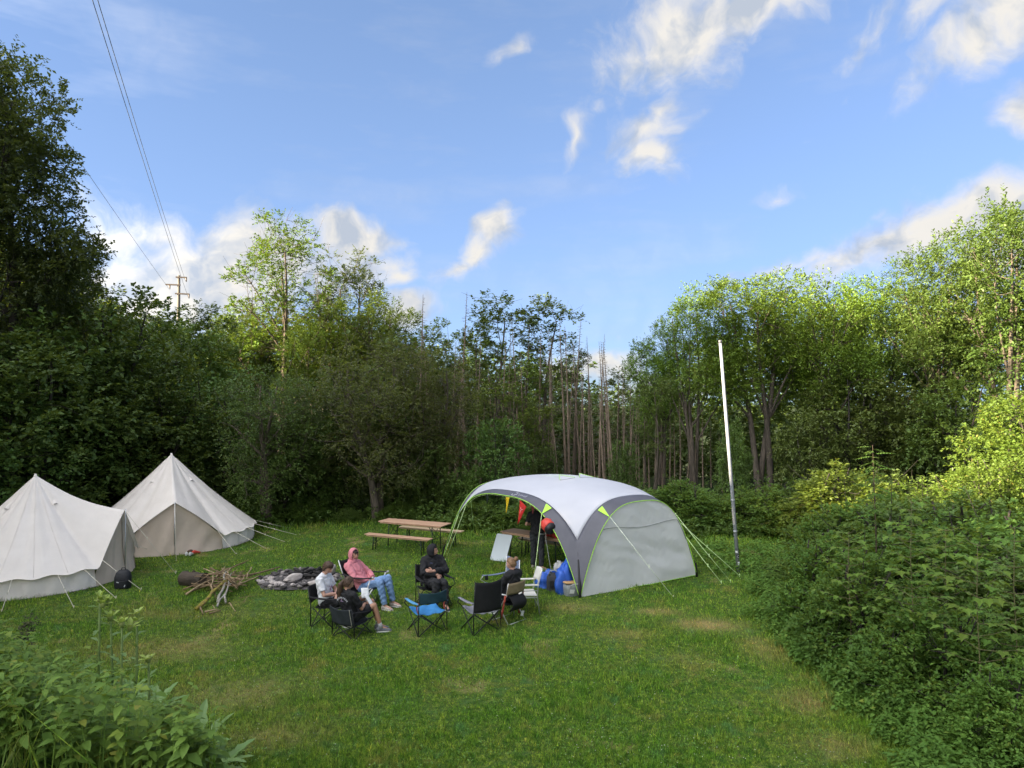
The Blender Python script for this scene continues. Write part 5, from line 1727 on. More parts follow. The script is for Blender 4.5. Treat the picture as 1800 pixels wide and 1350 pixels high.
def build_roll_bag():
    c = Vector((.86, 16.78, 1.49))
    e = empty('stuff_sack', c, 0, 'red and black stuff sack hanging from the front arch of the shelter', 'bag')
    ax = Vector((.45, -.75, -.45)).normalized(); ref = Vector((1, 0, .3)); a = (ref - ax * ref.dot(ax)).normalized(); b = ax.cross(a)
    def ring(t, r): return [ax * t + (a * math.cos(q) + b * math.sin(q)) * r * (1 + .05 * math.sin(q * 5 + t * 20)) for q in [2 * math.pi * k / 18 for k in range(18)]]
    m = MB(); m.loft([ring(-.17, .07), ring(-.165, .125), ring(-.08, .155), ring(.02, .155), ring(.06, .15)], True, True); m.build('body', surf_mat('red_nylon', (.62, .07, .05), (.45, .045, .035), 5, .4, bump=.3, bscale=12), e)
    m = MB(); m.loft([ring(.055, .148), ring(.10, .145), ring(.15, .125), ring(.17, .07), ring(.165, .02)], True, True); m.build('end_cap', BLACK, e)
    m = MB(); m.tube([sh_p(0, .215) - c, Vector((0, 0, .13)), -ax * .1 + b * .05], .008, 5); m.build('strap', BLACK, e)


build_roll_bag()
tb = Vector((.72, 19.60, .77))
crumple('red_bag', (1.28, 19.12, .772), (.26, .15, .09), RED, 'larger red bag lying at the right end of the shelter table', 'bag', 8, .16, rot=-.66)
crumple('red_bag', (.98, 19.38, .772), (.13, .12, .10), RED, 'smaller red bag beside the larger one on the shelter table', 'bag', 9, .16)


# ================================================================== fire pit, firewood, log, backpack, shoes
def stone_mesh(seed, mat):
    rng = np.random.default_rng(seed); ph = rng.uniform(0, 6, 6); cutn = rng.normal(0, 1, (5, 3)); cutn /= np.linalg.norm(cutn, axis=1)[:, None]
    def fn(d, p):
        k = 1.0
        for c in cutn:
            t = d.x * c[0] + d.y * c[1] + d.z * c[2]
            if t > .55: k = min(k, .62 / max(t, .6) + .05)
        return p * (k + .06 * math.sin(d.x * 6 + ph[0]) * math.sin(d.y * 7 + ph[1]))
    m = MB(); m.ball((0, 0, 0), 1.0, 10, 7, None, fn)
    for i in range(len(m.sm)): m.sm[i] = False
    return m.mesh('stone', mat, weld=True)


STONE = surf_mat('pit_stone', (.30, .265, .25), (.17, .15, .145), 1.6, .9, bump=.5, bscale=6)
STONE_PALE = surf_mat('pit_stone_pale', (.48, .43, .40), (.33, .29, .27), 1.6, .9, bump=.5, bscale=6)
STONE_DARK = surf_mat('pit_stone_sooty', (.10, .09, .088), (.055, .05, .05), 1.6, .9, bump=.5, bscale=6)
ASH_BED = surf_mat('ash_bed', (.045, .042, .04), (.11, .10, .095), 7, .95, bump=.8, bscale=25)
CHARCOAL = surf_mat('charcoal', (.014, .013, .013), (.035, .032, .03), 10, .8, bump=.6)
STONES = [stone_mesh(40 + i, m) for i, m in enumerate((STONE, STONE, STONE_PALE, STONE_DARK, STONE_PALE, STONE_DARK))]


def build_fire_pit():
    rng = random.Random(12)
    e = empty('fire_pit', (-5.29, 17.85, 0), 0, 'round fire pit of loose stones with charred wood', 'fire pit')
    m = MB()
    def bed(u, v):
        a = 2 * math.pi * u; r = 1.04 * v * (1 + .05 * math.sin(a * 5) + .03 * math.sin(a * 11))
        return Vector((r * math.cos(a), r * math.sin(a), .035 + .03 * math.sin(r * 7 + a * 3) * v * (1 - v) - .05 * v ** 6))
    m.grid(bed, 40, 8); m.build('ash_bed', ASH_BED, e)
    for i in range(150):
        if i < 84:
            a = i / 84 * 2 * math.pi + rng.uniform(-.06, .06); r = rng.uniform(.66, .99)
        else:
            a = rng.uniform(0, 6.28); r = rng.uniform(.1, .75)
        front = math.sin(a) < -.2
        s = rng.uniform(.034, .074) * (1.25 if front else 1)
        k = rng.choice((0, 1, 2, 3, 4, 5) if front else (0, 1, 3, 3, 5)) if r > .7 else rng.choice((3, 5, 5, 3, 0, 2))
        o = link('stone', STONES[k], e, (r * math.cos(a), r * math.sin(a), s * .2 + .03), (rng.uniform(-.4, .4), rng.uniform(-.4, .4), rng.uniform(0, 6.28)))
        o.scale = (s * rng.uniform(1.0, 1.9), s * rng.uniform(.8, 1.2), s * rng.uniform(.45, .75))
    o = link('stone', STONES[2], e, (.72, -.72, .08), (.1, .05, .2)); o.scale = (.36, .17, .09)
    o = link('stone', STONES[4], e, (-.05, -.42, .14), (.15, -.1, .6)); o.scale = (.24, .15, .10)
    o = link('stone', STONES[2], e, (.70, .30, .15), (.3, .2, 1.0)); o.scale = (.15, .12, .15)
    for i in range(11):
        a = rng.uniform(0, 3.14); c = Vector((rng.uniform(-.25, .5), rng.uniform(-.2, .45), rng.uniform(.08, .16))); d = Vector((math.cos(a), math.sin(a), rng.uniform(-.15, .2))) * rng.uniform(.15, .34)
        m = MB(); m.tube([c - d, c + Vector((0, 0, .01)), c + d], [.03, .036, .026], 6, smooth=False); m.build('charred_log', CHARCOAL, e)


build_fire_pit()

STICK = surf_mat('stick_bark', (.25, .175, .10), (.14, .095, .055), 8, .9, bump=.4, bscale=30)
STICK_PALE = surf_mat('stick_pale', (.40, .30, .18), (.26, .19, .11), 8, .9, bump=.3, bscale=30)
STICK_MOSS = surf_mat('stick_moss', (.25, .22, .03), (.17, .12, .05), 9, .95, bump=.6, bscale=26)
STICK_GREY = surf_mat('stick_lichen', (.34, .33, .29), (.16, .14, .11), 11, .95, bump=.5, bscale=30)


def build_firewood():
    rng = random.Random(31)
    base = ground_pt(395, 1030)
    e = empty('firewood_heap', base, 0, 'heap of branches and sticks collected beside the fire pit', 'firewood')
    def stick(a, b, za, zb, r, mat, kink=.03, fork=False):
        A, B = ground_pt(*a) - base, ground_pt(*b) - base
        A.z += za; B.z += zb
        L = (B - A).length
        pts = []
        for i in range(6):
            t = i / 5; p = A.lerp(B, t) + Vector((rng.uniform(-1, 1), rng.uniform(-1, 1), rng.uniform(-.5, .8))) * kink * L * (1 if 0 < i < 5 else 0); pts.append(p)
        m = MB(); m.tube(pts, [r * (1 - .5 * i / 5) for i in range(6)], 7)
        if fork:
            q = pts[4]; m.tube([q, q + (B - A) * .12 + Vector((rng.uniform(-.15, .15), rng.uniform(-.1, .1), .08))], [r * .5, r * .25], 5)
        m.build('stick', mat, e)
    S, P, M, Gy = STICK, STICK_PALE, STICK_MOSS, STICK_GREY
    spec = [((325, 1046), (430, 1018), .03, .20, .022, S), ((322, 1040), (415, 1022), .05, .24, .018, S), ((326, 1048), (400, 1022), .03, .30, .024, P), ((340, 1038), (425, 1036), .10, .12, .022, S),
            ((375, 1030), (431, 1010), .28, .30, .024, S), ((352, 1042), (440, 1030), .12, .18, .02, S), ((405, 1034), (492, 1006), .18, .14, .030, S), ((410, 1038), (455, 1022), .10, .14, .022, P),
            ((345, 1073), (394, 1040), .03, .26, .042, M), ((352, 1070), (388, 1045), .05, .22, .034, M), ((383, 1062), (397, 1030), .05, .34, .034, Gy), ((397, 1062), (402, 1032), .03, .30, .026, Gy),
            ((366, 1040), (380, 1056), .22, .05, .018, S), ((382, 1068), (408, 1040), .03, .22, .024, Gy), ((360, 1078), (384, 1074), .03, .04, .024, P), ((368, 1081), (388, 1077), .03, .05, .02, S),
            ((352, 1072), (357, 1082), .06, .02, .02, S), ((389, 1012), (407, 1022), .18, .25, .013, P), ((371, 1012), (388, 1022), .16, .22, .012, S), ((403, 1062), (414, 1076), .03, .02, .012, P),
            ((428, 1060), (440, 1048), .02, .05, .008, S), ((420, 1052), (450, 1050), .02, .03, .006, S)]
    for a, b, za, zb, r, mt in spec:
        stick(a, b, za, zb, r, mt, .025, rng.random() < .4)
    for i in range(48):
        c = (rng.gauss(395, 17), rng.gauss(1033, 7)); a = rng.uniform(0, 3.14); ln = rng.uniform(14, 40)
        za, zb = rng.uniform(.05, .32), rng.uniform(.05, .34)
        stick((c[0] - ln * math.cos(a), c[1] - ln * math.sin(a) * .35), (c[0] + ln * math.cos(a), c[1] + ln * math.sin(a) * .35), za, zb, rng.uniform(.008, .02), rng.choice((S, S, S, P)), .03)


build_firewood()


def build_log():
    c = ground_pt(341, 1030)
    e = empty('log', c + Vector((0, 0, .15)), -.35, 'short thick log lying left of the firewood heap', 'log')
    m = MB(); rings = []
    for i in range(9):
        x = -.33 + .66 * i / 8; r = .175 + .012 * math.sin(i * 1.7)
        rings.append([Vector((x, r * math.cos(a) * (1 + .05 * math.sin(3 * a)), r * math.sin(a) * (1 + .04 * math.sin(5 * a + x * 3)))) for a in [2 * math.pi * k / 22 for k in range(22)]])
    m.loft(rings, True, False); m.build('bark', surf_mat('log_bark', (.085, .066, .05), (.04, .033, .026), 5, .95, bump=.9, bscale=14, stretch=(.3, 1, 1), bdist=.03), e)
    for s in (-1, 1):
        m = MB(); m.add([Vector((s * .335, .165 * math.cos(a), .165 * math.sin(a))) for a in [2 * math.pi * k / 22 for k in range(22)]], [tuple(range(22))]); m.build('cut_end', surf_mat('log_end', (.17, .13, .09), (.09, .07, .05), 9, .9), e)
    m = MB(); m.tube([(-.05, .02, .16), (-.03, .03, .21)], [.04, .025], 7); m.build('branch_stub', MATS['log_bark'], e)


build_log()


def build_backpack():
    c = ground_pt(216, 1036)
    e = empty('backpack', c, .25, 'black backpack leaning against the nearer bell tent', 'backpack')
    m = MB(); rings = []
    for (z, w, d, o) in ((0.0, .13, .10, 0), (.03, .17, .13, 0), (.16, .185, .15, -.005), (.30, .18, .135, .005), (.40, .15, .10, .015), (.455, .09, .05, .02)):
        rings.append([Vector((w * math.copysign(abs(math.cos(a)) ** .7, math.cos(a)), o + d * math.copysign(abs(math.sin(a)) ** .7, math.sin(a)), z)) for a in [2 * math.pi * k / 24 for k in range(24)]])
    bk = surf_mat('backpack_black', (.012, .013, .016), (.022, .023, .027), 9, .6, bump=.2, bscale=25)
    m.loft(rings, True, True); m.build('body', bk, e)
    m = MB(); m.box((0, -.155, .15), (.25, .05, .20), bevel=.02); p = m.build('front_pocket', bk, e)
    m = MB(); m.box((-.07, -.182, .21), (.05, .004, .018), Euler((0, .3, 0))); m.box((.08, -.182, .12), (.02, .006, .05), Euler((0, .4, 0))); m.build('pale_buckles', surf_mat('pale_print', (.55, .56, .58), None, 20, .6), p)
    m = MB(); m.tube([(-.05, .03, .44), (-.03, .03, .50), (.03, .03, .50), (.05, .03, .44)], .010, 5); m.build('handle', bk, e)
    for s in (-1, 1):
        m = MB(); m.tube([(s * .08, .10, .42), (s * .10, .17, .30), (s * .11, .16, .12), (s * .12, .12, .05)], .018, 5); m.build('strap', bk, e)


build_backpack()


def shoe_shape(m, c, rz, L=.27, W=.095, Hh=.10, tilt=0.0):
    """low shoe: sole plus upper; toe points to local +y"""
    M = Matrix.Rotation(rz, 3, 'Z') @ Matrix.Rotation(tilt, 3, 'X')
    rings = []
    for (t, w, h) in ((-.5, .30, .55), (-.46, .74, .95), (-.25, .82, 1.0), (0, .80, .80), (.22, .98, .56), (.40, .80, .42), (.5, .32, .30)):
        r = []
        for k in range(12):
            a = 2 * math.pi * k / 12
            r.append(Vector(c) + M @ Vector((W / 2 * w * math.cos(a), t * L, max(0.0, Hh * h * (.5 + .5 * math.sin(a))))))
        rings.append(r)
    m.loft(rings, True, True)


for i, (px, py, col, rz, lab) in enumerate(((328, 976, (.62, .63, .60), .4, 'left one of the two whitish shoes before the rear tent door'), (336, 976, (.60, .61, .58), .1, 'right one of the two whitish shoes before the rear tent door'),
                                            (345, 973, (.55, .06, .04), -.5, 'red shoe before the rear tent door'), (332, 972, (.10, .05, .045), 1.2, 'dark red shoe behind the whitish ones'))):
    m = MB(); shoe_shape(m, (0, 0, 0), rz, .27, .10, .11); o = m.build('shoe', surf_mat('loose_shoe_%d' % i, col, None, 12, .6)); o.location = ground_pt(px, py); tag(o, lab, 'shoe', 'shoes before the rear tent')

# ================================================================== flagpole, power line
def build_flagpole():
    b = ground_pt(1298, 1004); X, D = b.x, b.y
    top = Vector((at_depth(1266.5, D), D, z_at(600, D)))
    e = empty('flagpole', (X, D, 0), 0, 'tall leaning white pole at the corner of the hedge', 'pole')
    t = top - Vector((X, D, 0))
    pm = surf_mat('pole_white', (.32, .33, .35), (.24, .25, .27), 2.5, .45, stretch=(1, 1, .15), spec=.25)
    m = MB(); m.tube([-t * .03, t * .5, t], [.050, .044, .037], 14); m.build('shaft', pm, e)
    m = MB(); m.tube([t - t.normalized() * .04, t + t.normalized() * .03], [.046, .046], 12); m.build('cap', surf_mat('pole_cap', (.12, .12, .13), None, 10, .5), e)
    for f in (.17, .305):
        m = MB(); m.tube([t * f, t * (f + .006)], .055, 12); m.build('clamp_band', surf_mat('band_grey', (.38, .39, .40), None, 10, .45, metal=.4), e)
    q = t.normalized()
    for (f, w, h, col, az) in ((.065, .08, .10, (.03, .03, .035), .15), (.085, .06, .05, (.72, .72, .70), -.5), (.035, .07, .09, (.70, .70, .72), .5)):
        m = MB(); c = t * f; n0 = Vector((math.sin(az), -math.cos(az), 0)); s = Vector((n0.y, -n0.x, 0)) * -1
        r = .049
        def f2(u, v, c=c, az=az, w=w, h=h): a = az + (u - .5) * w / r * 1.0; return c + Vector((math.sin(a), -math.cos(a), 0)) * (r + .003) + q * (v - .5) * h
        m.grid(f2, 4, 2); st = m.build('sticker', surf_mat('sticker%d' % int(f * 1000), col, None, 10, .5), e)
        if f == .065:
            m = MB(); m.tube([f2(.5 + .26 * math.cos(a), .5 + .3 * math.sin(a)) + Vector((math.sin(az), -math.cos(az), 0)) * .003 for a in [.7 + k / 10 * 4.9 for k in range(11)]], .006, 4); m.build('sticker_mark', surf_mat('sticker_white', (.7, .7, .7), None, 10, .5), st)


build_flagpole()
CONC = surf_mat('pole_concrete', (.16, .145, .12), (.12, .11, .09), 1.5, .9)


def build_power_line():
    D = 70; X = at_depth(312.5, D); top = z_at(484, D); b = gz(X, D)
    e = empty('utility_pole', (X, D, b), 0, 'utility pole with three crossarms standing against a bright cloud', 'utility pole')
    H = top - b; s = D / FPX
    m = MB(); m.tube([(0, 0, -.3), (0, 0, H)], [.22, .13], 8); m.build('mast', CONC, e)
    ends = []
    for (py, x0, x1, dip) in ((488, -4, 15, 1), (501, -22, 4, -1), (517, -5, 20, 1)):
        z = z_at(py, D) - b
        m = MB(); m.box(((x0 + x1) / 2 * s, -.16, z), ((x1 - x0) * s, .12, .13), Euler((0, .04, 0))); a = m.build('crossarm', surf_mat('arm_brown', (.07, .055, .045), None, 5, .9), e)
        xe = (x1 - 1 if dip > 0 else x0 + 7) * s
        m = MB(); m.tube([(xe, -.16, z - .06), (xe + .05, -.16, z - .45)], [.10, .03], 6); m.build('insulator', surf_mat('insulator', (.10, .075, .06), None, 5, .5), a)
        ends.append(Vector((X + xe, D - .2, b + z - .45)))
    wire = surf_mat('wire', (.10, .11, .13), None, 3, .5)
    for (p0, (qx, qy), Dn, sag, lab) in ((ends[0], (172, 0), 24, 1.1, 'right one of the two wires running to the top border'), (ends[2], (163, 0), 24, 1.1, 'left one of the two wires running to the top border'), (ends[1], (0, 78), 26, .6, 'thin wire passing behind the tallest tree on the left')):
        p1 = Vector((at_depth(qx, Dn), Dn, z_at(qy, Dn)))
        d = (p1 - p0); far = p0 + d * (1 + 30 / (D - Dn))
        n = 24; pts = []
        for i in range(n + 1):
            t = i / n; p = p0.lerp(far, t); p.z -= sag * 4 * t * (1 - t) * .5; pts.append(p)
        m = MB(); m.tube(pts, .014, 4); o = m.build('power_cable', wire); tag(o, lab, 'cable', 'overhead power cables')


build_power_line()

# ================================================================== camp chairs
G_CH = 'chairs of the circle'


def fab(name, col, k=.8, **kw):
    return surf_mat(name, col, tuple(c * k for c in col), 9, kw.pop('rough', .8), bump=.25, bscale=40, transl=kw.pop('transl', .05), spec=.25)


F_BLACK = fab('fabric_black', (.018, .018, .020))
F_NAVY = fab('fabric_navy', (.022, .045, .085))
F_BLUE = fab('fabric_blue', (.045, .22, .50))
F_BLUEARM = fab('fabric_blue_arm', (.10, .30, .52))
F_GREY = fab('fabric_grey', (.22, .22, .25))
F_SLATE = fab('fabric_slate', (.17, .21, .30))
F_TAN = fab('fabric_tan', (.30, .23, .14))
F_RED = fab('fabric_rust', (.38, .075, .05))
F_TEAL = fab('fabric_teal', (.022, .058, .075))
FRAME_DK = surf_mat('frame_dark', (.02, .021, .023), None, 20, .45)
ALU = surf_mat('frame_aluminium', (.58, .58, .58), (.50, .50, .50), 10, .35, metal=.65)


def camp_chair(loc, rz, label, seat, back, arm, frame, lo=.46, hi=.88, cups=(), w=.52, lean=.10, seat_h=.43, sidestrap=None, piping=None, low=0.0, armtilt=0.0):
    """folding chair with crossed legs; it faces local +y"""
    e = empty('camp_chair', (loc[0], loc[1], gz(*loc)), rz, label, 'chair', G_CH)
    hw = w / 2; fy, by = .25, -.22
    sh = seat_h - low
    LT = [Vector((-hw, fy, sh)), Vector((hw, fy, sh))]; LB = [Vector((-hw, by, sh - .04)), Vector((hw, by, sh - .04))]
    def ft(x, y): return Vector((x * (hw + .02), y, 0))
    bars = [(ft(-1, fy + .02), LT[1]), (ft(1, fy + .02), LT[0]), (ft(-1, by - .03), LB[1]), (ft(1, by - .03), LB[0]),
            (ft(-1, fy + .02), LB[0]), (ft(-1, by - .03), LT[0]), (ft(1, fy + .02), LB[1]), (ft(1, by - .03), LT[1])]
    for a, b in bars:
        m = MB(); m.tube([a - Vector((0, 0, .01)), b], .0105, 6); m.build('leg', frame, e)
    posts = []
    for s in (-1, 1):
        top = Vector((s * (hw + .01), by - lean, hi)); bot = Vector((s * (hw + .02), by - .03, 0))
        m = MB(); m.tube([bot, Vector((s * (hw + .015), by - .03, sh)), top], .011, 6); m.build('back_post', frame, e); posts.append((Vector((s * (hw + .015), by - .03, sh)), top))
    def sf(u, v):
        x = (u - .5) * w; sag = .055 * (1 - (2 * u - 1) ** 2) * (.55 + .45 * math.sin(math.pi * v)) + .02 * math.sin(math.pi * v)
        return Vector((x * (1 + .0 * v), fy + .03 - (fy - by + .03) * v, sh - .03 * v - sag + .012 * math.sin(u * 14 + v * 6)))
    m = MB(); m.grid(sf, 16, 12); so_ = m.build('seat', seat, e, thick=.008)
    if piping:
        m = MB(); m.tube([sf(i / 16, 0) for i in range(17)], .007, 5); m.tube([sf(i / 16, 1) - Vector((0, .01, 0)) for i in range(17)], .009, 5); m.build('seat_piping', piping, so_)
    def bp(u, z):
        t = (z - sh) / (hi - sh); a = posts[0][0].lerp(posts[0][1], t); b = posts[1][0].lerp(posts[1][1], t)
        p = a.lerp(b, u); p.y -= .06 * (1 - (2 * u - 1) ** 2); return p
    m = MB(); m.grid(lambda u, v: bp(u, lo + (hi - .01 - lo) * v - .025 * math.sin(math.pi * u) * v) + Vector((0, .006 * math.sin(u * 11 + v * 5), 0)), 16, 10); bo = m.build('backrest', back, e, thick=.008)
    if piping:
        m = MB(); m.tube([bp(.93, lo + (hi - .02 - lo) * i / 8) - Vector((0, .01, 0)) for i in range(9)], .006, 5); m.build('back_piping', piping, bo)
    for s in (-1, 1):
        u = 0 if s < 0 else 1
        pb = bp(u, .60 - low * .6); pf = Vector((s * (hw + .03), fy + .07, .59 - low + armtilt))
        m = MB()
        def af(q, v, pb=pb, pf=pf, s=s):
            p = pb.lerp(pf, v); wd = .085 * (.7 + .3 * math.sin(math.pi * min(1, v * 1.2))); return p + Vector(((q - .5) * wd, 0, -.018 * math.sin(math.pi * v)))
        m.grid(af, 4, 10); ao = m.build('armrest', arm, e, thick=.012)
        m = MB(); m.tube([LT[0 if s < 0 else 1], Vector((s * (hw + .05), fy + .10, sh + .07)), pf - Vector((0, .02, .01))], .0105, 6); m.build('arm_support', frame, e)
        if s in cups:
            c = af(.5, .82)
            m = MB(); m.tube([c + Vector((0, 0, -.10)), c + Vector((0, 0, .004))], [.034, .040], 12); m.build('cup_holder', F_BLACK, ao)
        if sidestrap:
            m = MB(); p0 = bp(u, hi - .20); p1 = LB[u] + Vector((0, .03, .02)); m.grid(lambda q, v, p0=p0, p1=p1: p0.lerp(p1, v) + Vector((0, (q - .5) * .05 + .08 * math.sin(math.pi * v), 0)), 2, 6); m.build('side_strap', sidestrap, e, thick=.004)
    return e


def face(dx, dy): return math.atan2(-dx, dy)


P_TEE = (-3.68, 14.38); F_TEE = face(.96, -.22)
P_WOM = (-3.06, 13.72); F_WOM = face(.50, .86)
P_PINK = (-3.18, 15.62); F_PINK = face(.93, -.36)
P_HOOD = (-1.70, 15.55); F_HOOD = face(.42, -.90)
P_BLON = (-.08, 14.45); F_BLON = face(-.74, .67)

camp_chair(P_TEE, F_TEE, 'black camp chair under the person in the white T-shirt', F_BLACK, F_BLACK, F_BLACK, FRAME_DK, hi=.80)
camp_chair(P_WOM, F_WOM, 'black camp chair with pale piping under the person with bare legs', F_NAVY if False else fab('fabric_slate_dark', (.03, .036, .042)), MATS['fabric_slate_dark'], F_BLACK, FRAME_DK, hi=.60, lo=.26, piping=surf_mat('piping_pale', (.42, .40, .34), None, 20, .7), low=.14)
camp_chair(P_HOOD, F_HOOD, 'black camp chair with cup holder under the person in the black hood', F_BLACK, F_BLACK, F_BLACK, FRAME_DK, hi=.86, cups=(1,), w=.62, armtilt=.03)
camp_chair((-1.64, 13.86), face(-.52, .85), 'empty bright blue camp chair with navy back strip and rust straps', F_BLUE, F_TEAL, F_BLUEARM, FRAME_DK, lo=.60, hi=.83, sidestrap=F_RED, w=.56, lean=.05)
camp_chair((-.60, 13.86), face(-.52, .85), 'empty black and grey camp chair with tall back right of the bright blue one', F_GREY, F_BLACK, F_GREY, FRAME_DK, lo=.42, hi=1.02, w=.56, lean=.08)
camp_chair((-.22, 15.5), face(-.88, -.48), 'empty slate blue camp chair with cup holder behind the fair-haired person', F_SLATE, F_SLATE, F_SLATE, ALU, lo=.44, hi=.98, cups=(1, -1), w=.56, lean=.06)


def tan_chair():
    e = empty('folding_chair', (*P_BLON, 0), F_BLON, 'tan folding chair with aluminium frame under the fair-haired person', 'chair', G_CH)
    hw = .25
    for s in (-1, 1):
        x = s * hw
        m = MB(); m.tube([(x, .20, 0), (x, -.18, .58), (x, -.24, .84)], .012, 6); m.build('leg', ALU, e)
        m = MB(); m.tube([(x, -.26, 0), (x, .02, .34), (x, .22, .60)], .012, 6); m.build('leg', ALU, e)
        m = MB(); m.tube([(x, -.20, .60), (x, .24, .60)], .016, 6); m.build('armrest', ALU, e)
        m = MB(); m.grid(lambda u, v, x=x: Vector((x * 1.06, -.20 + .05 * u + .12 * v, .60 - .48 * v)), 2, 5); m.build('side_strap', F_RED, e, thick=.004)
    for y, z in ((.20, .01), (-.26, .01)):
        m = MB(); m.tube([(-hw, y, z + .03), (hw, y, z + .03)], .010, 6); m.build('cross_bar', ALU, e)
    m = MB(); m.grid(lambda u, v: Vector(((u - .5) * .5, .24 - .42 * v, .44 - .03 * v - .04 * math.sin(math.pi * u))), 10, 6); m.build('seat', F_BLACK, e, thick=.008)
    m = MB(); m.grid(lambda u, v: Vector(((u - .5) * .52, -.19 - .05 * v - .04 * math.sin(math.pi * u), .60 + .23 * v)), 12, 5); m.build('backrest', F_TAN, e, thick=.012)
    m = MB(); m.grid(lambda u, v: Vector(((u - .5) * .40, -.22 + .10 * math.sin(math.pi * v) * -1, .56 - .28 * v)), 8, 6); m.build('back_pouch', F_BLACK, e, thick=.02)
    m = MB(); m.box((.10, -.30, .20), (.07, .01, .10), Euler((.2, .2, 0))); m.build('label_tag', surf_mat('paper', (.75, .75, .74), None, 8, .8), e)


tan_chair()


def white_chair():
    e = empty('garden_chair', (.25, 14.95, 0), face(-.98, -.12), 'white garden armchair right of the fair-haired person', 'chair', G_CH)
    W_ = surf_mat('chair_white', (.66, .64, .58), (.58, .56, .51), 3, .45, spec=.4)
    for s in (-1, 1):
        x = s * .26
        m = MB(); m.tube([(x, .25, 0), (x, .23, .42), (x, .20, .64)], .013, 6); m.build('leg', ALU, e)
        m = MB(); m.tube([(x, -.30, 0), (x, -.24, .42), (x, -.26, .66), (x, -.33, .92)], .013, 6); m.build('leg', ALU, e)
        m = MB(); m.tube([(x, .23, .40), (x, -.24, .40)], .010, 6); m.tube([(x, .21, .54), (x, -.25, .54)], .009, 6); m.build('side_bar', ALU, e)
        m = MB(); m.box((x, -.02, .655), (.065, .52, .028), bevel=.010); m.build('armrest', W_, e)
    m = MB(); m.box((0, .0, .435), (.50, .48, .024), bevel=.010); m.build('seat', W_, e)
    m = MB(); m.grid(lambda u, v: Vector(((u - .5) * .54, -.27 - .08 * v - .06 * math.sin(math.pi * u) + .03, .68 + .26 * v - .02 * (2 * u - 1) ** 2)), 14, 6); m.build('backrest', W_, e, thick=.022)
    m = MB(); m.tube([(-.26, .24, .20), (.26, .24, .20)], .009, 6); m.tube([(-.26, -.27, .22), (.26, -.27, .22)], .009, 6); m.build('cross_bar', ALU, e)


white_chair()


def sling_chair():
    e = empty('sling_chair', (*P_PINK, 0), F_PINK, 'silver-framed black sling chair under the person in the pink hood', 'chair', G_CH)
    hw = .30
    for s in (-1, 1):
        x = s * hw
        for a, b, r in (((x, .05, 0), (x, .30, .66), .014), ((x, .05, 0), (x, -.30, .42), .014), ((x, .08, 0), (x, .34, .44), .013), ((x, -.34, 0), (x, .30, .45), .011)):
            m = MB(); m.tube([a, b], r, 6); m.build('leg', ALU, e)
        m = MB(); m.tube([(x, -.20, .34), (x, -.42, .72), (x, -.52, .98)], .013, 6); m.build('back_post', ALU, e)
        m = MB(); m.grid(lambda u, v, x=x, s=s: Vector((x + (u - .5) * .07 + s * .02, -.40 + .74 * v, .70 - .02 * v - .05 * math.sin(math.pi * v))), 3, 10); m.build('armrest', F_BLACK, e, thick=.014)
        m = MB(); m.tube([(x, .31, .66), (x + s * .01, .37, .685)], .020, 8); m.build('arm_tip', surf_mat('tip_grey', (.5, .5, .49), None, 10, .5), e)
    m = MB(); m.tube([(-hw, .05, .02), (hw, .05, .02)], .012, 6); m.tube([(-hw, -.34, .02), (hw, -.34, .02)], .012, 6); m.build('cross_bar', ALU, e)
    prof = [(.36, .45), (.22, .41), (.05, .345), (-.12, .32), (-.24, .38), (-.34, .55), (-.44, .76), (-.53, .98)]
    def pf(v):
        q = v * (len(prof) - 1); i = min(int(q), len(prof) - 2); f = q - i
        return prof[i][0] * (1 - f) + prof[i + 1][0] * f, prof[i][1] * (1 - f) + prof[i + 1][1] * f
    m = MB(); m.grid(lambda u, v: Vector(((u - .5) * 2 * hw * .97, pf(v)[0] - .02 * math.sin(math.pi * u), pf(v)[1] - .05 * math.sin(math.pi * u))), 12, 28); m.build('sling', F_BLACK, e, thick=.008)


sling_chair()

# ================================================================== people
SKIN = surf_mat('skin', (.50, .29, .21), (.46, .25, .18), 9, .5, spec=.35)
SKIN_TAN = surf_mat('skin_tanned', (.43, .235, .155), (.39, .205, .135), 9, .5, spec=.35)
EYE = surf_mat('eye_dark', (.02, .016, .014), None, 9, .3)
LIP = surf_mat('lip', (.38, .14, .12), None, 9, .5)


def remesh(mb, voxel, sm=4):
    me = mb.mesh('tmp', [])
    o = bpy.data.objects.new('tmp', me); COL.objects.link(o)
    r = o.modifiers.new('r', 'REMESH'); r.mode = 'VOXEL'; r.voxel_size = voxel; r.use_smooth_shade = True
    if sm:
        s = o.modifiers.new('s', 'SMOOTH'); s.iterations = sm; s.factor = .5
    dg = bpy.context.evaluated_depsgraph_get(); dg.update()
    out = bpy.data.meshes.new_from_object(o.evaluated_get(dg))
    bpy.data.objects.remove(o); bpy.data.meshes.remove(me)
    out.polygons.foreach_set('use_smooth', [True] * len(out.polygons))
    out.materials.clear()
    return out


def join_mesh(name, meshes, mat):
    v, f = [], []
    for me in meshes:
        o = len(v); v += [tuple(x.co) for x in me.vertices]; f += [tuple(i + o for i in p.vertices) for p in me.polygons]
    me = bpy.data.meshes.new(name); me.from_pydata(v, [], f); me.polygons.foreach_set('use_smooth', [True] * len(f)); me.materials.append(mat); me.update()
    return me


def cap_tube(m, pts, rad, n=12):
    m.tube(pts, rad, n)
    m.ball(pts[0], rad[0] if hasattr(rad, '__len__') else rad, 10, 6); m.ball(pts[-1], rad[-1] if hasattr(rad, '__len__') else rad, 10, 6)


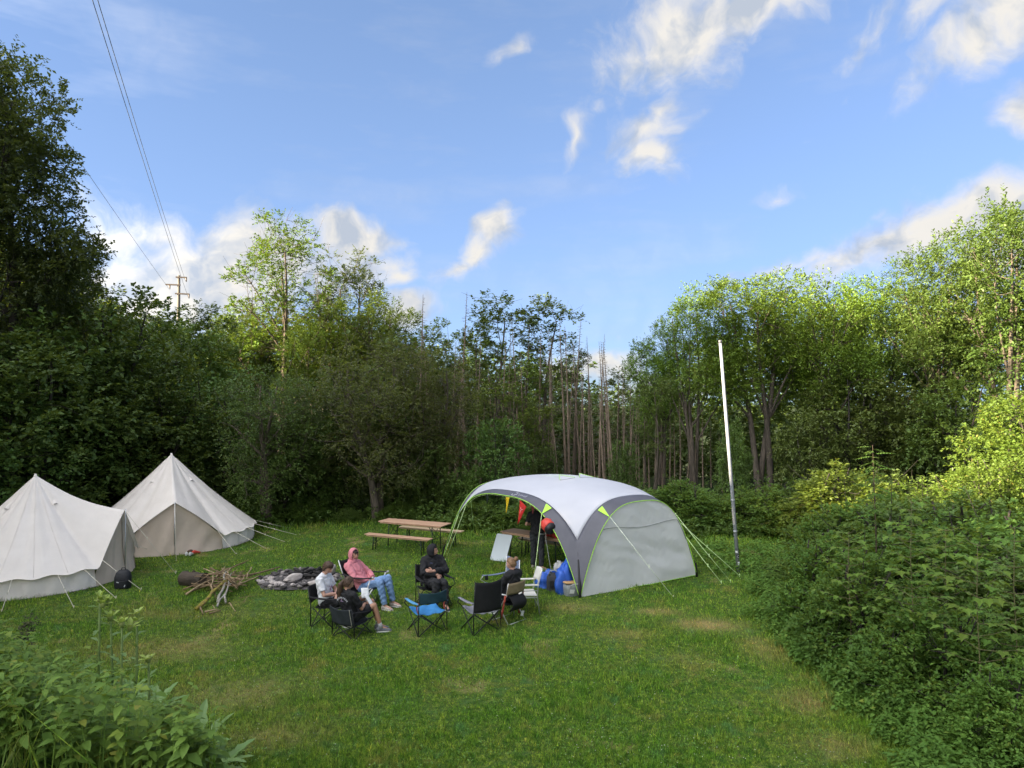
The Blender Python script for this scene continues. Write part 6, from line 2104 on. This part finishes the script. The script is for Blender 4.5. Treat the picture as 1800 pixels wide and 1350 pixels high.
class Body:
    """seated or standing figure from its joints (local space, facing +y)"""
    def __init__(s, J, slim=1.0):
        s.J = {k: Vector(v) for k, v in J.items()}; s.k = slim

    def torso(s, m, inf=0.0, lo=0.0, hi=1.0):
        J = s.J; k = s.k
        up = [J['pelvis'] + Vector((0, 0, -.06)), J['pelvis'], J['belly'], J['chest'], J['shoulder_c'], J['neck']]
        W = [.13 * k, .165 * k, .145 * k, .165 * k, .175 * k, .062]; Dp = [.09, .125, .105, .115, .085, .06]
        hx = (J['hip_r'] - J['hip_l']).normalized(); sx = (J['sh_r'] - J['sh_l']).normalized()
        fr = [0, .05, .35, .7, .9, 1.0]
        rings = []
        N = 6
        for i in range(len(up) - 1):
            for q in range(N if i < len(up) - 2 else N + 1):
                t = q / N; f = fr[i] + (fr[i + 1] - fr[i]) * t
                if f < lo - 1e-6 or f > hi + 1e-6: continue
                c = up[i].lerp(up[i + 1], t); w = W[i] + (W[i + 1] - W[i]) * t + inf; d = Dp[i] + (Dp[i + 1] - Dp[i]) * t + inf
                ax = (up[i + 1] - up[i]).normalized(); x = hx.lerp(sx, f); x = (x - ax * x.dot(ax)).normalized(); y = ax.cross(x)
                rings.append([c + x * w * math.copysign(abs(math.cos(a)) ** .85, math.cos(a)) + y * d * math.copysign(abs(math.sin(a)) ** .85, math.sin(a)) for a in [2 * math.pi * z / 20 for z in range(20)]])
        m.loft(rings, True, True)
        if hi > .8:
            cap_tube(m, [J['sh_l'], J['shoulder_c'] + Vector((0, 0, .02)), J['sh_r']], [.058 * k + inf, .068 * k + inf, .058 * k + inf])

    def arm(s, m, side, inf=0.0, end=1.0, start=0.0):
        J = s.J; a, b, c = J['sh_' + side], J['el_' + side], J['wr_' + side]; k = .5 + .5 * s.k
        P = [(a, .056), (a.lerp(b, .5), .048), (b, .040), (b.lerp(c, .35), .040), (c, .027)]
        T = [0, .28, .55, .72, 1.0]
        pts, rs = [], []
        for (p, r), t in zip(P, T):
            if t <= end + 1e-6: pts.append(p); rs.append(r * k + inf)
            else:
                i = T.index(t); f = (end - T[i - 1]) / (t - T[i - 1])
                if f > 0: pts.append(P[i - 1][0].lerp(p, f)); rs.append((P[i - 1][1] + (r - P[i - 1][1]) * f) * k + inf)
                break
        m.tube(pts, rs, 12); m.ball(pts[0], rs[0], 10, 6)
        if end > .55: m.ball(b, .041 * k + inf, 10, 6)

    def leg(s, m, side, inf=0.0, end=1.0):
        J = s.J; a, b, c = J['hip_' + side], J['kn_' + side], J['an_' + side]; k = s.k
        P = [(a, .090 * k), (a.lerp(b, .35), .083 * k), (b.lerp(a, .12), .060 * k), (b, .056 * k), (b.lerp(c, .3), .055 * k), (c.lerp(b, .25), .042), (c, .036)]
        T = [0, .18, .44, .5, .65, .88, 1.0]
        pts, rs = [], []
        for i, ((p, r), t) in enumerate(zip(P, T)):
            if t <= end + 1e-6: pts.append(p); rs.append(r + inf)
            else:
                f = (end - T[i - 1]) / (t - T[i - 1])
                if f > 0: pts.append(P[i - 1][0].lerp(p, f)); rs.append(P[i - 1][1] + (r - P[i - 1][1]) * f + inf)
                break
        m.tube(pts, rs, 14); m.ball(pts[0], rs[0], 12, 8)
        if end > .5: m.ball(b, .056 * k + inf, 12, 8)

    def head_frame(s):
        J = s.J; M = Matrix.Rotation(J_yaw(s), 3, 'Z') @ Matrix.Rotation(s.pitch, 3, 'X') @ Matrix.Rotation(s.roll, 3, 'Y')
        return J['head'], M

    def head(s, m):
        c, M = s.head_frame()
        def fn(d, p):
            q = Vector(p)
            if d.z < 0:                                    # jaw narrows, chin forward
                t = -d.z; q.x *= 1 - .34 * t; q.y = q.y * (1 - .16 * t) + .018 * t * (1 if d.y > 0 else .2)
            if d.y > .4: q.y -= .006 * math.exp(-((d.z - .08) / .12) ** 2) * math.exp(-((abs(d.x) - .38) / .2) ** 2) * 3
            return q
        m.ball(c, (.074, .094, .118), 24, 18, M, fn)
        m.tube([c + M @ Vector((0, .088, .018)), c + M @ Vector((0, .102, -.006)), c + M @ Vector((0, .112, -.026)), c + M @ Vector((0, .088, -.036))], [.009, .012, .015, .011], 8)
        for sx in (-1, 1):
            m.ball(c + M @ Vector((sx * .074, -.008, -.004)), (.012, .020, .032), 8, 6, M)
            m.ball(c + M @ Vector((sx * .030, .082, .036)), (.024, .010, .008), 8, 6, M)
        m.ball(c + M @ Vector((0, .090, -.062)), (.024, .010, .012), 8, 6, M)
        cap_tube(m, [s.J['neck'] + Vector((0, 0, -.03)), c + M @ Vector((0, -.022, -.065))], [.058, .050], 12)

    def face_bits(s, e, brow=None):
        c, M = s.head_frame()
        for sx in (-1, 1):
            m = MB(); m.ball(c + M @ Vector((sx * .030, .0865, .016)), (.012, .006, .0065), 8, 6, M); m.build('eye', EYE, e)
            m = MB(); m.tube([c + M @ Vector((sx * .014, .094, .038)), c + M @ Vector((sx * .032, .091, .043)), c + M @ Vector((sx * .050, .078, .036))], .0045, 5); m.build('eyebrow', brow or EYE, e)
        m = MB(); m.tube([c + M @ Vector((-.022, .090, -.060)), c + M @ Vector((0, .099, -.058)), c + M @ Vector((.022, .090, -.060))], .005, 6); m.build('mouth', LIP, e)

    def hair_cap(s, m, vol=.012, low=-.02, back=-.06, fringe=.045):
        """cap of hair over crown, sides and nape, open at the face"""
        c, M = s.head_frame()
        def fn(d, p):
            lim = fringe if d.y > .45 else (low + (fringe - low) * max(0, (d.y + .1) / .55) if d.y > -.1 else back)
            q = Vector(p) * 1.0
            q += d * (.008 * math.sin(d.x * 13 + d.z * 9) * math.sin(d.y * 11 + d.z * 7))
            if q.z < lim: q.z = lim; q.x *= .9; q.y *= .9
            return q
        m.ball(c, (.076 + vol, .096 + vol, .120 + vol), 26, 18, M, fn)
        return c, M

    def hand(s, side, curl=.5, dirv=None, palm=None):
        """palm, four bent fingers of unequal length and a thumb"""
        J = s.J; w = J['wr_' + side]; d = Vector(dirv) if dirv else (w - J['el_' + side]); d.normalize()
        n = Vector(palm) if palm else Vector((0, 0, -1)); n = (n - d * n.dot(d)).normalized(); x = d.cross(n) * (1 if side == 'l' else -1)
        m = MB()
        pc = w + d * .050
        rings = []
        for (t, wd, th) in ((-.015, .023, .019), (.02, .034, .017), (.06, .040, .015), (.092, .038, .012)):
            rings.append([w + d * t + x * wd * math.cos(a) + n * th * math.sin(a) for a in [2 * math.pi * k / 12 for k in range(12)]])
        m.loft(rings, True, True)
        for i, (o, ln) in enumerate(((-.029, .072), (-.010, .082), (.010, .077), (.028, .060))):
            p = w + d * .080 + x * o; a = 0; pts = [p - d * .02, p]
            for seg in (.42, .32, .26):
                a += curl * .75; p = p + (d * math.cos(a) + n * math.sin(a)) * ln * seg; pts.append(p)
            m.tube(pts, [.009, .0092, .0085, .008, .0068], 8); m.ball(pts[-1], .0068, 6, 4)
        p = w + d * .02 - x * .028; t1 = p + (d * .6 - x * .75 + n * .25) * .042; t2 = t1 + (d * .9 - x * .15 + n * .4) * .035
        m.tube([w + d * .01 - x * .012, p, t1, t2], [.014, .013, .011, .008], 8); m.ball(t2, .008, 6, 4)
        return remesh(m, .0045, 2)


def J_yaw(b): return b.yaw


def seat_pose(hip_z=.50, back=.10, knee=(.50, .52), ank=(.54, .09), head_fwd=.04, spread=.10, h=1.0, shw=.18):
    y0 = -.06
    J = dict(pelvis=(0, y0, hip_z), belly=(0, y0 - back * .35, hip_z + .18 * h), chest=(0, y0 - back * .8, hip_z + .36 * h), shoulder_c=(0, y0 - back, hip_z + .475 * h), neck=(0, y0 - back + .01, hip_z + .545 * h),
             head=(0, y0 - back + head_fwd, hip_z + .68 * h), sh_l=(-shw, y0 - back, hip_z + .465 * h), sh_r=(shw, y0 - back, hip_z + .465 * h),
             hip_l=(-.09, y0 + .02, hip_z - .01), hip_r=(.09, y0 + .02, hip_z - .01),
             kn_l=(-spread - .03, y0 + knee[0], knee[1]), kn_r=(spread + .03, y0 + knee[0], knee[1]), an_l=(-spread - .03, y0 + ank[0], ank[1]), an_r=(spread + .03, y0 + ank[0], ank[1]),
             el_l=(-.25, y0 - .02, hip_z + .20), el_r=(.25, y0 - .02, hip_z + .20), wr_l=(-.08, y0 + .20, hip_z + .14), wr_r=(.08, y0 + .20, hip_z + .14))
    return J


def person(loc, rz, J, label, slim=1.0, yaw=0, pitch=0, roll=0, skin=SKIN, hands=None, face_on=True, z=0.0, brow=None):
    e = empty('person', (loc[0], loc[1], gz(*loc) + z), rz, label, 'person')
    b = Body(J, slim); b.yaw, b.pitch, b.roll = yaw, pitch, roll; b.e = e
    m = MB(); b.torso(m); b.head(m)
    for s in 'lr': b.arm(m, s); b.leg(m, s)
    for s in 'lr':                                     # bare foot inside the shoe
        d = Vector(b.J.get('toe_' + s, b.J['an_' + s] + Vector((0, .16, -.05)))) ; m.tube([b.J['an_' + s], d], [.034, .028], 8)
    parts = [remesh(m, .0105, 3)]
    for s in 'lr':
        h = (hands or {}).get(s, {}); parts.append(b.hand(s, **h))
    link('body', join_mesh('body', parts, skin), e)
    if face_on: b.face_bits(e, brow)
    return b


def garment(b, name, mat, fn, voxel=.011, sm=3):
    m = MB(); fn(m); me = remesh(m, voxel, sm)
    rng = np.random.default_rng(len(me.vertices))
    co = np.zeros(len(me.vertices) * 3, np.float32); me.vertices.foreach_get('co', co); co = co.reshape(-1, 3)
    nr = np.zeros(len(me.vertices) * 3, np.float32); me.vertices.foreach_get('normal', nr); nr = nr.reshape(-1, 3)
    f = .0045 * np.sin(co[:, 2] * 60 + 3 * np.sin(co[:, 0] * 25) + 2 * np.sin(co[:, 1] * 31)) + .0035 * np.sin(co[:, 0] * 47 + co[:, 1] * 53 + 2 * np.sin(co[:, 2] * 29))
    co = co + nr * f[:, None]
    me.vertices.foreach_set('co', co.ravel()); me.update()
    me.materials.append(mat)
    return link(name, me, b.e)


def trousers(b, mat, end=.97, inf=.018, name='trousers'):
    def f(m):
        b.torso(m, inf * .8, 0, .20)
        for s in 'lr': b.leg(m, s, inf, end)
    return garment(b, name, mat, f)


def top(b, mat, sleeve=.4, inf=.018, lo=.0, name='shirt', collar=.93):
    def f(m):
        b.torso(m, inf, lo, collar)
        for s in 'lr': b.arm(m, s, inf * 1.1, sleeve)
    return garment(b, name, mat, f)


def shoes(b, mat, sole, cols=None, socks=None):
    for s in 'lr':
        a = b.J['an_' + s]; t = b.J.get('toe_' + s)
        d = (Vector(t) - a) if t is not None else Vector((0, 1, 0))
        rzz = math.atan2(-d.x, d.y); tl = b.J.get('tilt_' + s, Vector((0, 0, 0))).x
        c = a + Vector((0, 0, -.085)) + Matrix.Rotation(rzz, 3, 'Z') @ Vector((0, .06, 0))
        m = MB(); shoe_shape(m, c, rzz, .285, .10, .105, tl); o = m.build('shoe', mat, b.e)
        m = MB(); M = Matrix.Rotation(rzz, 3, 'Z') @ Matrix.Rotation(tl, 3, 'X')
        rr = []
        for zz in (-.012, .016):
            rr.append([c + M @ Vector((.052 * math.cos(q) * (1.0 if math.sin(q) > 0 else .86), .148 * math.sin(q), zz)) for q in [2 * math.pi * k / 18 for k in range(18)]])
        m.loft(rr, True, True); m.build('sole', sole, o)
        if socks:
            m = MB(); up = (b.J['kn_' + s] - a).normalized(); m.tube([a - up * .02, a + up * .09], [.043, .041], 10); m.build('sock', socks, b.e)


# ---- person in the white T-shirt
J = seat_pose(.45, .06, (.46, .50), (.50, .10), .09, .10)
J.update(el_l=(-.24, .02, .64), el_r=(.24, .02, .64), wr_l=(.03, .20, .61), wr_r=(-.04, .24, .63))
T_WHITE = surf_mat('tee_white', (.68, .68, .70), (.62, .62, .65), 8, .85, bump=.2)
BLK = surf_mat('cloth_black', (.013, .013, .015), (.02, .02, .022), 10, .85, bump=.2)
BLK2 = surf_mat('cloth_anthracite', (.026, .026, .029), (.018, .018, .02), 10, .85, bump=.2)
HAIR_BR = surf_mat('hair_brown', (.085, .050, .032), (.045, .027, .018), 14, .55, bump=.8, bscale=60, stretch=(1, 1, .4))
HAIR_DK = surf_mat('hair_dark', (.035, .022, .017), (.02, .013, .011), 14, .55, bump=.8, bscale=60)
HAIR_LT = surf_mat('hair_light', (.24, .14, .072), (.15, .085, .045), 14, .5, bump=.8, bscale=60)
b = person(P_TEE, F_TEE, J, 'person in a white T-shirt with brown hair, sitting with head bent', 1.02, yaw=-.15, pitch=-.42, hands={'l': dict(dirv=(.9, .35, -.05), palm=(0, -.3, -1)), 'r': dict(dirv=(-.9, .3, .0), palm=(0, -.3, -1))}, brow=HAIR_BR)
sh = top(b, T_WHITE, .40, .020)
m = MB(); J_ = b.J
for (x, z, w, h, mt) in ((-.03, .75, .07, .035, 'red'), (.03, .71, .05, .05, 'blue'), (-.01, .66, .09, .02, 'red'), (.04, .78, .03, .03, 'blue')):
    m.box((x, J_['chest'].y + .145 + (.75 - z) * .35, z), (w, .006, h), Euler((.35, 0, .2)))
m.build('chest_print', surf_mat('print_rose', (.40, .16, .20), (.16, .17, .32), 25, .8), sh)
trousers(b, BLK); shoes(b, surf_mat('shoe_dark', (.05, .05, .055), None, 20, .6), surf_mat('sole_pale', (.55, .55, .52), None, 20, .6))
m = MB(); c, M = b.hair_cap(m, .020, -.045, -.085, .040); m.ball(c + M @ Vector((0, .045, .085)), (.075, .055, .040), 12, 8, M); link('hair', remesh(m, .008, 2), b.e).data.materials.append(HAIR_BR)

# ---- person with bare legs, seen from behind
J = seat_pose(.37, .10, (.43, .56), (.40, .10), .05, .07, .93, .165)
J.update(el_l=(-.22, -.04, .55), el_r=(.25, -.02, .53), wr_l=(-.02, .20, .60), wr_r=(.14, .20, .56), kn_r=(.30, .28, .53), an_r=(.40, .36, .10), toe_r=(.50, .46, .04), kn_l=(.15, .38, .56), an_l=(.26, .46, .10), toe_l=(.36, .56, .04))
b = person(P_WOM, F_WOM, J, 'person in black T-shirt and shorts with brown ponytail, seen from behind', .92, yaw=-.5, pitch=-.15, skin=SKIN_TAN, hands={'l': dict(curl=.7, dirv=(.3, .9, .1), palm=(1, 0, 0)), 'r': dict(curl=.5, dirv=(0, 1, -.3), palm=(0, 0, -1))}, brow=HAIR_DK)
sh = top(b, BLK, .46, .020)
# white lettering in an arc over a small mark on the back of the shirt
m = MB(); cx, cz, yb = 0.0, .69, b.J['chest'].y - .150
rg2 = random.Random(3)
for i in range(9):
    a = math.radians(150 - 120 * i / 8); px_, pz_ = cx + .135 * math.cos(a), cz + .105 * math.sin(a) - .03
    rot = Euler((.12, -(a - math.pi / 2), 0)); M = rot.to_matrix(); y_ = yb + .20 * px_ * px_ * 4
    k = i % 4
    strokes = {0: [(-.008, 0, .006, .030), (.008, 0, .006, .030), (0, .012, .016, .006)], 1: [(0, 0, .006, .030), (.004, .012, .018, .006)], 2: [(-.007, 0, .006, .030), (.002, -.012, .018, .006), (.002, .012, .018, .006)], 3: [(-.006, 0, .006, .030), (.006, .004, .006, .022), (0, 0, .016, .006)]}[k]
    for (ox, oz, w_, h_) in strokes:
        o = M @ Vector((ox, 0, oz)); m.box((px_ + o.x, y_, pz_ + o.z), (w_, .006, h_), rot)
m.build('back_lettering', surf_mat('print_white', (.62, .62, .66), None, 20, .8), sh)
m = MB(); m.box((.0, yb + .005, .70), (.07, .005, .016)); m.box((-.012, yb + .005, .725), (.02, .005, .024)); m.build('back_mark', surf_mat('print_rose', (.40, .16, .20), (.16, .17, .32), 25, .8), sh)
trousers(b, BLK2, .40, .024, 'shorts'); shoes(b, surf_mat('shoe_grey', (.16, .17, .19), None, 20, .6), MATS['sole_pale'], socks=surf_mat('sock_grey', (.42, .42, .43), None, 20, .8))
m = MB(); c, M = b.hair_cap(m, .014, -.035, -.07, .050)
t0 = c + M @ Vector((0, -.105, .05)); m.ball(t0, (.03, .03, .03), 10, 6)
m.tube([t0, t0 + Vector((-.03, -.05, -.07)), t0 + Vector((-.05, -.05, -.20)), t0 + Vector((-.06, -.03, -.33)), t0 + Vector((-.05, -.02, -.40))], [.028, .050, .058, .045, .012], 12)
m.tube([c + M @ Vector((-.06, -.05, -.03)), t0 + Vector((-.09, -.02, -.22)), t0 + Vector((-.10, 0, -.34))], [.02, .035, .01], 8)
link('hair', remesh(m, .008, 2), b.e).data.materials.append(HAIR_BR)
# sheet of paper in the hands
def paper(pl, n_, u_, label, w=.20, h=.28):
    n_ = Vector(n_).normalized(); u_ = Vector(u_); u_ = (u_ - n_ * u_.dot(n_)).normalized(); v_ = n_.cross(u_)
    m = MB(); m.grid(lambda u, v: u_ * (u - .5) * w + v_ * (v - .5) * h + n_ * .012 * math.sin(u * 3), 6, 6)
    o = m.build('paper_sheet', surf_mat('paper', (.75, .75, .74), None, 8, .8), None, thick=.002); o.location = pl
    return tag(o, label, 'paper')
w2 = Matrix.Translation((P_WOM[0], P_WOM[1], 0)) @ Matrix.Rotation(F_WOM, 4, 'Z')
paper(w2 @ Vector((.05, .30, .70)), (.25, -.5, .45), (1, .3, 0), 'white sheet of paper held up by the bare-legged person', .15, .21)
paper(w2 @ Vector((.17, .27, .60)), (.5, -.3, .55), (.6, 1, 0), 'white sheet of paper hanging from the bare-legged person\'s right hand', .10, .24)

# ---- person in the pink hood
J = seat_pose(.43, .30, (.50, .60), (.66, .11), .03, .12, .95)
J.update(head=(0, -.33, 1.10), el_l=(-.27, -.12, .66), el_r=(.27, -.12, .66), wr_l=(-.10, .10, .60), wr_r=(.10, .10, .58), kn_l=(-.13, .46, .62), kn_r=(.16, .44, .58), an_l=(-.12, .60, .11), an_r=(.15, .56, .10))
PINK = surf_mat('hoodie_pink', (.60, .225, .255), (.54, .19, .22), 9, .85, bump=.25)
JEANS = surf_mat('jeans', (.135, .235, .42), (.20, .31, .50), 7, .8, bump=.2)
b = person(P_PINK, F_PINK, J, 'person with pink hood up, jeans and pale sneakers, leaning back', 1.0, yaw=-.25, pitch=-.10, hands={'l': dict(curl=.8, dirv=(.8, .5, -.2), palm=(0, 0, -1)), 'r': dict(curl=.8, dirv=(-.8, .5, -.2), palm=(0, 0, -1))}, brow=HAIR_DK)
top(b, PINK, .98, .028, name='hoodie', collar=.97)
trousers(b, JEANS, .97, .024, 'jeans'); shoes(b, surf_mat('sneaker_pale', (.58, .54, .50), (.30, .22, .19), 18, .6), MATS['sole_pale'])
def hood(b, mat, r=(.100, .118, .140), open_y=.30, name='hood'):
    c, M = b.head_frame(); m = MB()
    vs, fs = [], []
    NU, NV = 28, 12
    rings = []
    for j in range(NV + 1):                           # from the back pole forward to the face opening
        th = math.pi * (1 - .64 * j / NV); rg_ = []
        for i in range(NU):
            a = 2 * math.pi * i / NU
            d = Vector((math.sin(th) * math.cos(a), math.cos(th), math.sin(th) * math.sin(a)))
            p = Vector((d.x * r[0], d.y * r[1], d.z * r[2]))
            if d.z < -.3: p.z *= 1.12; p.x *= 1.05
            rg_.append(c + M @ (p + Vector((0, -.008, -.004))))
        rings.append(rg_)
    m.loft(rings, True, False)
    o = m.build(name, mat, b.e, thick=.014)
    m = MB(); m.tube(rings[-1] + [rings[-1][0]], .009, 6); m.build('hood_rim', mat, o)
    m = MB(); nk = b.J['neck']; m.tube([nk + Vector((0, -.02, -.05)), nk + Vector((0, -.01, .01)), c + M @ Vector((0, -.03, -.09))], [.115, .098, .080], 16); m.build('hood_collar', mat, o)
hood(b, PINK)
m = MB(); c, M = b.hair_cap(m, .006, -.03, -.05, .045); m.ball(c + M @ Vector((0, .080, .055)), (.060, .022, .026), 12, 8, M); link('hair', remesh(m, .008, 2), b.e).data.materials.append(HAIR_DK)

# ---- person in the black hood, arms folded
J = seat_pose(.50, .05, (.44, .55), (.42, .10), .05, .07)
J.update(el_l=(-.27, .04, .74), el_r=(.27, .06, .74), wr_l=(.10, .19, .79), wr_r=(-.02, .20, .70), an_r=(.10, .40, .10), an_l=(-.12, .44, .10), kn_r=(.09, .42, .59))
b = person(P_HOOD, F_HOOD, J, 'person all in black with dark hood and folded arms, looking to the right', 1.10, yaw=.95, pitch=-.05, hands={'l': dict(curl=.5, dirv=(.9, .1, .2), palm=(0, -1, -.2)), 'r': dict(curl=.35, dirv=(-.35, .25, -.85), palm=(0, -1, 0))}, brow=HAIR_DK)
top(b, BLK, .93, .030, name='jacket', collar=.97)
m = MB(); m.box((.08, b.J['chest'].y + .150, .93), (.06, .004, .014), Euler((0, 0, -.3))); m.build('chest_mark', surf_mat('mark_blue', (.07, .08, .16), None, 20, .7), b.e)
trousers(b, BLK2, .97, .028); shoes(b, surf_mat('shoe_dark', (.05, .05, .055), None, 20, .6), MATS['sole_pale'])
hood(b, BLK, (.108, .124, .142))
m = MB(); c, M = b.hair_cap(m, .004, -.02, -.05, .050); link('hair', remesh(m, .008, 2), b.e).data.materials.append(HAIR_DK)

# ---- fair-haired person with a bun
J = seat_pose(.50, .08, (.46, .55), (.50, .10), .05, .07, .93, .165)
J.update(el_l=(-.23, .02, .70), el_r=(.23, .02, .70), wr_l=(-.06, .22, .66), wr_r=(.06, .22, .66), kn_l=(-.08, .42, .60), an_l=(.10, .66, .34), toe_l=(.16, .78, .36), kn_r=(.10, .42, .54), an_r=(.06, .44, .10))
b = person(P_BLON, F_BLON, J, 'fair-haired person with a bun, in black, turned away to the left', .92, yaw=.32, pitch=-.18, hands={'l': dict(curl=.6, dirv=(.5, .8, 0)), 'r': dict(curl=.6, dirv=(-.5, .8, 0))}, brow=HAIR_LT)
top(b, BLK, .95, .024, name='sweater', collar=.97)
trousers(b, BLK2, .97, .020); shoes(b, surf_mat('sneaker_white', (.66, .67, .70), None, 18, .55), MATS['sole_pale'])
m = MB(); c, M = b.hair_cap(m, .012, -.030, -.065, .055); m.ball(c + M @ Vector((0, -.120, .085)), (.052, .048, .050), 12, 8, M, lambda d, p: p * (1 + .12 * math.sin(d.x * 9) * math.sin(d.z * 8))); m.tube([c + M @ Vector((0, -.12, .10)), c + M @ Vector((.01, -.15, .13))], [.012, .004], 6)
link('hair', remesh(m, .008, 2), b.e).data.materials.append(HAIR_LT)
m = MB(); nk = b.J['neck']; m.ball(nk + Vector((0, -.075, -.05)), (.125, .060, .060), 14, 8); m.build('hood_down', BLK, b.e)

# ---- person standing at the shelter table
J = dict(pelvis=(0, 0, .95), belly=(0, 0, 1.12), chest=(0, .02, 1.30), shoulder_c=(0, .03, 1.43), neck=(0, .05, 1.49), head=(0, .10, 1.63), sh_l=(-.19, .03, 1.42), sh_r=(.19, .03, 1.42),
         hip_l=(-.09, 0, .93), hip_r=(.09, 0, .93), kn_l=(-.10, .02, .50), kn_r=(.12, .00, .50), an_l=(-.11, .0, .09), an_r=(.15, -.10, .09), el_l=(-.30, .0, 1.15), el_r=(.27, .08, 1.14), wr_l=(-.16, .24, 1.14), wr_r=(.12, .30, 1.02), toe_r=(.28, -.10, .04))
b = person((.66, 18.78), face(.35, .94), J, 'person in dark clothes standing at the shelter table, head hidden by the roof', 1.0, pitch=-.3, hands={'l': dict(curl=.7), 'r': dict(curl=.7)}, brow=HAIR_DK)
top(b, BLK, .42, .024, lo=.0); trousers(b, surf_mat('trousers_grey', (.035, .037, .042), (.028, .03, .034), 9, .85, bump=.2), .98, .026)
shoes(b, surf_mat('shoe_tan', (.28, .25, .21), None, 18, .6), MATS['sole_pale'])
m = MB(); b.hair_cap(m, .010, -.03, -.06, .045); link('hair', remesh(m, .008, 2), b.e).data.materials.append(HAIR_DK)
m = MB(); m.tube([(.12 + .02, -.15, .95), (.20, -.06, .93), (.19, .08, .94)], .018, 6); m.build('belt_keys', surf_mat('steel', (.52, .53, .54), (.42, .43, .44), 12, .38, metal=.8), b.e)
